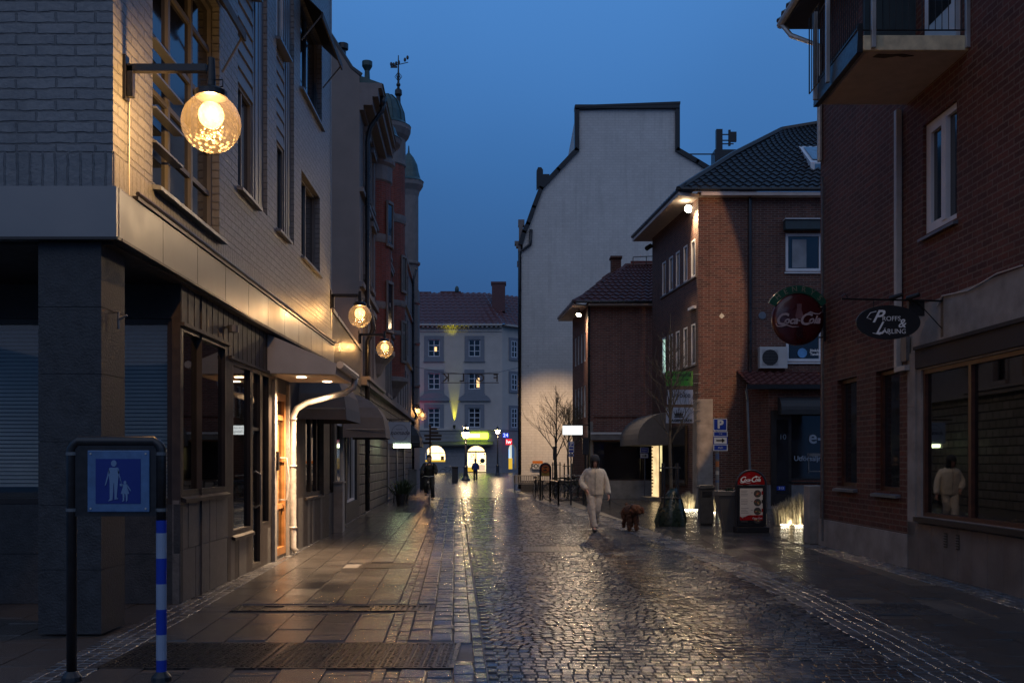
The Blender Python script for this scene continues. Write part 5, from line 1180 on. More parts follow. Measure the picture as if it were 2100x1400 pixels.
# ================================================================ SIGNS ON THE RIGHT
# oval hairdresser sign
Yo = 14.2; ox, oz = xx(1821, Yo), zz(661, Yo)
os_ = thing("oval_shop_sign", "black oval sign reading Proffs & Lärling hanging from an iron bracket", "sign", (ox, Yo, oz))
b = MB(); n = 40; rx, rz = 66 * Yo / F, 35 * Yo / F; b.prism([(ox + rx * math.cos(2 * PI * k / n), oz + rz * math.sin(2 * PI * k / n)) for k in range(n)], Yo - .02, Yo + .02); b.build("board", mat("black_sign_board", (.012, .012, .014), .4, var=.1), os_, bevel=.004)
def ot(t, px, py, s, **k): return text(t, s, (xx(px, Yo), Yo - .022, zz(py, Yo)), (1, 0, 0), white_ink, os_, ext=.002, **k)
ot("P", 1796, 650, .24, shear=.5, bold=.004, sx=1.0); ot("ROFFS", 1827, 654, .092, sx=1.0); ot("&", 1848, 664, .17, shear=.25, bold=.002); ot("L", 1801, 674, .24, shear=.6, bold=.003, sx=.9); ot("ÄRLING", 1833, 680, .092, sx=1.0)
b = MB(); b.tube([(ox - .17, Yo - .022, oz + .15), (ox - .25, Yo - .022, oz + .13), (ox - .3, Yo - .022, oz + .06), (ox - .24, Yo - .022, oz + .04)], .006, 4); b.tube([(ox - .22, Yo - .022, oz - .15), (ox - .12, Yo - .022, oz - .17), (ox - .06, Yo - .022, oz - .11), (ox + .02, Yo - .022, oz - .17)], .006, 4); b.build("swash", white_ink, os_)
b = MB(); zb0 = oz + rz + .06; b.tube([(6., Yo, zb0), (xx(1726, Yo), Yo, zb0 + .03)], .014, 6); b.tube([(ox + .2, Yo, oz + rz * .8), (ox + .2, Yo, zb0)], .008, 5); b.tube([(ox - .2, Yo, oz + rz * .8), (ox - .2, Yo, zb0)], .008, 5)
b.tube([(xx(1740, Yo), Yo, zb0 + .03), (xx(1733, Yo), Yo, zb0 + .1), (xx(1726, Yo), Yo, zb0 + .06)], .008, 5); b.box(5.96, 6., Yo - .04, Yo + .04, zb0 - .5, zb0 + .08); b.tube([(6, Yo, zb0 - .42), (ox + .4, Yo, zb0)], .008, 5)
b.build("iron_bracket", black_m, os_)
b = MB(); 
for dx in (.02, .25): b.tube([(ox + dx, Yo - .02, zb0 + .03), (ox + dx + .13, Yo - .14, zb0 + .07)], [.035, .03], 8); b.tube([(ox + dx + .05, Yo, zb0), (ox + dx + .07, Yo - .07, zb0 + .05)], .012, 5)
b.build("spotlight_head", black_m, os_)
b = MB(); b.box(ox + .3, ox + .52, Yo + .03, Yo + .1, zb0 - .2, zb0); b.build("transformer_box", black_m, os_)
def script(parent, x, y, z, s, m, ext=.003):
    """the flowing red-drink wordmark: slanted letters with two long swashes"""
    U_ = (1, 0, 0)
    kw = dict(ext=ext)
    text("C", s * .86, (x - .95 * s, y, z), U_, m, parent, shear=.35, bold=s * .02, sx=.95, **kw); text("oca", s * .56, (x - .44 * s, y, z - .04 * s), U_, m, parent, shear=.4, bold=s * .018, sx=.9, **kw)
    text("-", s * .6, (x + .02 * s, y, z), U_, m, parent, bold=s * .012, sx=.6, **kw)
    text("C", s * .86, (x + .28 * s, y, z), U_, m, parent, shear=.35, bold=s * .02, sx=.95, **kw); text("ola", s * .56, (x + .78 * s, y, z - .02 * s), U_, m, parent, shear=.4, bold=s * .018, sx=.9, **kw)
    b = MB(); sw = lambda P_, r: b.tube([(x + a * s, y, z + c * s) for a, c in P_], [q * s for q in r], 5)
    sw([(-1.2, -.2), (-1.12, -.34), (-.9, -.36), (-.65, -.28), (-.35, -.38), (.0, -.36)], [.03, .04, .04, .035, .03, .01]); sw([(.42, .3), (.6, .4), (.85, .3), (1.05, .3), (1.18, .4)], [.025, .035, .035, .025, .01])
    b.build("swash", m, parent)
Yd = 19.3; dx_, dz_ = xx(1636, Yd), zz(655, Yd); rd = 53.5 * Yd / F
cd = thing("round_drink_sign", "round dark red Coca-Cola disc sign with green arc hanging from the brick corner", "sign", (dx_, Yd, dz_))
b = MB(); n = 40; b.v = []; 
for r, y in ((0, -.1), (.5, -.09), (.8, -.07), (.95, -.04), (1., 0)):
    pass
prof = [(.001, .1), (rd * .5, .09), (rd * .8, .065), (rd * .95, .035), (rd, 0), (rd, -.03), (.001, -.05)]
rings = [[b.p(dx_ + r * math.cos(2 * PI * k / n), Yd - h, dz_ + r * math.sin(2 * PI * k / n)) for k in range(n)] for r, h in prof]
for A, B in zip(rings, rings[1:]):
    for k in range(n): b.face([A[k], B[k], B[(k + 1) % n], A[(k + 1) % n]])
b.build("disc", deep_red, cd, smooth=True)
script(cd, dx_ - .01, Yd - .12, dz_ - .02, .36, mat("cream_script", (.5, .4, .42), .4, var=.05), .002)
b = MB(); b.prism([(dx_ - .045, dz_ + .28), (dx_ + .045, dz_ + .28), (dx_ + .04, dz_ + .18), (dx_ + .075, dz_ + .06), (dx_ + .06, dz_ - .0), (dx_ - .06, dz_ - 0), (dx_ - .075, dz_ + .06), (dx_ - .04, dz_ + .18)], Yd - .108, Yd - .1); b.build("bottle_cap_motif", mat("faint_bottle", (.2, .1, .11), .4), cd)
b = MB(); b.prism([(dx_ - .06, dz_ - .14), (dx_ + .06, dz_ - .14), (dx_ + .05, dz_ - .24), (dx_ + .07, dz_ - .36), (dx_ - .07, dz_ - .36), (dx_ - .05, dz_ - .24)], Yd - .108, Yd - .1); b.build("bottle_motif", mat("dark_bottle", (.03, .004, .006), .3), cd)
b = MB(); n = 18; A_ = [math.radians(30 + 120 * k / n) for k in range(n + 1)]
b.prism([(dx_ + (rd + .005) * math.cos(a), dz_ + (rd + .005) * math.sin(a)) for a in A_] + [(dx_ + (rd + .145) * math.cos(a), dz_ + (rd + .145) * math.sin(a)) for a in A_[::-1]], Yd - .03, Yd + .03); ga = b.build("green_arc", green_arc, cd)
for k, ch in enumerate("HENRYS"):
    a = math.radians(132 - k * 17.5); r = rd + .075; t_ = text(ch, .14, (0, 0, 0), (1, 0, 0), mat("dull_gold_letter", (.25, .24, .17), .5), None, ext=.003)
    t_.data.transform(Matrix.Translation((dx_ + r * math.cos(a) - dx_, Yd - .035 - Yd, dz_ + r * math.sin(a) - dz_)) @ Matrix.Rotation(-(a - PI / 2), 4, 'Y')); t_.parent = ga; t_.name = "lettering"; t_.matrix_parent_inverse = Matrix()
b = MB(); b.box(dx_ + rd - .05, 6., Yd - .015, Yd + .015, zz(633, Yd), zz(630, Yd)); b.box(dx_ + rd - .1, 6., Yd - .015, Yd + .015, zz(693, Yd), zz(690, Yd)); b.box(5.86, 5.9, Yd - .04, Yd + .04, zz(700, Yd), zz(625, Yd)); b.build("bracket", black_m, cd)
# stacked signs on the corner of the floodlit house
Ys = 35.85
for lb, p0, p1, q0, q1, m_, nm in (("green direction sign reading Partyworld on the brick corner", 1365, 1421, 761, 791, mat("lime_green_board", (.07, .3, .03), .4, var=.1), "direction_sign"), ("pale middle signboard below the green one on the brick corner", 1368, 1421, 799, 829, pale_sign, "hanging_sign"), ("pale signboard with crown emblem and capital letters, lowest on the corner", 1366, 1422, 835, 867, pale_sign, "hanging_sign")):
    z0, z1 = zz(q1, Ys), zz(q0, Ys); X0_, X1_ = xx(p0, Ys), xx(p1, Ys); t = thing(nm, lb, "sign", ((X0_ + X1_) / 2, Ys, z0), "signs stacked on the floodlit corner")
    b = MB(); b.box(X0_, X1_, Ys - .03, Ys + .03, z0, z1); bd_ = b.build("board", m_, t)
    b = MB(); 
    for z in (z0 + .1, z1 - .1): b.box(X1_, 6.6, Ys - .015, Ys + .015, z - .012, z + .012)
    b.build("bracket", steel_grey, t)
    xm_ = (X0_ + X1_) / 2; y_ = Ys - .035
    if q0 == 761:
        text("Partyworld", .2, (xm_, y_, z1 - .13), (1, 0, 0), ink, bd_, bold=.004, sx=.92); text("20 meter", .1, (xm_ - .22, y_, z1 - .3), (1, 0, 0), ink, bd_)
        b = MB(); b.box(xm_ + .05, xm_ + .27, y_ - .004, y_, z1 - .31, z1 - .295); b.prism([(xm_ + .25, z1 - .34), (xm_ + .34, z1 - .302), (xm_ + .25, z1 - .265)], y_ - .004, y_); b.build("arrow", ink, bd_)
    elif q0 == 799: text("Lobke", .27, (xm_ + .03, y_, z1 - .19), (1, 0, 0), mat("grey_blue_ink", (.06, .07, .1), .5), bd_, bold=.004)
    else:
        text("HAGENSTADS", .125, (xm_ + .02, y_, z0 + .08), (1, 0, 0), ink, bd_, bold=.006, sx=1.05); b = MB()
        cw = [(-.17, .0), (.17, 0), (.21, .13), (.12, .07), (.1, .17), (.03, .08), (0, .19), (-.03, .08), (-.1, .17), (-.12, .07), (-.21, .13)]; b.prism([(xm_ - .04 + q * .8, z0 + .24 + w_) for q, w_ in cw], y_ - .006, y_)
        for q, w_ in ((.21, .15), (.1, .19), (0, .215), (-.1, .19), (-.21, .15)): b.ball((xm_ - .04 + q * .8, y_, z0 + .24 + w_), .02, .006, .02, 6, 4)
        b.box(xm_ - .2, xm_ + .12, y_ - .006, y_, z0 + .19, z0 + .225); b.build("crown_emblem", ink, bd_)
# pennant sign on the left with lit panel below
Yn = 38.; t = thing("nomad_shop_sign", "pale square shop sign with thin circle and script, lit panel beneath", "sign", (xx(818, Yn), Yn, zz(887, Yn)))
X0_, X1_ = xx(796, Yn), xx(842, Yn); b = MB(); b.box(X0_, X1_, Yn - .03, Yn + .03, zz(909, Yn), zz(865, Yn)); bd_ = b.build("board", mat("pale_grey_blue_board", (.3, .38, .5), .5, var=.04), t)
b = MB(); cx_, cz_ = (X0_ + X1_) / 2 + .02, zz(887, Yn); b.tube([(cx_ + .3 * math.cos(2 * PI * k / 28), Yn - .035, cz_ + .3 * math.sin(2 * PI * k / 28)) for k in range(29)], .006, 4); b.build("ring_motif", mat("navy_ink", (.02, .035, .07), .5), bd_)
text("nomade", .22, (cx_, Yn - .036, cz_), (1, 0, 0), MATS["navy_ink"], bd_, shear=.35, bold=.002); text("by scandi", .06, (cx_ - .02, Yn - .036, cz_ + .13), (1, 0, 0), MATS["navy_ink"], bd_)
b = MB(); b.box(X0_ + .2, X1_ + .0, Yn - .05, Yn + .05, zz(917.5, Yn), zz(910, Yn)); b.build("light_panel", emis("cream_green_light_panel", (.78, .9, .5), 12), t)
b = MB(); b.box(-4.9, X1_ + .02, Yn - .015, Yn + .015, zz(861, Yn), zz(859, Yn)); b.tube([(X0_ + .05, Yn, zz(866, Yn)), (X0_ + .05, Yn, zz(859, Yn))], .01, 4); b.tube([(X1_ - .05, Yn, zz(866, Yn)), (X1_ - .05, Yn, zz(859, Yn))], .01, 4); b.build("bracket", black_m, t)
# banner of hanging letters across the street end, seen from behind
Yb = 60.; t = thing("hanging_letter_banner", "open metal letters reading FOLK backwards on two rods over the street", "banner", (xx(963, Yb), Yb, zz(775, Yb)))
b = MB(); b.tube([(xx(852, Yb), Yb, zz(752, Yb)), (xx(905, Yb), Yb, zz(763, Yb)), (xx(963, Yb), Yb, zz(767, Yb)), (xx(1022, Yb), Yb, zz(763, Yb)), (xx(1084, 54.8), 54.85, zz(749, 54.8))], .012, 4); b.build("wire", black_m, t)
b = MB(); b.tube([(xx(905, Yb), Yb, zz(766, Yb)), (xx(1023, Yb), Yb, zz(766, Yb))], .022, 5); b.tube([(xx(905, Yb), Yb, zz(784.5, Yb)), (xx(1023, Yb), Yb, zz(784.5, Yb))], .022, 5); b.build("rods", mat("rusty_rod", (.09, .06, .05), .5), t)
for ch, px in (("K", 915), ("L", 948), ("O", 985), ("F", 1017)): text(ch, .62, (xx(px, Yb), Yb - .01, zz(775.5, Yb)), (1, 0, 0), mat("rusty_letter", (.14, .11, .09), .5), t, bold=.012, ext=.02, flip=True)
# parking signs
def psign(px, pyb, plates, label, h=None, pr=.03, post=None, stickers=False, arrow=None, arrowpx=None):
    g = gp(px, pyb); Y = g.y; t = thing("parking_sign", label, "traffic sign", (g.x, Y, 0))
    top = max(zz(p[2], Y) for p in plates)
    b = MB(); b.tube([(g.x, Y, 0), (g.x, Y, (h if h else top))], pr, 10); b.build("post", post or steel_grey, t)
    for k, (a, c, q0, q1, m_, tx) in enumerate(plates):
        b = MB(); b.box(xx(a, Y), xx(c, Y), Y - pr - .02, Y - pr, zz(q1, Y), zz(q0, Y)); pb = b.build("plate", m_, t)
        b = MB(); e = .018; x0, x1, z0, z1 = xx(a, Y) , xx(c, Y), zz(q1, Y), zz(q0, Y)
        for q in ((x0, x1, z0, z0 + e), (x0, x1, z1 - e, z1), (x0, x0 + e, z0 + e, z1 - e), (x1 - e, x1, z0 + e, z1 - e)): b.box(q[0], q[1], Y - pr - .024, Y - pr - .02, q[2], q[3])
        b.build("border", white_sign if m_ is blue_sign else blue_sign, pb)
        cx_ = (x0 + x1) / 2
        if tx == "P": text("P", (z1 - z0) * .95, (cx_, Y - pr - .026, (z0 + z1) / 2), (1, 0, 0), white_sign, pb, bold=.012, ext=.002)
        elif tx == ">":
            s_ = (x1 - x0); zc_ = (z0 + z1) / 2; b = MB(); b.box(cx_ - s_ * .3, cx_ + s_ * .15, Y - pr - .027, Y - pr - .021, zc_ - .018, zc_ + .018); b.prism([(cx_ + s_ * .1, zc_ - .06), (cx_ + s_ * .32, zc_), (cx_ + s_ * .1, zc_ + .06)], Y - pr - .027, Y - pr - .021); b.build("arrow", ink, pb)
        elif tx: text(tx, (z1 - z0) * .33, (cx_, Y - pr - .026, (z0 + z1) / 2), (1, 0, 0), white_sign, pb, ext=.002)
    if stickers:
        for k in range(9): b = MB(); z = 1.05 + k * .2; b.tube([(g.x, Y, z), (g.x, Y, z + R.uniform(.06, .15))], pr + .003, 10); b.build("sticker", [mat("sticker_blue", (.05, .09, .2), .5), mat("sticker_white", (.3, .3, .28), .5), mat("sticker_orange", (.3, .1, .03), .5)][k % 3], t)
    return t
psign(1471, 1072, [(1462, 1490, 858, 883, blue_sign, "P"), (1462, 1491, 884, 895, blue_sign, "9-18"), (1462, 1491, 895, 911, white_sign, ">"), (1462, 1491, 911, 924, blue_sign, "Avgift")], "blue parking sign with arrow plate on a stickered post by the granite pilaster", pr=.045, h=zz(896, 26.4), stickers=True)
psign(1322, 1022, [(1312.5, 1329.5, 917, 928, blue_sign, "P-skiva"), (1312.5, 1329.5, 929, 939, white_sign, ">")], "small blue and white plates on a grey post beside the lit doorway")
psign(1171, 1030, [(1166, 1177, 905, 915, blue_sign, "P"), (1166, 1177, 915.4, 921, blue_sign, ""), (1166, 1177, 921.4, 928, blue_sign, ""), (1166, 1177, 930, 936, white_sign, ">")], "narrow blue parking sign left of the black box among the bicycles")
def box_post(px, pyb, x0, x1, y0, y1, label):
    g = gp(px, pyb); Y = g.y; t = thing("boxed_notice_post", label, "notice box", (g.x, Y, 0)); b = MB(); b.tube([(g.x, Y, 0), (g.x, Y, zz(y1, Y))], .045, 8); b.build("post", black_m, t)
    b = MB(); b.box(xx(x0, Y), xx(x1, Y), Y - .08, Y + .08, zz(y1, Y), zz(y0, Y)); b.build("box", black_m, t, bevel=.015)
    b = MB(); b.box(xx(x0, Y) - .02, xx(x1, Y) + .02, Y - .1, Y + .1, zz(y0, Y), zz(y0, Y) + .03); b.build("lid", black_m, t)
box_post(1201, 1036, 1194, 1208, 899, 932, "black notice box on a post left of the walking person"); box_post(1138, 1020, 1134, 1142, 917, 943, "smaller black box on a post before the thin tree")
# rounded orange board
g = gp(1118, 1024); Y = g.y; t = thing("no_entry_board", "round topped black framed board with orange prohibition sign near the bicycles", "traffic sign", (g.x, Y, 0))
xa_, xb_ = xx(1108, Y), xx(1129, Y); zt = zz(960, Y); c = (xa_ + xb_) / 2; r = (xb_ - xa_) / 2
b = MB(); b.tube([(xa_, Y, 0), (xa_, Y, zt)] + [(c - r * math.cos(PI * k / 8), Y, zt + r * math.sin(PI * k / 8)) for k in range(1, 8)] + [(xb_, Y, zt), (xb_, Y, 0)], .035, 8); b.build("frame", black_m, t)
b = MB(); n = 12; b.prism([(xb_ - .03, zz(976, Y)), (xa_ + .03, zz(976, Y))][::-1] + [(c + (r - .02) * math.cos(PI * k / n), zt + (r - .02) * math.sin(PI * k / n)) for k in range(n + 1)], Y - .015, Y + .015); pb = b.build("board", mat("dark_maroon_board", (.06, .012, .015), .5), t)
b = MB(); b.tube([(c, Y - .022, zt - .02), (c, Y - .018, zt - .02)], [.17, .17], 20); b.build("disc", orange_sign, pb)
b = MB(); b.tube([(c + .165 * math.cos(2 * PI * k / 20), Y - .024, zt - .02 + .165 * math.sin(2 * PI * k / 20)) for k in range(21)], .016, 5); b.tube([(c - .12, Y - .026, zt + .1), (c + .12, Y - .026, zt - .14)], .013, 5); b.build("red_ring", mat("dull_red_ring", (.25, .02, .015), .5), pb)
b = MB(); b.ball((c + .02, Y - .028, zt + .05), .07, .005, .03, 8, 5); b.ball((c - .02, Y - .028, zt - .08), .09, .005, .035, 8, 5); b.box(c - .09, c + .07, Y - .03, Y - .026, zt - .1, zt - .07); b.build("vehicle_pictogram", ink, pb)
b = MB(); b.box(xa_ + .05, xb_ - .05, Y - .02, Y + .01, zz(975, Y), zz(966, Y)); b.build("yellow_plate", mat("dull_yellow_plate", (.35, .2, .03), .5), t)
# A-board with menu
g = gp(1540, 1091); Y = g.y; ab = thing("menu_board", "black framed pavement board with red Coca-Cola arch and food menu", "sandwich board", (g.x, Y, 0))
xa_, xb_ = xx(1510, Y), xx(1570, Y); c = (xa_ + xb_) / 2; r = (xb_ - xa_) / 2; za = zz(993, Y)
b = MB(); b.tube([(xa_, Y, .12), (xa_, Y, za)] + [(c - r * math.cos(PI * k / 12), Y, za + r * .95 * math.sin(PI * k / 12)) for k in range(1, 12)] + [(xb_, Y, za), (xb_, Y, .12)], .028, 8); b.box(xa_, xb_, Y - .02, Y + .02, zz(1000, Y), zz(995, Y)); b.build("frame", black_m, ab)
b = MB(); n = 14; b.prism([(c + (r - .02) * math.cos(PI * k / n), za + (r - .02) * .95 * math.sin(PI * k / n)) for k in range(n + 1)], Y - .018, Y + .01); rp = b.build("red_arch", red_sign, ab)
script(rp, c - .01, Y - .022, za + .11, .2, white_ink, .002)
b = MB(); b.box(xa_ + .02, xb_ - .02, Y - .03, Y + .03, zz(1070, Y), zz(999, Y)); mf = b.build("poster_frame", black_m, ab)
b = MB(); z0, z1 = zz(1066, Y), zz(999, Y) - .02; b.box(xa_ + .075, xb_ - .075, Y - .036, Y - .03, z0, z1); pp = b.build("menu_poster", mat("off_white_paper", (.62, .58, .52), .6, var=.04), mf)
b = MB(); b.prism([(xa_ + .075, z0), (xb_ - .075, z0), (xb_ - .075, z0 + .12)] + [(c + .04 - .06 * k, z0 + .115 - .012 * k + .02 * math.sin(k)) for k in range(0, 5)] + [(xa_ + .075, z0 + .09)], Y - .04, Y - .036); b.build("red_wave", red_sign, pp)
text("Coca-Cola", .05, (xb_ - .2, Y - .042, z0 + .045), (1, 0, 0), white_ink, pp, shear=.4, ext=.001)
fc = [mat("food_red", (.35, .04, .02), .5), mat("food_brown", (.2, .08, .03), .5), mat("food_green", (.06, .12, .03), .5), mat("food_cream", (.5, .35, .15), .5)]
for row in range(4):
    zr = z1 - .12 - row * .195; pf = MB(); pf.tube([(xb_ - .19, Y - .0375, zr), (xb_ - .19, Y - .0365, zr)], [.085, .085], 14); pl_ = pf.build("dish_picture", mat("plate_dark", (.06, .05, .045), .5), pp)
    for q in range(9):
        b = MB(); a = R.uniform(0, 6.28); rr = R.uniform(0, .07); b.ball((xb_ - .19 + rr * math.cos(a), Y - .04, zr + rr * .6 * math.sin(a)), R.uniform(.015, .03), .003, R.uniform(.01, .02), 7, 4); b.build("food", fc[(q + row) % 4], pl_)
    b = MB()
    for l in range(4): b.box(xa_ + .1, xa_ + .1 + R.uniform(.1, .18), Y - .0375, Y - .0362, zr + .06 - l * .035, zr + .069 - l * .035)
    b.box(xa_ + .32, xa_ + .36, Y - .0375, Y - .0362, zr + .02, zr + .03)
    b.build("text_lines", mat("grey_text", (.2, .17, .16), .6), pp)
    if row in (0, 2, 1): b = MB(); b.box(xb_ - .1, xb_ - .085 + .02, Y - .0385, Y - .0365, zr - .02, zr + .06); b.build("drink_can", red_sign if row != 1 else ink, pp)
b = MB(); b.box(xa_ - .03, xb_ + .04, Y - .2, Y + .2, 0, .13); b.box(xa_ + .03, xb_ - .03, Y - .02, Y + .02, .13, .3); b.build("weighted_base", black_m, ab, bevel=.01)
# litter bins and planter
g = gp(1450, 1077); t = thing("litter_bin", "dark metal litter bin standing before the granite pilaster", "bin", (g.x, g.y, 0)); x, Y = g.x, g.y
h = zz(994, Y); b = MB(); b.prism([(x - .17, Y), (x + .17, Y), (x + .17, Y + .34), (x - .17, Y + .34)], .03, h - .1, 'xy'); b.build("body", plastic_dark, t, bevel=.02)
b = MB(); b.box(x - .2, x + .2, Y - .03, Y + .37, h - .1, h - .03); b.box(x - .17, x + .17, Y, Y + .34, h - .03, h); b.box(x - .15, x + .15, Y + .03, Y + .3, 0, .03); b.build("lid", plastic_dark, t, bevel=.01)
b = MB(); b.box(x - .12, x + .12, Y - .01, Y, h - .3, h - .16); b.build("slot", black_m, t)
g = gp(1498, 1090); x, Y = g.x + .05, g.y + .35; h = zz(1006, Y); t = thing("tall_planter", "tall tapering grey planter with low plants behind the menu board", "planter", (x, Y, 0))
b = MB(); b.hexa([(x - .14, Y - .14, 0), (x + .14, Y - .14, 0), (x + .14, Y + .14, 0), (x - .14, Y + .14, 0)], [(x - .3, Y - .3, h - .1), (x + .3, Y - .3, h - .1), (x + .3, Y + .3, h - .1), (x - .3, Y + .3, h - .1)]); b.box(x - .32, x + .32, Y - .32, Y + .32, h - .1, h); b.build("pot", mat("grey_planter_shell", (.1, .095, .09), .55, var=.1), t)
def tuft(cx, cy, z0, h, spread, n, w, name, m, parent, seed=1, lean=.4, foot=.5):
    r_ = random.Random(seed); b = MB()
    for k in range(n):
        a = r_.uniform(0, 2 * PI); q = abs(r_.gauss(0, .5)); q = min(q, 1); ln = h * r_.uniform(.55, 1.05); bx_, by_ = cx + spread * foot * q * math.cos(a), cy + spread * foot * q * math.sin(a)
        ex, ey = bx_ + spread * lean * q * math.cos(a) + r_.gauss(0, .03), by_ + spread * lean * q * math.sin(a) + r_.gauss(0, .03); t_ = r_.uniform(0, PI); dx2, dy2 = w * math.cos(t_), w * math.sin(t_)
        mx_, my_, mz = (bx_ * .6 + ex * .4), (by_ * .6 + ey * .4), z0 + ln * .6
        b.quad([(bx_ - dx2, by_ - dy2, z0), (bx_ + dx2, by_ + dy2, z0), (mx_ + dx2 * .8, my_ + dy2 * .8, mz), (mx_ - dx2 * .8, my_ - dy2 * .8, mz)]); b.face([b.p(mx_ - dx2 * .8, my_ - dy2 * .8, mz), b.p(mx_ + dx2 * .8, my_ + dy2 * .8, mz), b.p(ex, ey, z0 + ln * (1 - .15 * q))])
    return b.build(name, m, parent)
tuft(x, Y, h - .05, .14, .25, 90, .012, "plants", leaf_m, t, 3)
# glowing ornamental grass with ground light bars
led = emis("ground_light_bar", (1, .9, .66), 30)
clumps = [(1416, 1046, .62, .2, .9), (1478, 1052, .62, .22, .9), (1620, 1077, .62, .26, .9), (1650, 1079, .82, .28, 1.1), (1678, 1083, .5, .22, .9)]
labels = ["clump of lit grass peeking out left of the litter bin", "clump of lit grass between the stickered post and planter", "leftmost grass clump right of the menu board, lit from its foot", "tallest grass clump right of the menu board, lit from its foot", "grass clump closest to the brick corner, lit from its foot"]
for k, ((px, py, h, s, _), lb) in enumerate(zip(clumps, labels)):
    g = gp(px, py); t = thing("lit_grass_clump", lb, "ornamental grass", (g.x, g.y + .42, 0), "clumps of uplit dry grass")
    tuft(g.x, g.y + .42, 0, h, s, 1000, .011, "grass_blades", grass_m, t, 10 + k, .35, 1.)
    if k != 0: pass
    lb_ = thing("ground_light_bar", ["thin light bar on the ground left of the litter bin", "thin light bar at the foot of the stickered post", "thin ground light bar under the leftmost grass clump", "thin ground light bar under the tallest grass clump", "thin ground light bar nearest the brick corner"][k], "ground light", (g.x, g.y, 0), "ground light bars at the grass")
    b = MB(); b.box(g.x - .24, g.x + .24, g.y - .03, g.y + .03, 0, .02); b.build("housing", black_m, lb_)
    b = MB(); b.box(g.x - .23, g.x + .23, g.y - .02, g.y + .02, .021, .03); b.build("light_strip", led, lb_)
    spot("ground_bar_beam", (g.x, g.y - .08, .06), (g.x, g.y + .45, .3), 16, (1, .84, .58), 130, .9, .08)
b = MB(); g = gp(1690, 1119); hh = zz(997, g.y); b.box(g.x - .13, g.x + .12, g.y + .5, g.y + .9, 0, hh); root_mesh(b, "stone_post", concrete, "low stone wall end standing at the corner of the brown brick house", "stone post", bevel=.01)

# ================================================================ BARE TREES
def branch(b, p, d, L, r, lev, rr, tips=None):
    n = 4; pts = [p.copy()]; rad = [r]
    for k in range(n):
        d = (d + Vector((rr.gauss(0, .1), rr.gauss(0, .1), rr.gauss(.06, .05)))).normalized(); p = p + d * L / n; pts.append(p.copy()); rad.append(r * (1 - .17 * (k + 1)))
        if lev > 0:
            for q in range(rr.choice((1, 1, 2))):
                a = rr.uniform(0, 2 * PI); s_ = Vector((math.cos(a), math.sin(a), 0)); nd = (d * rr.uniform(.65, 1.) + s_ * rr.uniform(.35, .65)).normalized(); branch(b, p, nd, L * rr.uniform(.45, .7), rad[-1] * .55, lev - 1, rr)
    b.tube(pts, [max(q, .0035) for q in rad], 5 if lev > 0 else 3, False)
def bare_tree(x, Y, hf, ht, r, label, seed, levels=3, spread=1., nb=6):
    rr = random.Random(seed); t = thing("bare_tree", label, "tree", (x, Y, 0), "young leafless street trees")
    b = MB(); pts = [(x, Y, 0), (x + .02, Y, hf * .5), (x - .01, Y, hf), (x + .03, Y, hf + (ht - hf) * .5), (x, Y, ht * .97)]; b.tube(pts, [r, r * .85, r * .7, r * .4, .008], 8); b.build("trunk", bark, t)
    b = MB()
    for k in range(nb * 2):
        z = hf + (ht - hf) * .75 * k / (nb * 2); a = k * 2.4 + rr.uniform(-.3, .3); L = (ht - z) * rr.uniform(.4, .6) * spread
        branch(b, Vector((x, Y, z)), Vector((math.cos(a) * .55, math.sin(a) * .55, .9)).normalized(), L, r * .42 * (1 - .5 * k / (nb * 2)), levels - 1, rr)
    b.build("crown", bark, t)
bare_tree(xx(1140, 48), 48, 1.75, 5.3, .075, "slender leafless tree against the lit gable wall", 3, 3)
bare_tree(xx(1165, 45.5), 45.5, 1.8, 4.3, .06, "smaller leafless tree beside the bright hanging lightbox", 8, 4)
g = gp(1381, 1078); bare_tree(g.x - .08, g.y, 2.0, 5.4, .055, "leafless tree with watering bag in front of the stacked corner signs", 21, 3, .62, 8)
def tree_guard(x, Y, s, h, label):
    t = thing("tree_guard", label, "tree guard", (x, Y, 0), "iron guards round the street trees"); 
    for a, c in ((-s, -s), (s, -s), (s, s), (-s, s)): b = MB(); b.tube([(x + a, Y + c, 0), (x + a, Y + c, h)], .022, 6); b.build("stake", black_m, t)
    b = MB()
    for z in (h - .12, h * .45):
        b.tube([(x - s - .06, Y - s, z), (x + s + .06, Y - s, z)], .018, 5); b.tube([(x - s - .06, Y + s, z), (x + s + .06, Y + s, z)], .018, 5); b.tube([(x - s, Y - s, z), (x - s, Y + s, z)], .018, 5); b.tube([(x + s, Y - s, z), (x + s, Y + s, z)], .018, 5)
    b.build("rails", black_m, t)
tree_guard(g.x - .08, g.y, .17, zz(949, g.y), "black iron guard round the trunk above the watering bag")
tree_guard(xx(1141, 48), 48, .17, 1.55, "black iron guard round the slender tree by the gable"); tree_guard(xx(1165, 45.5), 45.5, .17, 1.5, "black iron guard round the small tree by the lightbox")
b = MB(); x, Y = g.x - .06, g.y; rings = []
for z, rx, ry, ox_ in ((0, .36, .3, 0), (.12, .38, .32, .0), (.4, .33, .27, .01), (.62, .25, .2, .03), (.8, .15, .13, .05), (.93, .09, .08, .07)):
    n = 22; rings.append([b.p(x + ox_ + rx * (1 + .06 * math.sin(5 * a) + .05 * math.sin(9 * a + z * 8)) * math.cos(a), Y + ry * (1 + .07 * math.sin(7 * a + 1)) * math.sin(a), z) for a in [2 * PI * k / n for k in range(n)]])
for A, B in zip(rings, rings[1:]):
    for k in range(22): b.face([A[k], A[(k + 1) % 22], B[(k + 1) % 22], B[k]])
b.face(rings[-1]); root_mesh(b, "watering_bag", bag_m, "dark green crumpled watering bag round the foot of the tree", "watering bag", smooth=True)

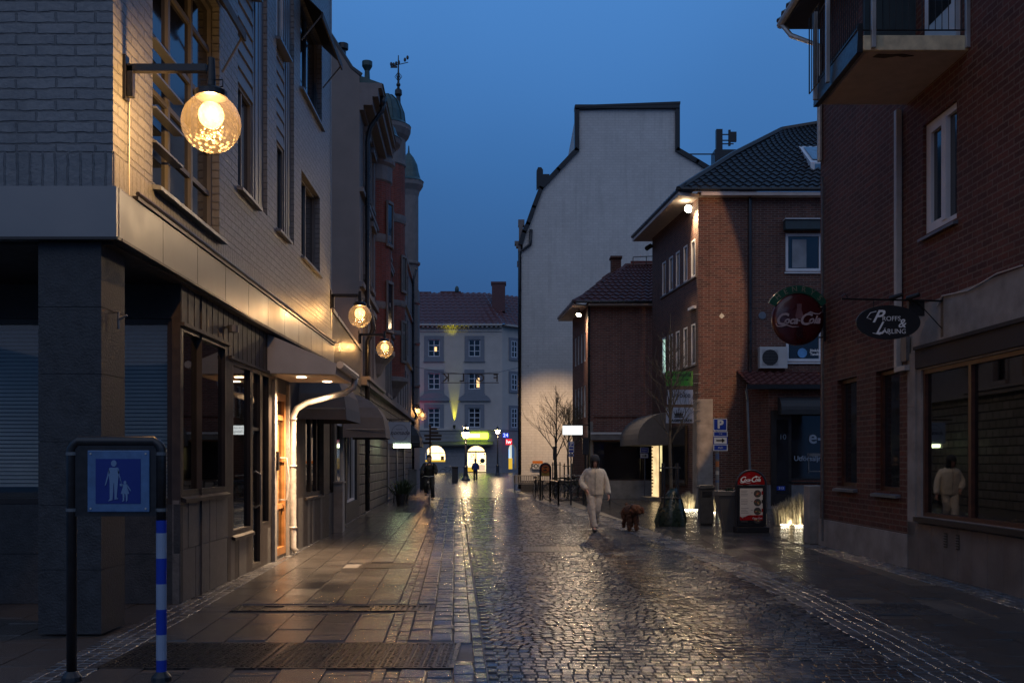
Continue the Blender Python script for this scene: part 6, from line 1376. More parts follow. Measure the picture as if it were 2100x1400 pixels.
# ================================================================ RAILINGS AND BICYCLES
def railing(P_, Q_, h, label, n=3):
    P_, Q_ = Vector(P_), Vector(Q_); t = thing("railing", label, "railing", tuple(P_), "black railings round the bicycle parking"); 
    for k in range(n): p = P_.lerp(Q_, k / (n - 1)); b = MB(); b.box(p.x - .03, p.x + .03, p.y - .03, p.y + .03, 0, h + .02); b.build("post", black_m, t)
    b = MB(); u = Vector((0, 0, 1)); b.tube([P_ + u * h, Q_ + u * h], .028, 6); b.tube([P_ + u * .18, Q_ + u * .18], .018, 6); b.build("rails", black_m, t)
railing(gp(1128, 1029), gp(1145, 1036), .86, "short black railing nearest the round topped orange board", 2)
railing(gp(1145, 1036), gp(1196, 1034), .86, "long black railing before the parked bicycles"); railing(gp(1209, 1033), gp(1250, 1033), .7, "low black railing behind the walking person", 3)
railing(gp(1098, 1020), gp(1128, 1029), .8, "black railing running back toward the gable wall", 3)
def bicycle(x, Y, ang, label, m=black_m, s=1., group="parked bicycles"):
    t = thing("bicycle", label, "bicycle", (x, Y, 0), group); ca, sa = math.cos(ang), math.sin(ang)
    W_ = lambda a, z, w=0: (x + (a * ca - w * sa) * s, Y + (a * sa + w * ca) * s, z * s)
    for cx_ in (-.52, .52):
        b = MB(); b.tube([W_(cx_ + .34 * math.cos(2 * PI * k / 24), .35 + .34 * math.sin(2 * PI * k / 24)) for k in range(25)], .016 * s, 5, False); wh = b.build("wheel", m, t); b = MB()
        for k in range(10): a = 2 * PI * k / 10; b.tube([W_(cx_, .35), W_(cx_ + .33 * math.cos(a), .35 + .33 * math.sin(a))], .0025, 3)
        b.build("spokes", zinc, wh)
        b = MB(); b.tube([W_(cx_ + .37 * math.cos(a), .35 + .37 * math.sin(a)) for a in [PI * (.15 + .75 * k / 8) for k in range(9)]], .012 * s, 4); b.build("mudguard", m, t)
    b = MB(); b.tube([W_(-.52, .35), W_(-.1, .32), W_(-.2, .85)], .016 * s, 6); b.tube([W_(-.1, .32), W_(.33, .75)], .018 * s, 6); b.tube([W_(-.18, .7), W_(.33, .85)], .016 * s, 6); b.tube([W_(-.52, .35), W_(-.18, .75)], .01 * s, 5); b.tube([W_(.52, .35), W_(.33, .78), W_(.31, 1.0)], .015 * s, 6); b.build("bike_frame", m, t)
    b = MB(); b.tube([W_(.18, .98, .27), W_(.3, 1.03, .18), W_(.33, 1.0, 0), W_(.3, 1.03, -.18), W_(.18, .98, -.27)], .013 * s, 6); b.build("handlebar", zinc, t)
    b = MB(); b.hexa([W_(-.36, .86, -.09), W_(-.36, .86, .09), W_(-.05, .87, .02), W_(-.05, .87, -.02)], [W_(-.36, .93, -.09), W_(-.36, .93, .09), W_(-.05, .92, .02), W_(-.05, .92, -.02)]); b.build("saddle", black_m, t)
    b = MB(); b.box(-.0, .0, 0, 0, 0, 0) if False else b.tube([W_(-.66, .72), W_(-.3, .74)], .012 * s, 4); b.tube([W_(-.66, .72, .07), W_(-.3, .74, .07)], .008 * s, 4); b.tube([W_(-.66, .72, -.07), W_(-.3, .74, -.07)], .008 * s, 4); b.build("rear_rack", m, t)
    b = MB(); b.tube([W_(.52, .8, -.03), W_(.56, .8, -.03)], .04 * s, 8); b.build("head_lamp", zinc, t)
    return t
def bl(px, py): q = gp(px, py); return q.x, q.y
blue_frame = mat("dark_blue_bike_paint", (.02, .03, .06), .35); green_frame = mat("dull_green_bike_paint", (.05, .07, .05), .35)
bicycle(*bl(1101, 1021), 1.35, "bicycle parked end on by the orange topped board, leftmost of the row")
bicycle(*bl(1150, 1026), .5, "black bicycle behind the left end of the long railing"); bicycle(*bl(1163, 1023), .9, "dark blue bicycle in the middle of the parked row", blue_frame)
bicycle(*bl(1176, 1027), .35, "black bicycle with chrome bars just right of the parking sign"); bicycle(*bl(1190, 1025), .7, "dull green bicycle nearest the walking person", green_frame)
bicycle(*bl(918, 974.5), .05, "small distant bicycle leaning before the far shop", group="parked bicycles")
# bench by the gable and bench with pot on the left
def bench(px, pyb, w, ang, label, m=None):
    g = gp(px, pyb); t = thing("bench", label, "bench", tuple(g)); ca, sa = math.cos(ang), math.sin(ang); W_ = lambda a, d, z: (g.x + a * ca - d * sa, g.y + a * sa + d * ca, z); m = m or mat("grey_bench_slats", (.2, .19, .17), .6, var=.2)
    b = MB()
    for k in range(4): d = .02 + k * .11; b.hexa([W_(-w, d, .43), W_(w, d, .43), W_(w, d + .08, .43), W_(-w, d + .08, .43)], [W_(-w, d, .46), W_(w, d, .46), W_(w, d + .08, .46), W_(-w, d + .08, .46)])
    b.build("seat", m, t); b = MB()
    n = int(w * 2 / .09)
    for k in range(n): a = -w + k * 2 * w / n; b.hexa([W_(a, .46, .5), W_(a + .05, .46, .5), W_(a + .05, .48, .5), W_(a, .48, .5)], [W_(a, .52, .85), W_(a + .05, .52, .85), W_(a + .05, .54, .85), W_(a, .54, .85)])
    b.tube([W_(-w, .53, .86), W_(w, .53, .86)], .02, 5); b.tube([W_(-w, .47, .5), W_(w, .47, .5)], .018, 5); b.build("backrest", m, t)
    for sg_ in (-1, 1):
        b = MB(); a = sg_ * (w - .06); b.tube([W_(a, .03, 0), W_(a, .05, .43), W_(a, .44, .43), W_(a, .5, .85)], .022, 5); b.tube([W_(a, .46, 0), W_(a, .42, .43)], .022, 5); b.build("leg", black_m, t)
bench(1092, 1010, .95, 0., "grey slatted bench against the tall gable wall"); bench(806, 1028, .75, -1.45, "dark slatted bench by the rusticated left wall")
for px, py, s_, lb in ((822, 1036, .3, "large dark pot plant in front of the left bench"), (829, 1030, .2, "smaller pot plant right of the left bench")):
    g = gp(px, py); t = thing("pot_plant", lb, "pot plant", tuple(g), "pot plants by the left bench"); b = MB(); b.lathe([(.14, 0), (.2, .35), (.22, .37), (.22, .42), (.17, .42)], tuple(g), 14); b.build("pot", black_m, t)
    tuft(g.x, g.y, .4, .55, s_ * 1.8, 170, .018, "leaves", leaf_m, t, int(px), .9)
g = gp(846, 1011); b = MB(); b.box(g.x - .22, g.x + .2, g.y, g.y + .4, .12, 1.15); b.box(g.x - .24, g.x + .22, g.y - .02, g.y + .42, 1.15, 1.19); b.box(g.x - .2, g.x + .18, g.y + .02, g.y + .38, 0, .12); root_mesh(b, "electrical_cabinet", concrete, "grey electrical cabinet beside the left house wall", "cabinet", bevel=.008)
for px, py, m_, lb in ((872, 1003, black_m, "black waste bin with blue lid beyond the cyclist"), (933, 990, plastic_dark, "small dark litter bin near the street lamp")):
    g = gp(px, py); t = thing("waste_bin", lb, "bin", tuple(g)); w_ = .3 if px == 872 else .22; b = MB(); b.box(g.x - w_, g.x + w_, g.y, g.y + .5, 0, 1.05); b.build("body", m_, t, bevel=.02); b = MB(); b.box(g.x - w_ - .02, g.x + w_ + .02, g.y - .03, g.y + .53, 1.05, 1.2); b.build("lid", mat("blue_lid", (.02, .07, .16), .4) if px == 872 else black_m, t, bevel=.02)
# signpost with fingers
g = gp(882, 1000); Y = g.y; t = thing("finger_signpost", "black finger post with four direction blades before the far shops", "signpost", tuple(g)); b = MB(); b.tube([(g.x, Y, 0), (g.x, Y, zz(874, Y))], .05, 8); b.ball((g.x, Y, zz(873, Y)), .09); b.build("post", black_m, t)
for py, a, c in ((879, 0, 15), (887, 0, 17), (893, -12, 24), (900, -10, 23), (908, -14, 4)): b = MB(); b.box(g.x + a * Y / F, g.x + c * Y / F, Y - .03, Y + .03, zz(py + 2.2, Y), zz(py - 2, Y)); b.build("blade", black_m, t)
# classic street lamps
def street_lamp(px, pyb, pyt, lw, label, big=False):
    g = gp(px, pyb); Y = g.y; t = thing("street_lamp", label, "street lamp", tuple(g), "old fashioned lantern posts on the square"); zt = zz(pyt, Y); hw = lw * Y / F / 2; hl = hw * 1.6; s_ = hw / .3
    b = MB(); b.lathe([(.38 if big else .3, 0), (.36 if big else .28, .1), (.2, .35), (.16, 1.0), (.2, 1.1), (.1, 1.25), (.075, 2.5), (.06, zt - hl - .5), (.12, zt - hl - .4), (.06, zt - hl - .3), (.1, zt - hl - .02)], tuple(g), 14); b.build("post", black_m, t)
    b = MB(); b.hexa([(g.x - hw * .55, Y - hw * .55, zt - hl), (g.x + hw * .55, Y - hw * .55, zt - hl), (g.x + hw * .55, Y + hw * .55, zt - hl), (g.x - hw * .55, Y + hw * .55, zt - hl)], [(g.x - hw * .95, Y - hw * .95, zt - .08), (g.x + hw * .95, Y - hw * .95, zt - .08), (g.x + hw * .95, Y + hw * .95, zt - .08), (g.x - hw * .95, Y + hw * .95, zt - .08)]); ln = b.build("lantern_glass", emis("lantern_glow", (1, .74, .4), 9), t)
    b = MB(); b.lathe([(hw * 1.25, 0), (hw * 1.2, .05), (hw * .5, hw * .7), (hw * .35, hw * 1.1), (hw * .1, hw * 1.3), (.01, hw * 1.8)], (g.x, Y, zt - .08), 8); b.build("roof", black_m, t)
    b = MB()
    for a, c in ((-1, -1), (1, -1), (1, 1), (-1, 1)): b.tube([(g.x + a * hw * .57, Y + c * hw * .57, zt - hl), (g.x + a * hw * .97, Y + c * hw * .97, zt - .08)], .015, 4)
    b.build("glazing_bars", black_m, ln)
    b = MB(); b.box(g.x - .25, g.x + .25, Y + .3, Y + .5, 0, 1.1)
    point_light("lantern_light", (g.x, Y - hw * 1.6, zt - hl * .6), 330, (1, .68, .36), .12)
street_lamp(955, 985, 884.5, 17, "nearest lantern post left of the lit shop door", True)
street_lamp(955.5, 978, 874, 11, "taller lantern directly behind the nearest lantern post")
street_lamp(1020.5, 975, 880, 11, "lantern post to the right of the lit shop door")
# ================================================================ PEOPLE AND DOG
skin_m = mat("skin", (.55, .3, .22), .55, var=.08); fleece = mat("cream_fleece", (.76, .67, .54), .95, var=.12, vs=30, bs=.9, bd=.012, bscale=70); trouser = mat("cream_jersey", (.62, .54, .45), .9, var=.08, vs=8, bs=.3, bd=.01, bscale=12); hood_m = mat("dark_hood_cloth", (.02, .022, .026), .8, var=.3); shoe_m = mat("black_shoe", (.02, .018, .016), .5, var=.3); hair_m = mat("dark_hair", (.02, .012, .008), .5, var=.3, vs=30)
def folds(o, k, sz):
    tx = bpy.data.textures.new("folds", 'CLOUDS'); tx.noise_scale = sz; tx.noise_depth = 3
    m = o.modifiers.new("folds", 'DISPLACE'); m.texture = tx; m.strength = k; m.mid_level = .5
def hand(b_edges, verts, radii, wr, d, side, curl, s=1.):
    """adds a palm with five bent fingers to a skin skeleton; wr = wrist vertex index, d = hand direction"""
    d = Vector(d).normalized(); side = Vector(side).normalized(); n = d.cross(side)
    w = Vector(verts[wr]); p = w + d * .045 * s; verts.append(tuple(p)); radii.append((.03 * s, .018 * s)); b_edges.append((wr, len(verts) - 1)); pi = len(verts) - 1
    for k, L in enumerate((.068, .078, .072, .056)):
        a = p + side * (k - 1.5) * .019 * s + d * .035 * s; verts.append(tuple(a)); radii.append(.0095 * s); b_edges.append((pi, len(verts) - 1))
        q = a + (d * math.cos(curl * .5) + n * math.sin(curl * .5)) * L * .5 * s; verts.append(tuple(q)); radii.append(.0085 * s); b_edges.append((len(verts) - 2, len(verts) - 1))
        q = q + (d * math.cos(curl * 1.3) + n * math.sin(curl * 1.3)) * L * .5 * s; verts.append(tuple(q)); radii.append(.007 * s); b_edges.append((len(verts) - 2, len(verts) - 1))
    a = w + d * .02 * s - side * .03 * s; verts.append(tuple(a)); radii.append(.012 * s); b_edges.append((wr, len(verts) - 1))
    q = a + (d - side * .7 + n * .3).normalized() * .04 * s; verts.append(tuple(q)); radii.append(.01 * s); b_edges.append((len(verts) - 2, len(verts) - 1))
    q = q + (d * .9 + n * .5 - side * .1).normalized() * .03 * s; verts.append(tuple(q)); radii.append(.008 * s); b_edges.append((len(verts) - 2, len(verts) - 1))
def person(x, Y, face, ht, label, joints, top_m, leg_m, shoe, skinm, hair=None, hood=None, cat_="person", head_down=.12, wide=1., detail=True, legw=1., backpack=None):
    """joints in body space (right = the figure's own right, forward = facing), metres for a 1.72 m person"""
    S_ = ht / 1.72; f = Vector((math.cos(face), math.sin(face), 0)); rgt = Vector((f.y, -f.x, 0))
    W_ = lambda r, fw, z: tuple(Vector((x, Y, 0)) + rgt * r * S_ + f * fw * S_ + Vector((0, 0, z * S_)))
    J = dict(pel=(0, 0, .95), chest=(0, .0, 1.22), neck=(0, .01, 1.43), head=(0, head_down * .5, 1.52), rs=(.165, 0, 1.36), ls=(-.165, 0, 1.36)); J.update(joints)
    root = thing("person", label, cat_, (x, Y, 0))
    names = ["pel", "chest", "neck", "rs", "re", "rw", "ls", "le", "lw", "rh", "rk", "ra", "rt", "lh", "lk", "la", "lt"]
    J.setdefault("rh", (.085, 0, .9)); J.setdefault("lh", (-.085, 0, .9))
    V = [W_(*J[n_]) for n_ in names]; E_ = [(0, 1), (1, 2), (1, 3), (3, 4), (4, 5), (1, 6), (6, 7), (7, 8), (0, 9), (9, 10), (10, 11), (11, 12), (0, 13), (13, 14), (14, 15), (15, 16)]
    Rd = [.105, .115, .05, .055, .042, .027, .055, .042, .027, .08, .055, .038, .034, .08, .055, .038, .034]; Rd = [q * S_ for q in Rd]
    if detail:
        for wi, ei in ((5, 4), (8, 7)):
            d = Vector(V[wi]) - Vector(V[ei]); hand(E_, V, Rd, wi, d, f, .9, S_)
    body = skin_body("body", V, E_, Rd, skinm, root, 0, 2)
    # head
    H_ = Vector(W_(*J['head'])); tilt = head_down; up = (Vector((0, 0, 1)) + f * tilt * 1.2).normalized(); fw = (f - up * f.dot(up)).normalized(); rg2 = fw.cross(up)
    hp = lambda a, b_, c: tuple(H_ + (rg2 * a + fw * b_ + up * c) * S_ * 1.12)
    b = MB(); n = 16; prof = [(-.04, .03, .035, .0), (-.015, .05, .06, .025), (.02, .062, .082, .02), (.06, .072, .092, .012), (.1, .077, .096, .006), (.14, .076, .097, 0), (.18, .065, .085, -.004), (.205, .045, .06, -.006), (.218, .015, .02, -.006)]
    rings = [[b.p(*hp(rx * math.cos(2 * PI * k / n), cy + ry * math.sin(2 * PI * k / n), c)) for k in range(n)] for c, rx, ry, cy in prof]
    for A, B in zip(rings, rings[1:]):
        for k in range(n): b.face([A[k], A[(k + 1) % n], B[(k + 1) % n], B[k]])
    b.face(rings[0][::-1]); b.face(rings[-1])
    b.hexa([hp(-.018, .095, .06), hp(.018, .095, .06), hp(.012, .125, .062), hp(-.012, .125, .062)], [hp(-.008, .09, .115), hp(.008, .09, .115), hp(.006, .1, .115), hp(-.006, .1, .115)])
    for sg_ in (-1, 1): b.hexa([hp(sg_ * .074, -.01, .07), hp(sg_ * .088, -.015, .07), hp(sg_ * .086, .015, .075), hp(sg_ * .074, .02, .075)], [hp(sg_ * .074, -.015, .12), hp(sg_ * .092, -.02, .125), hp(sg_ * .088, .01, .125), hp(sg_ * .074, .015, .12)])
    hd = b.build("head", skinm, root, smooth=True, sub=1)
    if detail:
        b = MB()
        for sg_ in (-1, 1): b.hexa([hp(sg_ * .02, .096, .108), hp(sg_ * .042, .088, .108), hp(sg_ * .042, .092, .108), hp(sg_ * .02, .1, .108)], [hp(sg_ * .02, .096, .114), hp(sg_ * .042, .088, .114), hp(sg_ * .042, .092, .114), hp(sg_ * .02, .1, .114)])
        b.build("eyes", ink, hd); b = MB(); b.hexa([hp(-.02, .095, .034), hp(.02, .095, .034), hp(.02, .1, .034), hp(-.02, .1, .034)], [hp(-.016, .095, .041), hp(.016, .095, .041), hp(.016, .102, .041), hp(-.016, .102, .041)]); b.build("mouth", mat("lips", (.22, .06, .05), .5), hd)
    # hair or hood: a shell open at the face
    m_ = hood or hair
    if m_:
        b = MB(); g_ = 1.24 if hood else 1.08; n = 20; op_ = .72 if hood else .95; a0, a1 = (PI * .5 + op_), (PI * .5 + 2 * PI - op_); pr = ([(-.15, .15, .115, -.035), (-.11, .135, .115, -.03), (-.05, .105, .108, -.018), (-.01, .092, .108, -.015)] if hood else [(-.02, .07, .08, -.02)]) + [(c, rx * g_ + .006, ry * g_ + .006, cy - .012) for c, rx, ry, cy in prof[2:6]]
        rings = [[b.p(*hp(rx * math.cos(a0 + (a1 - a0) * k / n), cy + ry * math.sin(a0 + (a1 - a0) * k / n), c)) for k in range(n + 1)] for c, rx, ry, cy in pr]
        for A, B in zip(rings, rings[1:]):
            for k in range(n): b.face([A[k], A[k + 1], B[k + 1], B[k]])
        top = [(c + .014 * (c > .15), rx * g_ + .006, ry * g_ + .006, cy - .012) for c, rx, ry, cy in prof[5:]]; rr = [[b.p(*hp(rx * math.cos(2 * PI * k / n), cy + ry * math.sin(2 * PI * k / n), c)) for k in range(n)] for c, rx, ry, cy in top]
        for A, B in zip(rr, rr[1:]):
            for k in range(n): b.face([A[k], A[(k + 1) % n], B[(k + 1) % n], B[k]])
        b.face(rr[-1]); b.build("hood" if hood else "hair", m_, root, smooth=True, sub=1)
    if hood:                                     # a fringe of dark hair framing the face
        b = MB(); n = 18; a0, a1 = PI * .5 + .5, PI * .5 + 2 * PI - .5
        rings = [[b.p(*hp(rx * 1.07 * math.cos(a0 + (a1 - a0) * k / n), cy + ry * 1.07 * math.sin(a0 + (a1 - a0) * k / n), c)) for k in range(n + 1)] for c, rx, ry, cy in [(-.06, .075, .07, .0)] + prof[1:6]]
        for A, B in zip(rings, rings[1:]):
            for k in range(n): b.face([A[k], A[k + 1], B[k + 1], B[k]])
        b.build("hair", hair_m, root, smooth=True)
    # jacket: torso loft plus sleeves
    b = MB(); n = 20; wd = wide
    tor = [(.80, .165, .115), (.83, .185, .13), (.95, .19, .135), (1.1, .185, .135), (1.25, .195, .14), (1.34, .19, .125), (1.39, .155, .105), (1.43, .1, .085), (1.49, .08, .08)]
    ch = Vector(J['chest']); pe = Vector(J['pel'])
    def cen(z): t_ = min(1, max(0, (z - pe.z) / (ch.z - pe.z))); q = pe.lerp(ch, t_); return q.x, q.y
    rings = [[b.p(*W_(cen(z)[0] + rx * wd * math.cos(2 * PI * k / n), cen(z)[1] + ry * wd * math.sin(2 * PI * k / n), z)) for k in range(n)] for z, rx, ry in tor]
    for A, B in zip(rings, rings[1:]):
        for k in range(n): b.face([A[k], A[(k + 1) % n], B[(k + 1) % n], B[k]])
    b.face(rings[0][::-1]); b.face(rings[-1])
    for s1, e1, w1 in (("rs", "re", "rw"), ("ls", "le", "lw")):
        sh, el, wr = Vector(J[s1]), Vector(J[e1]), Vector(J[w1]); wr2 = el.lerp(wr, .97)
        P_ = [sh + Vector((-.05 * (1 if sh.x > 0 else -1), 0, .02)), sh, sh.lerp(el, .5), el, el.lerp(wr, .45), el.lerp(wr, .85), wr2]
        b.tube([W_(*q) for q in P_], [q * S_ * wd for q in (.05, .072, .074, .07, .068, .062, .042)], 12)
    jk = b.build("jacket", top_m, root, smooth=True, sub=2); folds(jk, .035, .11)
    if detail:
        b = MB(); cx_, cy_ = cen(1.2); b.tube([W_(cen(z)[0] + .0, cen(z)[1] + ry * wd + .004, z) for z, rx, ry in tor[:-1]], .005, 4); b.build("zip", mat("zip_brown", (.2, .17, .14), .7), jk)  # zip line in a darker brown than the jacket
        b = MB(); b.tube([W_(J['ls'][0] - .075, .03, 1.25), W_(J['ls'][0] - .085, .03, 1.245)], .022, 8); b.build("sleeve_badge", ink, jk)
    # trousers
    b = MB()
    for h1, k1, a1_ in (("rh", "rk", "ra"), ("lh", "lk", "la")):
        hp_, kn, an = Vector(J[h1]), Vector(J[k1]), Vector(J[a1_]); P_ = [hp_ + Vector((0, 0, .06)), hp_ + Vector((0, 0, -.02)), hp_.lerp(kn, .5), kn, kn.lerp(an, .5), kn.lerp(an, .9), an + Vector((0, 0, -.02))]
        P2, R2 = [], []
        for (p_, r1), (q_, r2) in zip(zip(P_, (.095, .105, .092, .078, .075, .08, .08)), list(zip(P_, (.095, .105, .092, .078, .075, .08, .08)))[1:]):
            for t_ in (0, .33, .67): P2.append(p_.lerp(q_, t_)); R2.append((r1 + (r2 - r1) * t_) * (1 + R.uniform(-.025, .025)))
        b.tube([W_(*q) for q in P2], [q * S_ * legw for q in R2], 18)
    folds(b.build("trousers", leg_m, root, smooth=True, sub=2), .05, .1)
    for a1_, t1, lb_ in (("ra", "rt", 1), ("la", "lt", 1)):
        an, to = Vector(J[a1_]), Vector(J[t1]); d = (to - an); d.z = 0; d.normalize(); hl = an - d * .07; hl.z = max(.0, an.z - .085)
        q = [hl, hl + d * .08, hl + d * .18, hl + d * .25]; zt = [.075, .085, .055, .03]; b = MB(); pr_ = Vector((d.y, -d.x, 0))
        rings = [[b.p(*W_(*(c + pr_ * s_ * w_ + Vector((0, 0, z_))))) for s_, z_ in ((-1, 0), (-1, h_ * .7), (-.5, h_), (.5, h_), (1, h_ * .7), (1, 0))] for c, h_, w_ in zip(q, zt, (.035, .045, .048, .03))]
        for A, B in zip(rings, rings[1:]):
            for k in range(6): b.face([A[k], A[(k + 1) % 6], B[(k + 1) % 6], B[k]])
        b.face(rings[0][::-1]); b.face(rings[-1]); b.build("shoe", shoe, root, bevel=.006)
    if backpack: b = MB(); b.ball(W_(0, -.2, 1.2), .16, .13, .24); b.build("backpack", backpack, root, smooth=True)
    return root, W_
g = gp(1219, 1089); WX, WY = g.x, g.y
wm, WW = person(WX, WY, -PI / 2 + .02, 1.74, "person in cream fleece jacket and trousers with dark hood looking down while walking", dict(
    pel=(0, 0, .93), chest=(.0, .03, 1.2), head=(0, .06, 1.47), neck=(0, .03, 1.41), re=(.3, -.03, 1.12), rw=(.19, .13, .93), le=(-.27, -.03, 1.1), lw=(-.31, .05, .82),
    rk=(.075, .12, .5), ra=(.02, .16, .1), rt=(.02, .3, .04), lk=(-.06, .02, .48), la=(-.03, -.2, .17), lt=(-.03, -.1, .04)), fleece, trouser, shoe_m, skin_m, hood=hood_m, head_down=.27, wide=1.12, legw=1.05)
# dog
dog_m = mat("curly_brown_fur", (.13, .055, .028), .9, var=.5, vs=14, bs=1., bd=.03, bscale=28)
g = gp(1293, 1087); DX, DY = g.x, g.y; dg_ = thing("dog", "curly russet brown dog on a leash standing beside the person", "dog", (DX, DY, 0))
fd = Vector((.1, -.99, 0)).normalized(); rd_ = Vector((fd.y, -fd.x, 0)); D_ = lambda r, f, z: tuple(Vector((DX, DY, 0)) + rd_ * r + fd * f + Vector((0, 0, z)))
V = [D_(0, -.28, .46), D_(0, -.05, .45), D_(0, .2, .46), D_(-.03, .3, .52), D_(-.1, .36, .5), D_(-.19, .42, .42),
     D_(.075, .22, .36), D_(.08, .22, .2), D_(.08, .23, .05), D_(.08, .27, .03), D_(-.075, .22, .36), D_(-.08, .26, .2), D_(-.08, .26, .05), D_(-.08, .3, .03),
     D_(.085, -.28, .36), D_(.09, -.2, .24), D_(.09, -.33, .15), D_(.09, -.31, .04), D_(-.085, -.28, .36), D_(-.09, -.2, .24), D_(-.09, -.33, .15), D_(-.09, -.31, .04), D_(0, -.38, .52), D_(0, -.45, .62)]
E_ = [(0, 1), (1, 2), (2, 3), (3, 4), (4, 5), (2, 6), (6, 7), (7, 8), (8, 9), (2, 10), (10, 11), (11, 12), (12, 13), (0, 14), (14, 15), (15, 16), (16, 17), (0, 18), (18, 19), (19, 20), (20, 21), (0, 22), (22, 23)]
skin_body("body", V, E_, [.13, .13, .15, .1, .12, .065, .08, .06, .055, .05, .08, .06, .055, .05, .09, .06, .045, .045, .09, .06, .045, .045, .03, .035], dog_m, dg_, 1, 3, disp=(.03, 22))
b = MB()
for sg_ in (-1, 1): b.tube([D_(-.1 + sg_ * .06, .36 - sg_ * .05, .57), D_(-.1 + sg_ * .1, .37 - sg_ * .06, .48), D_(-.1 + sg_ * .09, .38 - sg_ * .06, .4)], [.03, .045, .03], 8)
b.build("ears", mat("darker_brown_fur", (.12, .04, .018), .9, var=.4, bs=.8, bd=.02, bscale=30), dg_, smooth=True, sub=1)
b = MB(); b.ball(D_(-.198, .438, .415), .022, .02, .02, 8, 6); b.build("nose", ink, dg_)
b = MB(); b.tube([D_(-.02 + .1 * math.cos(a), .27, .5 + .11 * math.sin(a)) for a in [2 * PI * k / 16 for k in range(17)]], .012, 5); b.build("collar", black_m, dg_)
hd_ = Vector(WW(-.315, .06, .76)); cl = Vector(D_(-.0, .27, .6)); pts = []
for k in range(11): t_ = k / 10; q = hd_.lerp(cl, t_); q.z -= .1 * math.sin(PI * t_); pts.append(tuple(q))
b = MB(); b.tube(pts, .007, 5); root_mesh(b, "dog_leash", black_m, "thin dark leash from the walking person's hand to the brown dog", "leash")
# distant walker and cyclist
navy = mat("bright_navy_jacket", (.015, .035, .16), .7, var=.2); dark_c = mat("near_black_cloth", (.012, .012, .016), .8, var=.3)
g = gp(975, 986); person(g.x, g.y, PI / 2, 1.74, "distant person in blue jacket standing before the lit shop door", dict(re=(.25, .0, 1.12), rw=(.24, .1, .9), le=(-.25, 0, 1.12), lw=(-.24, .08, .9), rk=(.09, .03, .5), ra=(.1, -.02, .09), rt=(.1, .15, .04), lk=(-.09, .05, .5), la=(-.1, .1, .09), lt=(-.1, .25, .04)), navy, dark_c, shoe_m, skin_m, hair=hair_m, detail=False, backpack=None)
g = gp(880, 1030); cyx, cyy = g.x, g.y
bicycle(cyx, cyy, -PI / 2 + .08, "dark bicycle ridden by the cyclist in black on the left pavement", group="bicycles being ridden")
person(cyx, cyy + .2, -PI / 2 + .04, 1.78, "person in black riding a bicycle toward the viewer on the left", dict(pel=(0, 0, 1.0), chest=(0, .13, 1.28), neck=(0, .2, 1.47), head=(0, .24, 1.54), rs=(.17, .13, 1.43), ls=(-.17, .13, 1.43), re=(.27, .3, 1.22), rw=(.25, .5, 1.06), le=(-.27, .3, 1.22), lw=(-.25, .5, 1.06), rh=(.09, 0, .94), lh=(-.09, 0, .94), rk=(.12, .34, .72), ra=(.12, .2, .35), rt=(.12, .35, .3), lk=(-.12, .28, .55), la=(-.12, .12, .18), lt=(-.12, .26, .14)), dark_c, dark_c, shoe_m, skin_m, hair=hair_m, detail=False)
# ================================================================ CAMERA, SKY, SUN
cam = bpy.data.cameras.new("camera"); co = bpy.data.objects.new("camera", cam); col.objects.link(co)
co.location = (0, 0, H); co.rotation_euler = (PI / 2, 0, 0); cam.lens = 36.; cam.sensor_width = 36.; cam.shift_y = (945 - 700) / 2100.
cam.clip_start = .1; cam.clip_end = 2000; sc.camera = co
w = bpy.data.worlds.new("World"); sc.world = w; w.use_nodes = True
nt = w.node_tree; bg = nt.nodes["Background"]
tc = nt.nodes.new("ShaderNodeTexCoord"); sp = nt.nodes.new("ShaderNodeSeparateXYZ"); nt.links.new(tc.outputs["Generated"], sp.inputs[0])
cr = nt.nodes.new("ShaderNodeValToRGB"); nt.links.new(sp.outputs[2], cr.inputs[0])
els = cr.color_ramp.elements; els[0].position = 0.; els[0].color = (.03, .07, .165, 1); els[1].position = .42; els[1].color = (.055, .18, .45, 1)
for p, c in ((.16, (.029, .09, .235)), (.28, (.04, .136, .35)), (1., (.09, .18, .36))):
    e = els.new(p); e.color = (*c, 1)
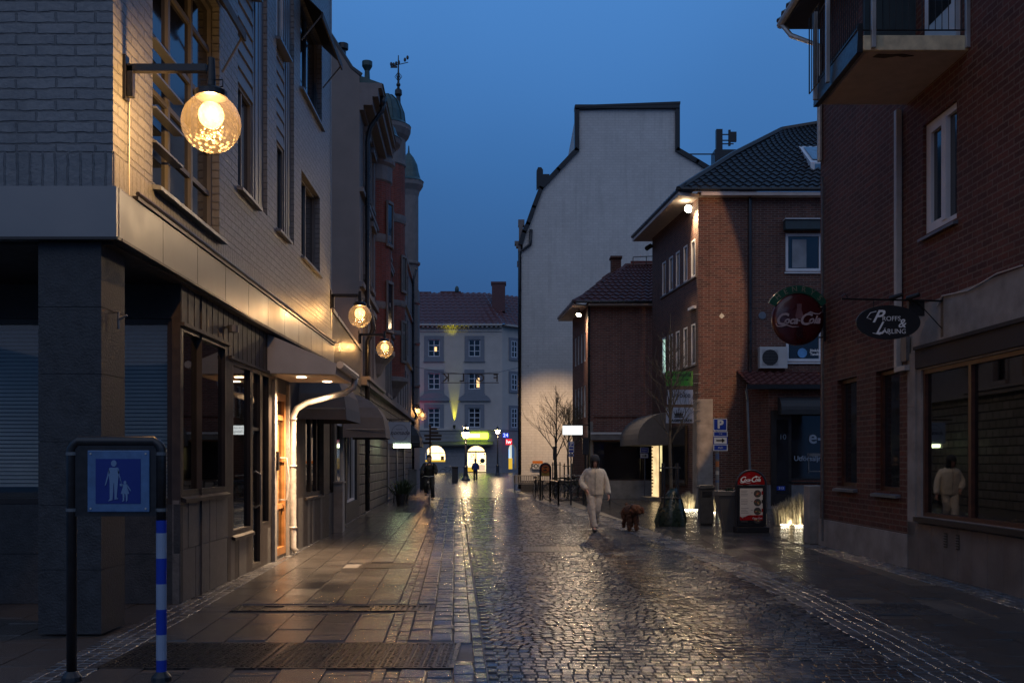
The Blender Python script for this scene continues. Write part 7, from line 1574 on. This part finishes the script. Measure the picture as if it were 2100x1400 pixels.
# paler afterglow behind the photographer
mr = nt.nodes.new("ShaderNodeMapRange"); mr.inputs[1].default_value = .15; mr.inputs[2].default_value = -.9; nt.links.new(sp.outputs[1], mr.inputs[0])
mx = nt.nodes.new("ShaderNodeMix"); mx.data_type = 'RGBA'; mz = nt.nodes.new("ShaderNodeMapRange"); mz.interpolation_type = 'SMOOTHSTEP'; mz.inputs[1].default_value = .22; mz.inputs[2].default_value = .62; nt.links.new(sp.outputs[2], mz.inputs[0])
mm = nt.nodes.new("ShaderNodeMath"); mm.operation = 'MULTIPLY'; nt.links.new(mr.outputs[0], mm.inputs[0]); nt.links.new(mz.outputs[0], mm.inputs[1]); nt.links.new(mm.outputs[0], mx.inputs[0]); nt.links.new(cr.outputs[0], mx.inputs[6]); mx.inputs[7].default_value = (.44, .48, .6, 1)
nz = nt.nodes.new("ShaderNodeTexNoise"); nz.inputs["Scale"].default_value = 1.6; nz.inputs["Detail"].default_value = 3; nt.links.new(tc.outputs["Generated"], nz.inputs["Vector"])
m2 = nt.nodes.new("ShaderNodeMapRange"); m2.inputs[1].default_value = .3; m2.inputs[2].default_value = .7; m2.inputs[3].default_value = .84; m2.inputs[4].default_value = 1.14; nt.links.new(nz.outputs["Fac"], m2.inputs[0])
vm = nt.nodes.new("ShaderNodeVectorMath"); vm.operation = 'SCALE'; nt.links.new(mx.outputs[2], vm.inputs[0]); nt.links.new(m2.outputs[0], vm.inputs["Scale"])
nt.links.new(vm.outputs[0], bg.inputs[0]); bg.inputs[1].default_value = 1.08
sl = bpy.data.lights.new("sun", 'SUN'); sl.energy = .05; sl.angle = math.radians(40); sl.color = (.95, .9, 1.); so = bpy.data.objects.new("sun", sl); col.objects.link(so)
so.rotation_euler = Vector((.35, .9, -.45)).to_track_quat('-Z', 'Y').to_euler()
sc.view_settings.view_transform = 'Standard'; sc.view_settings.look = 'None'; sc.view_settings.exposure = 0; sc.view_settings.gamma = 1
sc.render.engine = 'CYCLES'; sc.cycles.use_denoising = True
try: sc.cycles.denoiser = 'OPENIMAGEDENOISE'
except Exception: pass
sc.cycles.sample_clamp_indirect = 4; sc.cycles.max_bounces = 6; sc.cycles.diffuse_bounces = 3; sc.cycles.glossy_bounces = 3; sc.cycles.transparent_max_bounces = 12; sc.cycles.caustics_reflective = False; sc.cycles.caustics_refractive = False
